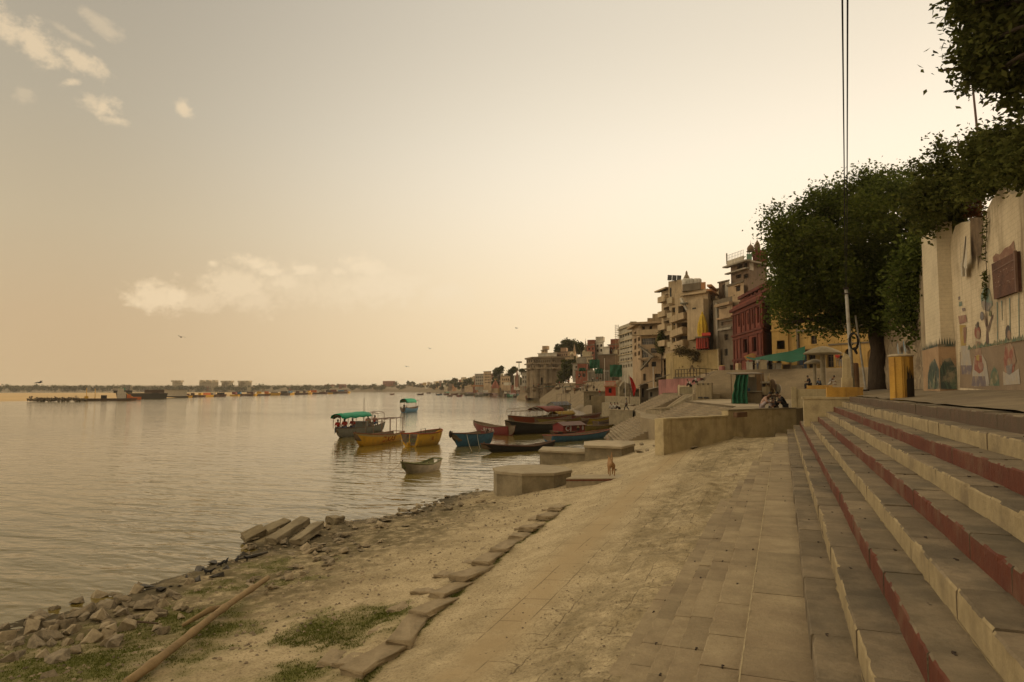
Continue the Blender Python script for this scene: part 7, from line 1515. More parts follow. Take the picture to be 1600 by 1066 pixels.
for k, (x, w_, h_, mm_, lb) in enumerate(((2.75, .32, .55, TAN, 'tan sack heaped on the back of the hand cart'), (3.3, .36, .7, BRN, 'brown sack standing on the right end of the hand cart'), (3.75, .3, .5, GREYB, 'grey bundle tied at the far end of the hand cart'))):
    c = SP(x, -.2, .98+h_); tag(MB().ball((c.x, c.y, c.z-.25), (w_, w_*.8, h_*.9), 8).build('sack', mm_, smooth=True), lb, 'sack')
t = thing('market_cart', 'wooden hand cart loaded with boards right of the netted shack', 'cart', SP(2.7, 0, 0)); MB().wall([SP(2.3, .6, .55), SP(3.7, .6, .55), SP(3.7, .6, .72), SP(2.3, .6, .72)], n_*-1.1).build('cart_bed', WOOD, t)
for x in (2.6, 3.4):
    for y in (.72, -.55):
        q = MB(); c = SP(x, y, .33); q.tube([c+u_*(.3*math.cos(k*math.pi/7))+Vector((0, 0, .3*math.sin(k*math.pi/7))) for k in range(15)], .035, 5); q.tube([c-u_*.28, c+u_*.28], .018, 4); q.tube([c-Vector((0, 0, .28)), c+Vector((0, 0, .28))], .018, 4); q.build('wheel', IRON, t)
q = MB()
for k in range(5): q.tube([SP(2.5+k*.28, .3-.1*k, .72), SP(2.3+k*.36, .0, 1.6+.25*(k % 3))], .03, 5)
q.tube([SP(2.4, .2, .7), SP(3.1, -.2, 2.5)], .04, 5); q.tube([SP(3.5, .2, .7), SP(2.9, -.2, 2.3)], .04, 5)
q.build('leaning_poles', mat('bamboo', (.4, .3, .16)), t); MB().wall([SP(2.35, .3, .73), SP(2.9, .3, .73), SP(2.9, .3, 1.4), SP(2.35, .3, 1.4)], n_*-.5).build('box', CREAM2, t); MB().wall([SP(2.35, .2, 1.7), SP(2.95, .2, 1.7), SP(2.95, .2, 1.85), SP(2.35, .2, 1.85)], n_*-.5).build('tray', WHT, t); MB().wall([SP(2.4, .0, 1.41), SP(2.9, .0, 1.41), SP(2.9, .0, 1.68), SP(2.4, .0, 1.68)], n_*-.3).build('dark_box', BKB, t)
# red shrine, stone shrine, flag, stone shelter
def little_house(label, px0, px1, d, yt, yb, m, name='shrine', cat='shrine', door=None, cap=None, back=4, wins=None):
    h = House(name, label, cat, [(px0, d), (px1, d)], zat(yb, d)-1, zat(yt, d), m, back=back)
    if door: h.win(0, *door, 'opening', deep=.6)
    if wins: h.grid(0, *wins)
    h.build()
    if cap: h.ledge(0, h.z1-.25, .25, .3, m=cap)
    return h
h = little_house('small bright red shrine box with a dark doorway above the moored boats', 945.5, 962, 150, 603, 616.5, REDC, door=(951, 607, 956, 614), cap=ORG); q = MB(); A, u, n, ln = h.fr(0)
for k in range(9): q.tube([up(A+u*ln*k/8, h.z1), up(A+u*ln*k/8, h.z1+1.0)], .05, 4)
q.tube([up(A, h.z1+1), up(A+u*ln, h.z1+1)], .06, 4); q.build('railing', REDC, h.t)
t = thing('stone_shrine', 'small grey stone shrine with a pointed roof beside the red flag', 'shrine', Ph(976, 142, 4)); q = MB(); A, B = Ph(968, 142, 0), Ph(984, 142, 0); q.wall([up(A, 3), up(B, 3), up(B, zat(606, 142)), up(B.lerp(A, .25), zat(599, 142)), up(A.lerp(B, .5), zat(596, 142)), up(A.lerp(B, .25), zat(599, 142)), up(A, zat(606, 142))], nb*4); q.build('shrine_body', CONC, t)
q = MB(); a, b = A.lerp(B, .38), A.lerp(B, .62); q.wall([up(a-nb*.02, zat(614, 142)), up(b-nb*.02, zat(614, 142)), up(b-nb*.02, zat(608, 142)), up(a.lerp(b, .5)-nb*.02, zat(606, 142)), up(a-nb*.02, zat(608, 142))], nb*-.1); q.build('niche', DARK, t)
for y in (605, 617): MB().wall([up(A-u*.2, zat(y, 142)), up(B+u*.2, zat(y, 142)), up(B+u*.2, zat(y-1.2, 142)), up(A-u*.2, zat(y-1.2, 142))], nb*-.35).build('moulding', CONC, t)
t = thing('red_flag', 'long hanging bright red flag on a pole by the stone shrine', 'flag', Ph(983, 130, 3)); MB().tube([Ph(983, 130, 2), Ph(983, 130, zat(586, 130))], .07, 6).build('pole', GW, t); q = MB()
for i in range(9):
    for j in range(4): v = i/8; q.v.append(tuple(Pd(983.5+v*6+j/3*(2+5.5*math.sin(math.pi*min(1, v*.55+.12)))*(1-.75*max(0, v-.5)*2), 588.5+v*29+j*.8, 130-.3*math.sin(j*2+v*4))))
for i in range(8):
    for j in range(3): q.f.append((i*4+j, i*4+4+j, i*4+5+j, i*4+j+1)); q.m.append(0)
q.build('flag_cloth', mat('flag_red', (.55, .02, .015), (.4, .015, .012), 2, .8, .2), t, smooth=True)
for px, d, y0, y1, lb in ((977, 135, 587, 620, 'white pole standing left of the red flag'), (1021, 130, 573, 612, 'white pole in front of the tan stair building'), (945, 180, 560, 600, 'thin pole in front of the green netting')): tag(MB().tube([Ph(px, d, zat(y1, d)), Ph(px, d, zat(y0, d))], .09, 6).build('pole', WHITE), lb, 'pole')
h = little_house('low stone shelter with dark openings at the water beside the red shrine', 912, 946, 168, 611, 631, CONC, 'stone_shelter', 'shelter', door=(921, 618, 928, 625), cap=PLAT, back=10); MB().prism([q_(923, 164), q_(945, 163), q_(945, 170), q_(923, 170)], 0, zat(619, 166)).build('annexe', bm_('olive_plaster', (.33, .26, .15)), h.t)
solid('bathing_steps_block', 'stepped stone block below the stone shrine', 'block', [(945, 150), (1000, 128), (1003, 140), (950, 160)], -.5, zat(619.5, 140), CONC); solid('bathing_steps_block', 'lower wide stone block running into the river left of the men in white', 'block', [(940, 140), (985, 118), (992, 126), (948, 150)], -.5, zat(631, 130), CONC)
struct(MB().add([Ph(893, 190, -.2), Ph(925, 150, -.2), Ph(925, 156, 1.8), Ph(905, 190, 1.2)], [(0, 1, 2, 3)]).build('mud_bank', BANK))
for i, (px0, px1, d, y0, y1, m, lb) in enumerate(((1000, 1013, 132, 600, 622, OLD, 'dark lean-to shed of boards in front of the stair building'), (1013, 1036, 128, 606, 621, GREYB, 'low grey hut with a sloping sheet roof left of the pink wall'), (986, 999, 136, 608, 625, CONC, 'small plastered hut right of the red flag'), (1026, 1040, 134, 590, 606, bm_('olive_plaster', (.33, .26, .15)), 'small flat olive hut under the stained yellow wall'))):
    h = little_house(lb, px0, px1, d, y0, y1, m, 'hut', 'hut', door=(px0+3, y0+7, px0+6.5, y1-1), back=4)
    MB().wall([up(h.c[0]-u*.4, h.z1-.4), up(h.c[1]+u*.6, h.z1+.5), up(h.c[1]+u*.6, h.z1+.58), up(h.c[0]-u*.4, h.z1-.32)], nb*-3).build('sheet_roof', (OLD, GREYB, BRN, OLD)[i], h.t)
# ------------------------------------------------------------------ middle distance: between the scaffolded block and the fort
RB2 = bm_('red_brown_house', (.28, .1, .06))
MID = [(935, 970, 553, 592, 248, BRN, 'long blank brown wall of a house above the green netting', 'building', None), (929, 944, 533, 556, 270, WHT, 'white house with few windows high above the brown wall', 'building', (931, 536, 942, 552, 2, 2)), (917, 930, 538, 560, 272, RB2, 'red brown house left of the high white one', 'building', (918, 541, 929, 556, 2, 2)), (951, 969, 537, 556, 262, RB2, 'red brown house beside the scaffolding', 'building', (953, 540, 967, 552, 3, 2)), (943, 953, 541, 556, 258, WHT, 'small white rooftop box between two red brown houses', 'building', None), (905, 927, 557, 582, 252, CREAM2, 'cream arcaded house above the red walled hall', 'building', (907, 560, 925, 574, 5, 2)), (895, 919, 567, 588, 246, GREYB, 'grey terraced house with a white parapet', 'building', (898, 570, 917, 584, 4, 2)), (899.5, 918, 577.5, 597, 236, RB2, 'rust red walled hall at the top of the stone slope', 'building', (902, 581, 916, 592, 2, 1)), (868, 892, 549, 566, 352, bm_('faded_pink_house', (.42, .28, .18)), 'faded pink row of houses below the big tree', 'building', (870, 552, 890, 562, 6, 2)), (841, 870, 551, 562, 352, WHT, 'long white building on top of the fort', 'building', None), (846, 856, 546, 552, 356, TAN, 'small tan pavilion on the fort roof', 'building', (847, 547, 855, 551, 2, 1)), (803, 812.5, 586, 604, 390, WHT, 'small white temple building left of the fort', 'temple', (804, 589, 812, 596, 3, 1)), (815, 824, 581, 606, 372, GREYB, 'grey house touching the left side of the fort', 'building', (816, 586, 823, 600, 2, 2)), (755.5, 767.5, 580, 606, 560, TAN, 'tall plain tan block in the hazy city left of the fort', 'building', (757, 583, 767, 600, 4, 4)), (742, 756, 584, 606, 600, GREYB, 'grey flat roofed block next to the tall plain tan one', 'building', (743, 587, 755, 602, 4, 3)), (782, 797, 587, 606, 470, TAN, 'tan house with a white tent roof left of the white temple', 'building', (784, 590, 796, 602, 4, 2)), (957, 966, 545, 556, 255, CREAM2, 'small cream stair house over the long brown wall', 'building', None), (884, 900, 556, 568, 300, TAN, 'tan house with two domes over the ivy slope', 'building', (886, 559, 898, 565, 4, 1))]
for x0, x1, y0, y1, d, m, lb, cat, g in MID:
    h = House('house' if cat == 'building' else 'temple', lb, cat, [(x0, d*1.02), (x1, d)], zat(y1, d)-2, zat(y0, d), m, back=9)
    if g: h.grid(0, *g, .55, .55)
    h.build(); h.ledge(0, h.z1-.3, .35, .35, m=OLD if m != WHT else WHT)
    if x0 > 840 and g: MB().box(Ph((x0+x1)/2+2, d+4, h.z1+1.0), (1.5, 1.5, 1.0)).build('roof_room', m, h.t)
for k, (px, pyb, d, wpx) in enumerate(((894, 556, 296, 7), (903, 562, 250, 5.5), (913, 552, 265, 5))):
    t = thing('roof_dome', ('pale onion dome over the ivy slope', 'small pale dome on the cream arcaded house', 'small pale dome left of the temple spire')[k], 'dome', Ph(px, d, zat(pyb, d))); dome(t, px, pyb, d, wpx, CREAM2)
def spire(label, px, d, y0, y1, wpx, m):
    t = thing('temple_spire', label, 'temple', Ph(px, d, zat(y1, d))); k = wpx*d/F/2; zb2, H = zat(y1, d), zat(y0, d)-zat(y1, d); c = Ph(px, d, zb2)
    MB().lathe((c.x, c.y, zb2-6), [(k*1.1, 0), (k*1.1, 6), (k*.95, 6+H*.15), (k*.75, 6+H*.4), (k*.5, 6+H*.62), (k*.24, 6+H*.8), (k*.3, 6+H*.83), (k*.1, 6+H*.88), (.04, 6+H)], 8).build('tower', m, t)
    MB().box((c.x, c.y, zb2-3), (k*1.4, k*1.4, 3)).build('sanctum', m, t)
spire('tall dark pointed temple spire above the cream arcaded house', 915.5, 268, 529, 560, 5.5, SAND2); spire('pale pointed temple spire beside the big tree', 898, 310, 537, 556, 5, TAN); spire('dark green roofed temple spire in the hazy city', 784, 480, 591, 606, 4, OLD); spire('reddish temple spire left of the fort', 808, 385, 577, 588, 4, bm_('rosy_spire', (.4, .22, .16))); spire('needle thin far temple spire in the hazy city', 791, 520, 578, 600, 2.2, OLD); spire('faint pink temple spire far down the ghats', 742, 640, 584, 604, 3, RB2)
h = House('pillared_hall', 'long pillared hall with a grey roof beside the rust red walled hall', 'building', [(918, 236), (956, 228)], zat(597, 232)-1, zat(578.5, 232), GREYB, back=8); h.win(0, 919, 581, 955, 596, 'opening', deep=2).build(); A, u, n, ln = h.fr(0)
for k in range(13): p = A+u*(ln*(k+.5)/13); MB().tube([up(p-n*.2, h.z0), up(p-n*.2, zat(580.5, 232))], .28, 6).build('column', GREYB, h.t)
for px0, px1, y0, y1, d, lb in ((953, 979, 570, 589, 222, 'largest green construction net right of the pillared hall'), (930, 942, 576, 584, 226, 'small green net on the pillared hall roof'), (921, 937, 562, 576, 240, 'dark green net over the cream arcaded house'), (905, 915, 575, 580, 234, 'low green sheet on the rust red walled hall')):
    t = thing('construction_net', lb, 'net', Ph(px0, d, zat(y1, d))); q = MB()
    for i in range(9):
        for j in range(6): q.v.append(tuple(Pd(px0+(px1-px0)*i/8, y0+(y1-y0)*j/5+.6*math.sin(i*1.9), d+.6*math.sin(i*2.2+j))))
    for i in range(8):
        for j in range(5): q.f.append((i*6+j, i*6+6+j, i*6+7+j, i*6+j+1)); q.m.append(0)
    q.build('net', mat('green_net', (.05, .27, .14)), t, smooth=True); q = MB()
    for f in (0, .5, 1): q.tube([Ph(px0+(px1-px0)*f, d+1, zat(y1+8, d)), Ph(px0+(px1-px0)*f, d+1, zat(y0-1, d))], .12, 4)
    q.build('scaffold_pole', GW, t)
# fort
FT = House('river_fort', 'old brown sandstone fort with round bastions and galleries above the stone slope', 'fort', [(822.5, 345), (833, 332), (862, 326), (882, 330)], 1, zat(559, 332), SAND2, back=30)
for i, (a, b) in enumerate(((823, 832), (834, 861), (863, 881))):
    FT.grid(i, a, 562, b, 567.5, max(2, int((b-a)/3)), 1, .5, .8); FT.grid(i, a, 570, b, 575.5, max(2, int((b-a)/3)), 1, .5, .8)
FT.win(1, 845, 590, 848, 602, 'opening', arch=1, deep=1).build()
for i in range(3):
    for py, hh, pr in ((560, .8, .7), (569, .6, .9), (577, .8, 1.1)): FT.ledge(i, zat(py, 330), hh, pr)
for px, d, w_ in ((828, 340, 9), (841, 331, 12), (855, 328, 11), (872, 329, 13)):
    r = w_*d/F/2; c = Ph(px, d+r*.3, 1); MB().lathe(c, [(r*1.12, 0), (r, 6), (r*.98, zat(578, d)-1.6), (r*1.06, zat(577.4, d)-1), (r*1.06, zat(576.6, d)-1), (r*.9, zat(576, d)-1), (r*.9, zat(570, d)-1), (r*1.0, zat(569.6, d)-1), (r*1.0, zat(568.8, d)-1)], 18).build('bastion', SAND2, FT.t, smooth=True, angle=40)
t = thing('light_mast', 'tall floodlight mast left of the fort', 'mast', Ph(811, 372, 8)); MB().tube([Ph(811, 372, 6), Ph(811, 372, zat(566, 372))], [.3, .2], 6).build('shaft', GREYB, t); MB().box(Ph(811, 372, zat(566, 372)), (1.6, .4, .4)).build('lamp_head', OLD, t)
t = thing('red_tent', 'peaked red tent on the hazy shore left of the fort', 'tent', Ph(774, 500, 3)); c = Ph(774, 500, zat(607, 500)); MB().lathe(c, [(3.2, 0), (3.0, 1.6), (1.6, 4.2), (.3, 6.0)], 8).build('canopy', RB2, t); tag(MB().box(Ph(747, 600, zat(603, 600)), (5.5, 2, .7), .3).build('orange_awning', ORG), 'long orange awning on the hazy shore', 'awning'); tag(MB().box(Ph(793, 440, zat(600, 440)), (2.6, 1.2, .9), -.5).build('white_awning', WHT), 'tilted white awning left of the white temple', 'awning')
plat([(812, 372), (830, 350), (880, 322), (892, 350), (815, 400)], -1, zat(603.5, 345), m=SAND2)
# the broad stone slope under the fort
stairs(Ph(873, 300, zat(599, 290)), Ph(968, 190, zat(599, 190)), 22, .32, .4, GST, z_bottom=0); stairs(Ph(826, 372, zat(606, 372)), Ph(880, 318, zat(604, 318)), 16, .32, .45, GST, z_bottom=0)
plat([(873, 302), (968, 192), (985, 215), (985, 250), (890, 330)], 0, zat(599, 240)-.3, m=BANK)
# trees beyond
def clump(px, py, rx, ry, d, n, leaf, seed):
    k = d/F; return blob_pts(Pd(px, py, d), (rx*k, rx*k, ry*k), n, max(5, n//30), rx*k*.26, seed)
FARLEAF = leafmat('far_leaf', (.05, .06, .022), (.09, .095, .035), .25)
def far_tree(lb, blobs, d, base, leaf=1.0, dens=1.0, m=FARLEAF):
    t = thing('leafy_tree', lb, 'tree', Ph(base[0], d, zat(base[1], d))); P = np.concatenate([clump(px, py, rx, ry, d+(i % 3)*2, int(rx*ry*22*dens)+200, leaf, int(px*7+i)) for i, (px, py, rx, ry) in enumerate(blobs)])
    leaf_object(P, leaf, 'crown', m, t, int(base[0])); limbs(t, Ph(base[0], d, zat(base[1], d)-3), [Pd(b[0], b[1], d) for b in blobs[:4]], .5*d/330)
far_tree('big spreading tree behind the fort roof', [(878, 545, 9, 8), (890, 538, 9, 8), (898, 541, 8, 8), (884, 535, 6, 5), (872, 549, 5, 5), (895, 549, 9, 6), (903, 546, 5, 7), (869, 541, 2, 4)], 372, (888, 560))
far_tree('smaller sunlit tree right of the temple spire', [(908, 541, 4, 6), (921, 541, 3, 5), (911, 547, 5, 4)], 300, (908, 556)); far_tree('dark ivy covered tree mass between the fort and the terraced house', [(888, 578, 8, 10), (880, 588, 7, 8), (893, 570, 7, 8), (884, 570, 6, 8), (897, 580, 5, 10), (876, 596, 5, 4), (898, 562, 4, 5)], 300, (888, 600), .9, 1.4, LEAFD)
far_tree('round dark tree near the white temple', [(800, 580, 5, 4), (804, 577, 4, 4), (797, 584, 4, 3)], 440, (800, 590), 1.4); far_tree('round tree over the tan house with the tent roof', [(779, 579, 6, 5), (783, 577, 4, 4), (775, 583, 5, 4)], 520, (779, 592), 1.6); far_tree('tree just left of the fort wall', [(817, 580, 4, 4), (820, 583, 4, 4)], 400, (818, 590), 1.2)
# ------------------------------------------------------------------ hazy city and far shore
CITY = [('cream', CREAM2), ('tan', TAN), ('grey', GREYB), ('white', WHT), ('brown', BRN), ('red brown', RB2), ('orange', ORG), ('yellow', YEL)]
rs_ = random.Random(77); FX = [600, 640, 680, 700, 730, 760, 800]; 
for row in range(3):
    px = 604+row*2.0
    while px < 800:
        wpx = rs_.uniform(3.2, 7.5)*(.8 if px < 680 else 1.1); d0 = float(np.interp(px, [600, 650, 690, 725, 760, 800], [1340, 1220, 980, 780, 610, 480]))*(1.03+.045*row); top = float(np.interp(px, FX, [603, 600.5, 594.5, 592, 588, 584, 584])); bt = float(np.interp(px, FX, [610.6, 610.6, 609.5, 609, 608, 607, 606]))
        yt = bt+(top-bt)*(row+.75+rs_.uniform(-.3, .35))/3; cn, m = CITY[rs_.choice((0, 0, 1, 1, 2, 2, 3, 4, 5, 6, 7))]
        h = House('hazy_house', f'small hazy {cn} house in the crowded city above the far ghats', 'building', [(px, d0*1.02), (px+wpx, d0)], 2, zat(yt, d0), m, back=14, group=f'hazy {cn} houses above the far ghats')
        if wpx > 4.5 and row < 3: h.grid(0, px+.4, yt+1, px+wpx-.4, min(bt, yt+7), 3, 2, .5, .5, kind='opening', deep=.6)
        h.build(); px += wpx*rs_.uniform(.8, 1.35)
rs_ = random.Random(78); px = 8
while px < 612:
    wpx = rs_.uniform(2.2, 5.5); d0 = rs_.uniform(1330, 1480); yt = rs_.uniform(603.5, 607.5)-(1.5 if px > 480 else 0); cn, m = CITY[rs_.choice((0, 0, 0, 3, 3, 1, 2, 5))]
    House('hazy_house', f'tiny pale {cn} house among the trees of the far shore', 'building', [(px, d0), (px+wpx, d0)], 1, zat(yt, d0), m, back=12, group=f'tiny {cn} houses on the far shore').build(); px += wpx+rs_.uniform(1, 13)
for px0, px1, yt, nx, lb in ((311, 341, 596.5, 9, 'widest hazy apartment block on the far shore'), (346, 364, 597.5, 6, 'hazy apartment block right of the widest one'), (372, 393, 597.5, 7, 'hazy apartment block third from the left on the far shore'), (269, 285, 597, 5, 'leftmost hazy apartment block on the far shore'), (507, 523, 601, 5, 'long low red roofed building on the far shore'), (528, 541, 600.5, 4, 'red building on the far shore right of the long red roofed one'), (598, 617, 595.5, 5, 'larger red building on the far shore where the city begins')):
    red = px0 > 500; h = House('apartment_block', lb, 'building', [(px0, 1420), (px1, 1400)], 1, zat(yt, 1410), RB2 if red else CREAM2, back=20); h.grid(0, px0+.5, yt+1.5, px1-.5, 608, nx, 4, .5, .5, kind='opening', deep=.8); h.build()
    if not red:
        for k in range(3): MB().box(Ph(px0+(px1-px0)*(k+.5)/3, 1412, h.z1+1.6), (4, 4, 1.6)).build('roof_room', CREAM2, h.t)
P = []
rs_ = np.random.RandomState(5)
for px in np.arange(-60, 640, 4.5): P.append(clump(px+rs_.uniform(-3, 3), 606.8+rs_.uniform(-1.7, 1.6)-(2.2 if px > 470 else 0)*rs_.rand(), rs_.uniform(3, 7), rs_.uniform(1.9, 4.0), rs_.uniform(1290, 1480), 230, 3, int(px*3+999)))
for px in np.arange(606, 815, 4.0):
    d0 = float(np.interp(px, [600, 650, 690, 725, 760, 800, 820], [1340, 1220, 980, 780, 610, 480, 430]))*rs_.uniform(1.0, 1.16); y = float(np.interp(px, [600, 680, 730, 800], [606, 603, 600, 594]))+rs_.uniform(-6, 4)
    P.append(clump(px, y, rs_.uniform(2.5, 6), rs_.uniform(2, 4), d0, 170, 2, int(px*3+777)))
o = leaf_object(np.concatenate(P), 3.4, 'distant_woods', FARLEAF, None, 3); tag(o, 'hazy band of trees along the far shore and between the far houses', kind='stuff')
bpy.context.view_layer.update()
def hit(px, py):
    r = ray(px, py).normalized(); ok, p, *_ = sc.ray_cast(bpy.context.evaluated_depsgraph_get(), CAM, r)
    return p if ok else None
CR = [(870, 603), (874, 601), (879, 599), (884, 598), (887, 596), (889, 599), (891, 594), (893, 597), (895, 593), (897, 596), (899, 592), (902, 594), (905, 591), (908, 593), (866, 604), (845, 603), (838, 604), (834, 603), (926, 596), (933, 596), (938, 597)]
for i, (px, py) in enumerate(CR):
    p = hit(px, py+1)
    if p is None or p.length < 120: continue
    c = ('white', 'red', 'black', 'grey', 'tan', 'orange')[i % 6]
    person(f'tiny distant person in {c} among the crowd on the slope below the fort', rnd.choice(('stand', 'walk')), p, rnd.uniform(0, 6), c, ('black', 'grey', 'tan')[i % 3], f'far people in {c} below the fort')
# more craft and clutter along the far ghats
for i, (px, o_) in enumerate([(806, 0), (817, .3), (828, .2), (839, .5), (849, .2), (858, .9), (866, .4), (878, .8), (887, .3), (896, 1.2), (905, .6), (916, 1.4), (758, 0), (770, .2), (782, 0), (792, .3), (738, .2), (722, .1)]):
    py = float(np.interp(px, [650, 690, 725, 760, 800, 845, 880, 915, 945], [613, 614, 615.5, 617.5, 620, 623.5, 627, 634, 646]))+.4+o_; m, cn = ((BKB, 'black'), (BRB, 'brown'), (RB_, 'dark red'), (GRB, 'grey'), (BLB, 'blue'), (OLB, 'olive'))[(i*5+i//4) % 6]
    b_ = Boat(f'far {cn} boat in the crowded row moored below the fort slope', (px+6.5, py), (px-3, py+.5), 2.0, .8, .5, .3, .6, m, group=f'{cn} boats in the row below the fort slope', posts=False, seats=2, name='wooden_boat')
    if i % 3 == 0: cabin(b_, .15, .8, 1.7, .5, (GRB, BRB, RB_)[i % 2], BRB)
for i, (px, py, d) in enumerate(((846, 612, 318), (858, 611, 306), (836, 611, 330), (872, 608, 290), (826, 612, 350), (812, 611, 370), (855, 606, 312), (902, 610, 240), (920, 606, 225), (888, 613, 262), (796, 611, 400), (785, 612, 430))):
    c = hit(px, py+1)
    if c is None or c.length < 120: continue
    t = thing('bank_awning', f'small {("pale", "teal", "brown", "cream")[i % 4]} awning on poles on the slope below the fort', 'awning', c, TOC(c)+rnd.uniform(-.5, .5), f'{("pale", "teal", "brown", "cream")[i % 4]} awnings below the fort'); q = MB(); s_ = rnd.uniform(.8, 1.3)
    q.wall([(-1.2*s_, -2*s_, 1.9), (-1.2*s_, 2*s_, 2.1), (1.2*s_, 2*s_, 2.4), (1.2*s_, -2*s_, 2.2)], (0, 0, .06)); q.build('roof', (WHT, paint('pale_teal', (.16, .27, .24)), BRN, CREAM2)[i % 4], t, world=False); q = MB()
    for x in (-1.1, 1.1):
        for y in (-1.8, 1.8): q.tube([(x*s_, y*s_, -.5), (x*s_, y*s_, 2.1)], .06, 4)
    q.box((0, 0, .5), (.5, 1.3, .5)); q.build('frame', GW, t, world=False)
for i in range(34):
    px = rnd.uniform(790, 940); py = float(np.interp(px, [790, 862, 900, 940], [609, 607, 607, 612]))+rnd.uniform(-3, 9); p = hit(px, py)
    if p is None or p.length < 120 or p.z < .3: continue
    c = ('white', 'red', 'black', 'grey', 'tan', 'orange')[i % 6]
    person(f'tiny distant person in {c} on the riverside slope below the fort', rnd.choice(('stand', 'walk')), p, rnd.uniform(0, 6), c, ('black', 'grey', 'tan')[i % 3], f'far people in {c} on the riverside slope')
# ------------------------------------------------------------------ dog, birds
DOGM = mat('dog_fur', (.36, .21, .1), (.26, .15, .07), 6, .9, .3, 30); p = Ph(953.5, 31.3, 0); zd = 1.6
t = thing('dog', 'tan dog with raised tail standing on the low wall seen from behind', 'dog', (p.x, p.y, zd), TOC(p)+math.pi+.15)
D = dict(hip=(-.26, 0, .5), mid=(0, 0, .5), chest=(.25, 0, .5), neck=(.4, 0, .62), head=(.5, 0, .72), muzzle=(.64, 0, .67), tail0=(-.36, 0, .58), tail1=(-.4, .01, .78), tail2=(-.36, .02, .98), tail3=(-.28, .02, 1.08))
E = [('hip', 'mid'), ('mid', 'chest'), ('chest', 'neck'), ('neck', 'head'), ('head', 'muzzle'), ('hip', 'tail0'), ('tail0', 'tail1'), ('tail1', 'tail2'), ('tail2', 'tail3')]
for s, n in ((1, 'l'), (-1, 'r')):
    D.update({'st'+n: (-.24, .09*s, .42), 'hk'+n: (-.38, .1*s, .2), 'kn'+n: (-.2, .1*s, .3), 'pw'+n: (-.34, .1*s, .025), 'to'+n: (-.27, .1*s, .02), 'fs'+n: (.22, .09*s, .4), 'fe'+n: (.2, .09*s, .22), 'fp'+n: (.22, .09*s, .025), 'ft'+n: (.28, .09*s, .02)})
    E += [('hip', 'st'+n), ('st'+n, 'kn'+n), ('kn'+n, 'hk'+n), ('hk'+n, 'pw'+n), ('pw'+n, 'to'+n), ('chest', 'fs'+n), ('fs'+n, 'fe'+n), ('fe'+n, 'fp'+n), ('fp'+n, 'ft'+n)]
DR = dict(hip=.13, mid=.115, chest=.15, neck=.085, head=.085, muzzle=.04, tail0=.04, tail1=.03, tail2=.025, tail3=.015, st=.085, hk=.03, kn=.05, pw=.025, to=.025, fs=.065, fe=.035, fp=.026, ft=.026)
me = skinned(D, E, lambda n: DR.get(n, DR.get(n[:2], .03))); me.materials.append(DOGM); o = bpy.data.objects.new('body', me); COL.objects.link(o); o.parent = t; q = MB()
for s in (1, -1): q.add([(.47, .03*s, .78), (.5, .075*s, .77), (.46, .075*s, .88), (.44, .06*s, .78)], [(0, 1, 2), (1, 3, 2), (3, 0, 2)])
q.build('ears', DOGM, t, world=False)
CROWM = mat('crow_feathers', (.015, .015, .017), rough=.5, bump=.1)
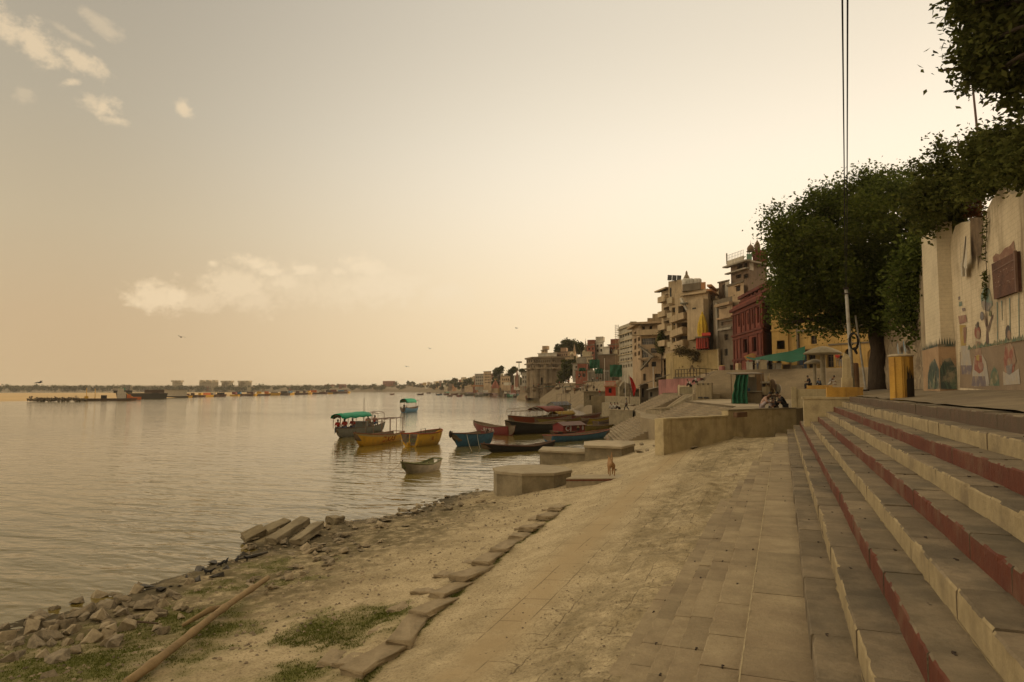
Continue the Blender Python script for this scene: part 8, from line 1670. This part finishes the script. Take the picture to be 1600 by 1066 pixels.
def bird(label, loc, rz, fly, s=1.0, group=None, bank=0):
    t = thing('bird', label, 'bird', loc, rz, group); t.scale = (s, s, s); B_ = dict(tail=(-.26, 0, .13 if not fly else 0), rump=(-.12, 0, .16 if not fly else 0), body=(.02, 0, .18 if not fly else 0), neck=(.12, 0, .25 if not fly else .03), head=(.17, 0, .29 if not fly else .04), beak=(.26, 0, .28 if not fly else .03)); r = dict(tail=.018, rump=.05, body=.065, neck=.04, head=.04, beak=.008); E_ = [('body', 'rump'), ('rump', 'tail'), ('body', 'neck'), ('neck', 'head'), ('head', 'beak')]; B_ = {k: B_[k] for k in ('body', 'rump', 'tail', 'neck', 'head', 'beak')}
    if not fly:
        for n, y in (('a', .03), ('b', -.03)): B_['h'+n] = (.0, y, .1); B_['f'+n] = (.02, y, .0); r['h'+n], r['f'+n] = .02, .01; E_ += [('body', 'h'+n), ('h'+n, 'f'+n)]
    key = ('bird', fly)
    if key not in PM: PM[key] = skinned(B_, E_, lambda k: r[k]); PM[key].materials.append(CROWM)
    o = bpy.data.objects.new('body', PM[key]); COL.objects.link(o); o.parent = t; q = MB()
    for sg in (1, -1):
        if fly: q.add([(.06, .04*sg, .02), (-.1, .04*sg, .02), (-.12, .3*sg, .1+bank*sg), (-.2, .52*sg, .05+bank*2*sg), (.0, .5*sg, .06+bank*2*sg), (.1, .26*sg, .11+bank*sg)], [(0, 1, 2, 3, 4, 5)])
        else: q.add([(.08, .05*sg, .24), (.06, .068*sg, .15), (-.16, .05*sg, .13), (-.28, .015*sg, .14), (-.1, .05*sg, .21)], [(0, 1, 2, 3, 4)])
    q.build('wings', CROWM, t, world=False)
for i, (px, py) in enumerate(((353, 884), (370, 881), (386, 879), (322, 900), (329, 900), (345, 888))): p = G(px, py); bird('black crow standing at the waterline below the concrete slabs', (p.x, p.y, p.z+.03), rnd.uniform(0, 6), False, .62, 'crows at the waterline')
for px, py, d, rz, lb in ((283, 527, 70, 2, 'lone dark bird flying above the low clouds band'), (62, 598, 60, .5, 'pale bird skimming the horizon at the far left'), (807, 513, 120, 1, 'tiny bird high over the midstream boat'), (672, 545, 110, 1.7, 'tiny bird flying left of the fort'), (635, 573, 120, 2.6, 'tiny bird low over the far ghats')): bird(lb, Pd(px, py, d), rz, True, 1.0, None, .06)
# ------------------------------------------------------------------ haze
hz = MB(); hz.add([(-2600, -420, -4.4), (1500, -420, -4.4), (1500, 3600, -4.4), (-2600, 3600, -4.4), (-2600, -420, 46), (1500, -420, 46), (1500, 3600, 46), (-2600, 3600, 46)], [(3, 2, 1, 0), (4, 5, 6, 7), (0, 1, 5, 4), (1, 2, 6, 5), (2, 3, 7, 6), (3, 0, 4, 7)])
hm = bpy.data.materials.new('haze'); hm.use_nodes = True; n = hm.node_tree.nodes; n.remove(n['Principled BSDF']); pv = n.new('ShaderNodeVolumePrincipled'); pv.inputs['Color'].default_value = (1, .93, .82, 1); pv.inputs['Density'].default_value = .00013; pv.inputs['Anisotropy'].default_value = .3
hm.node_tree.links.new(pv.outputs[0], n['Material Output'].inputs['Volume']); o = hz.build('haze', hm); o['kind'] = 'stuff'
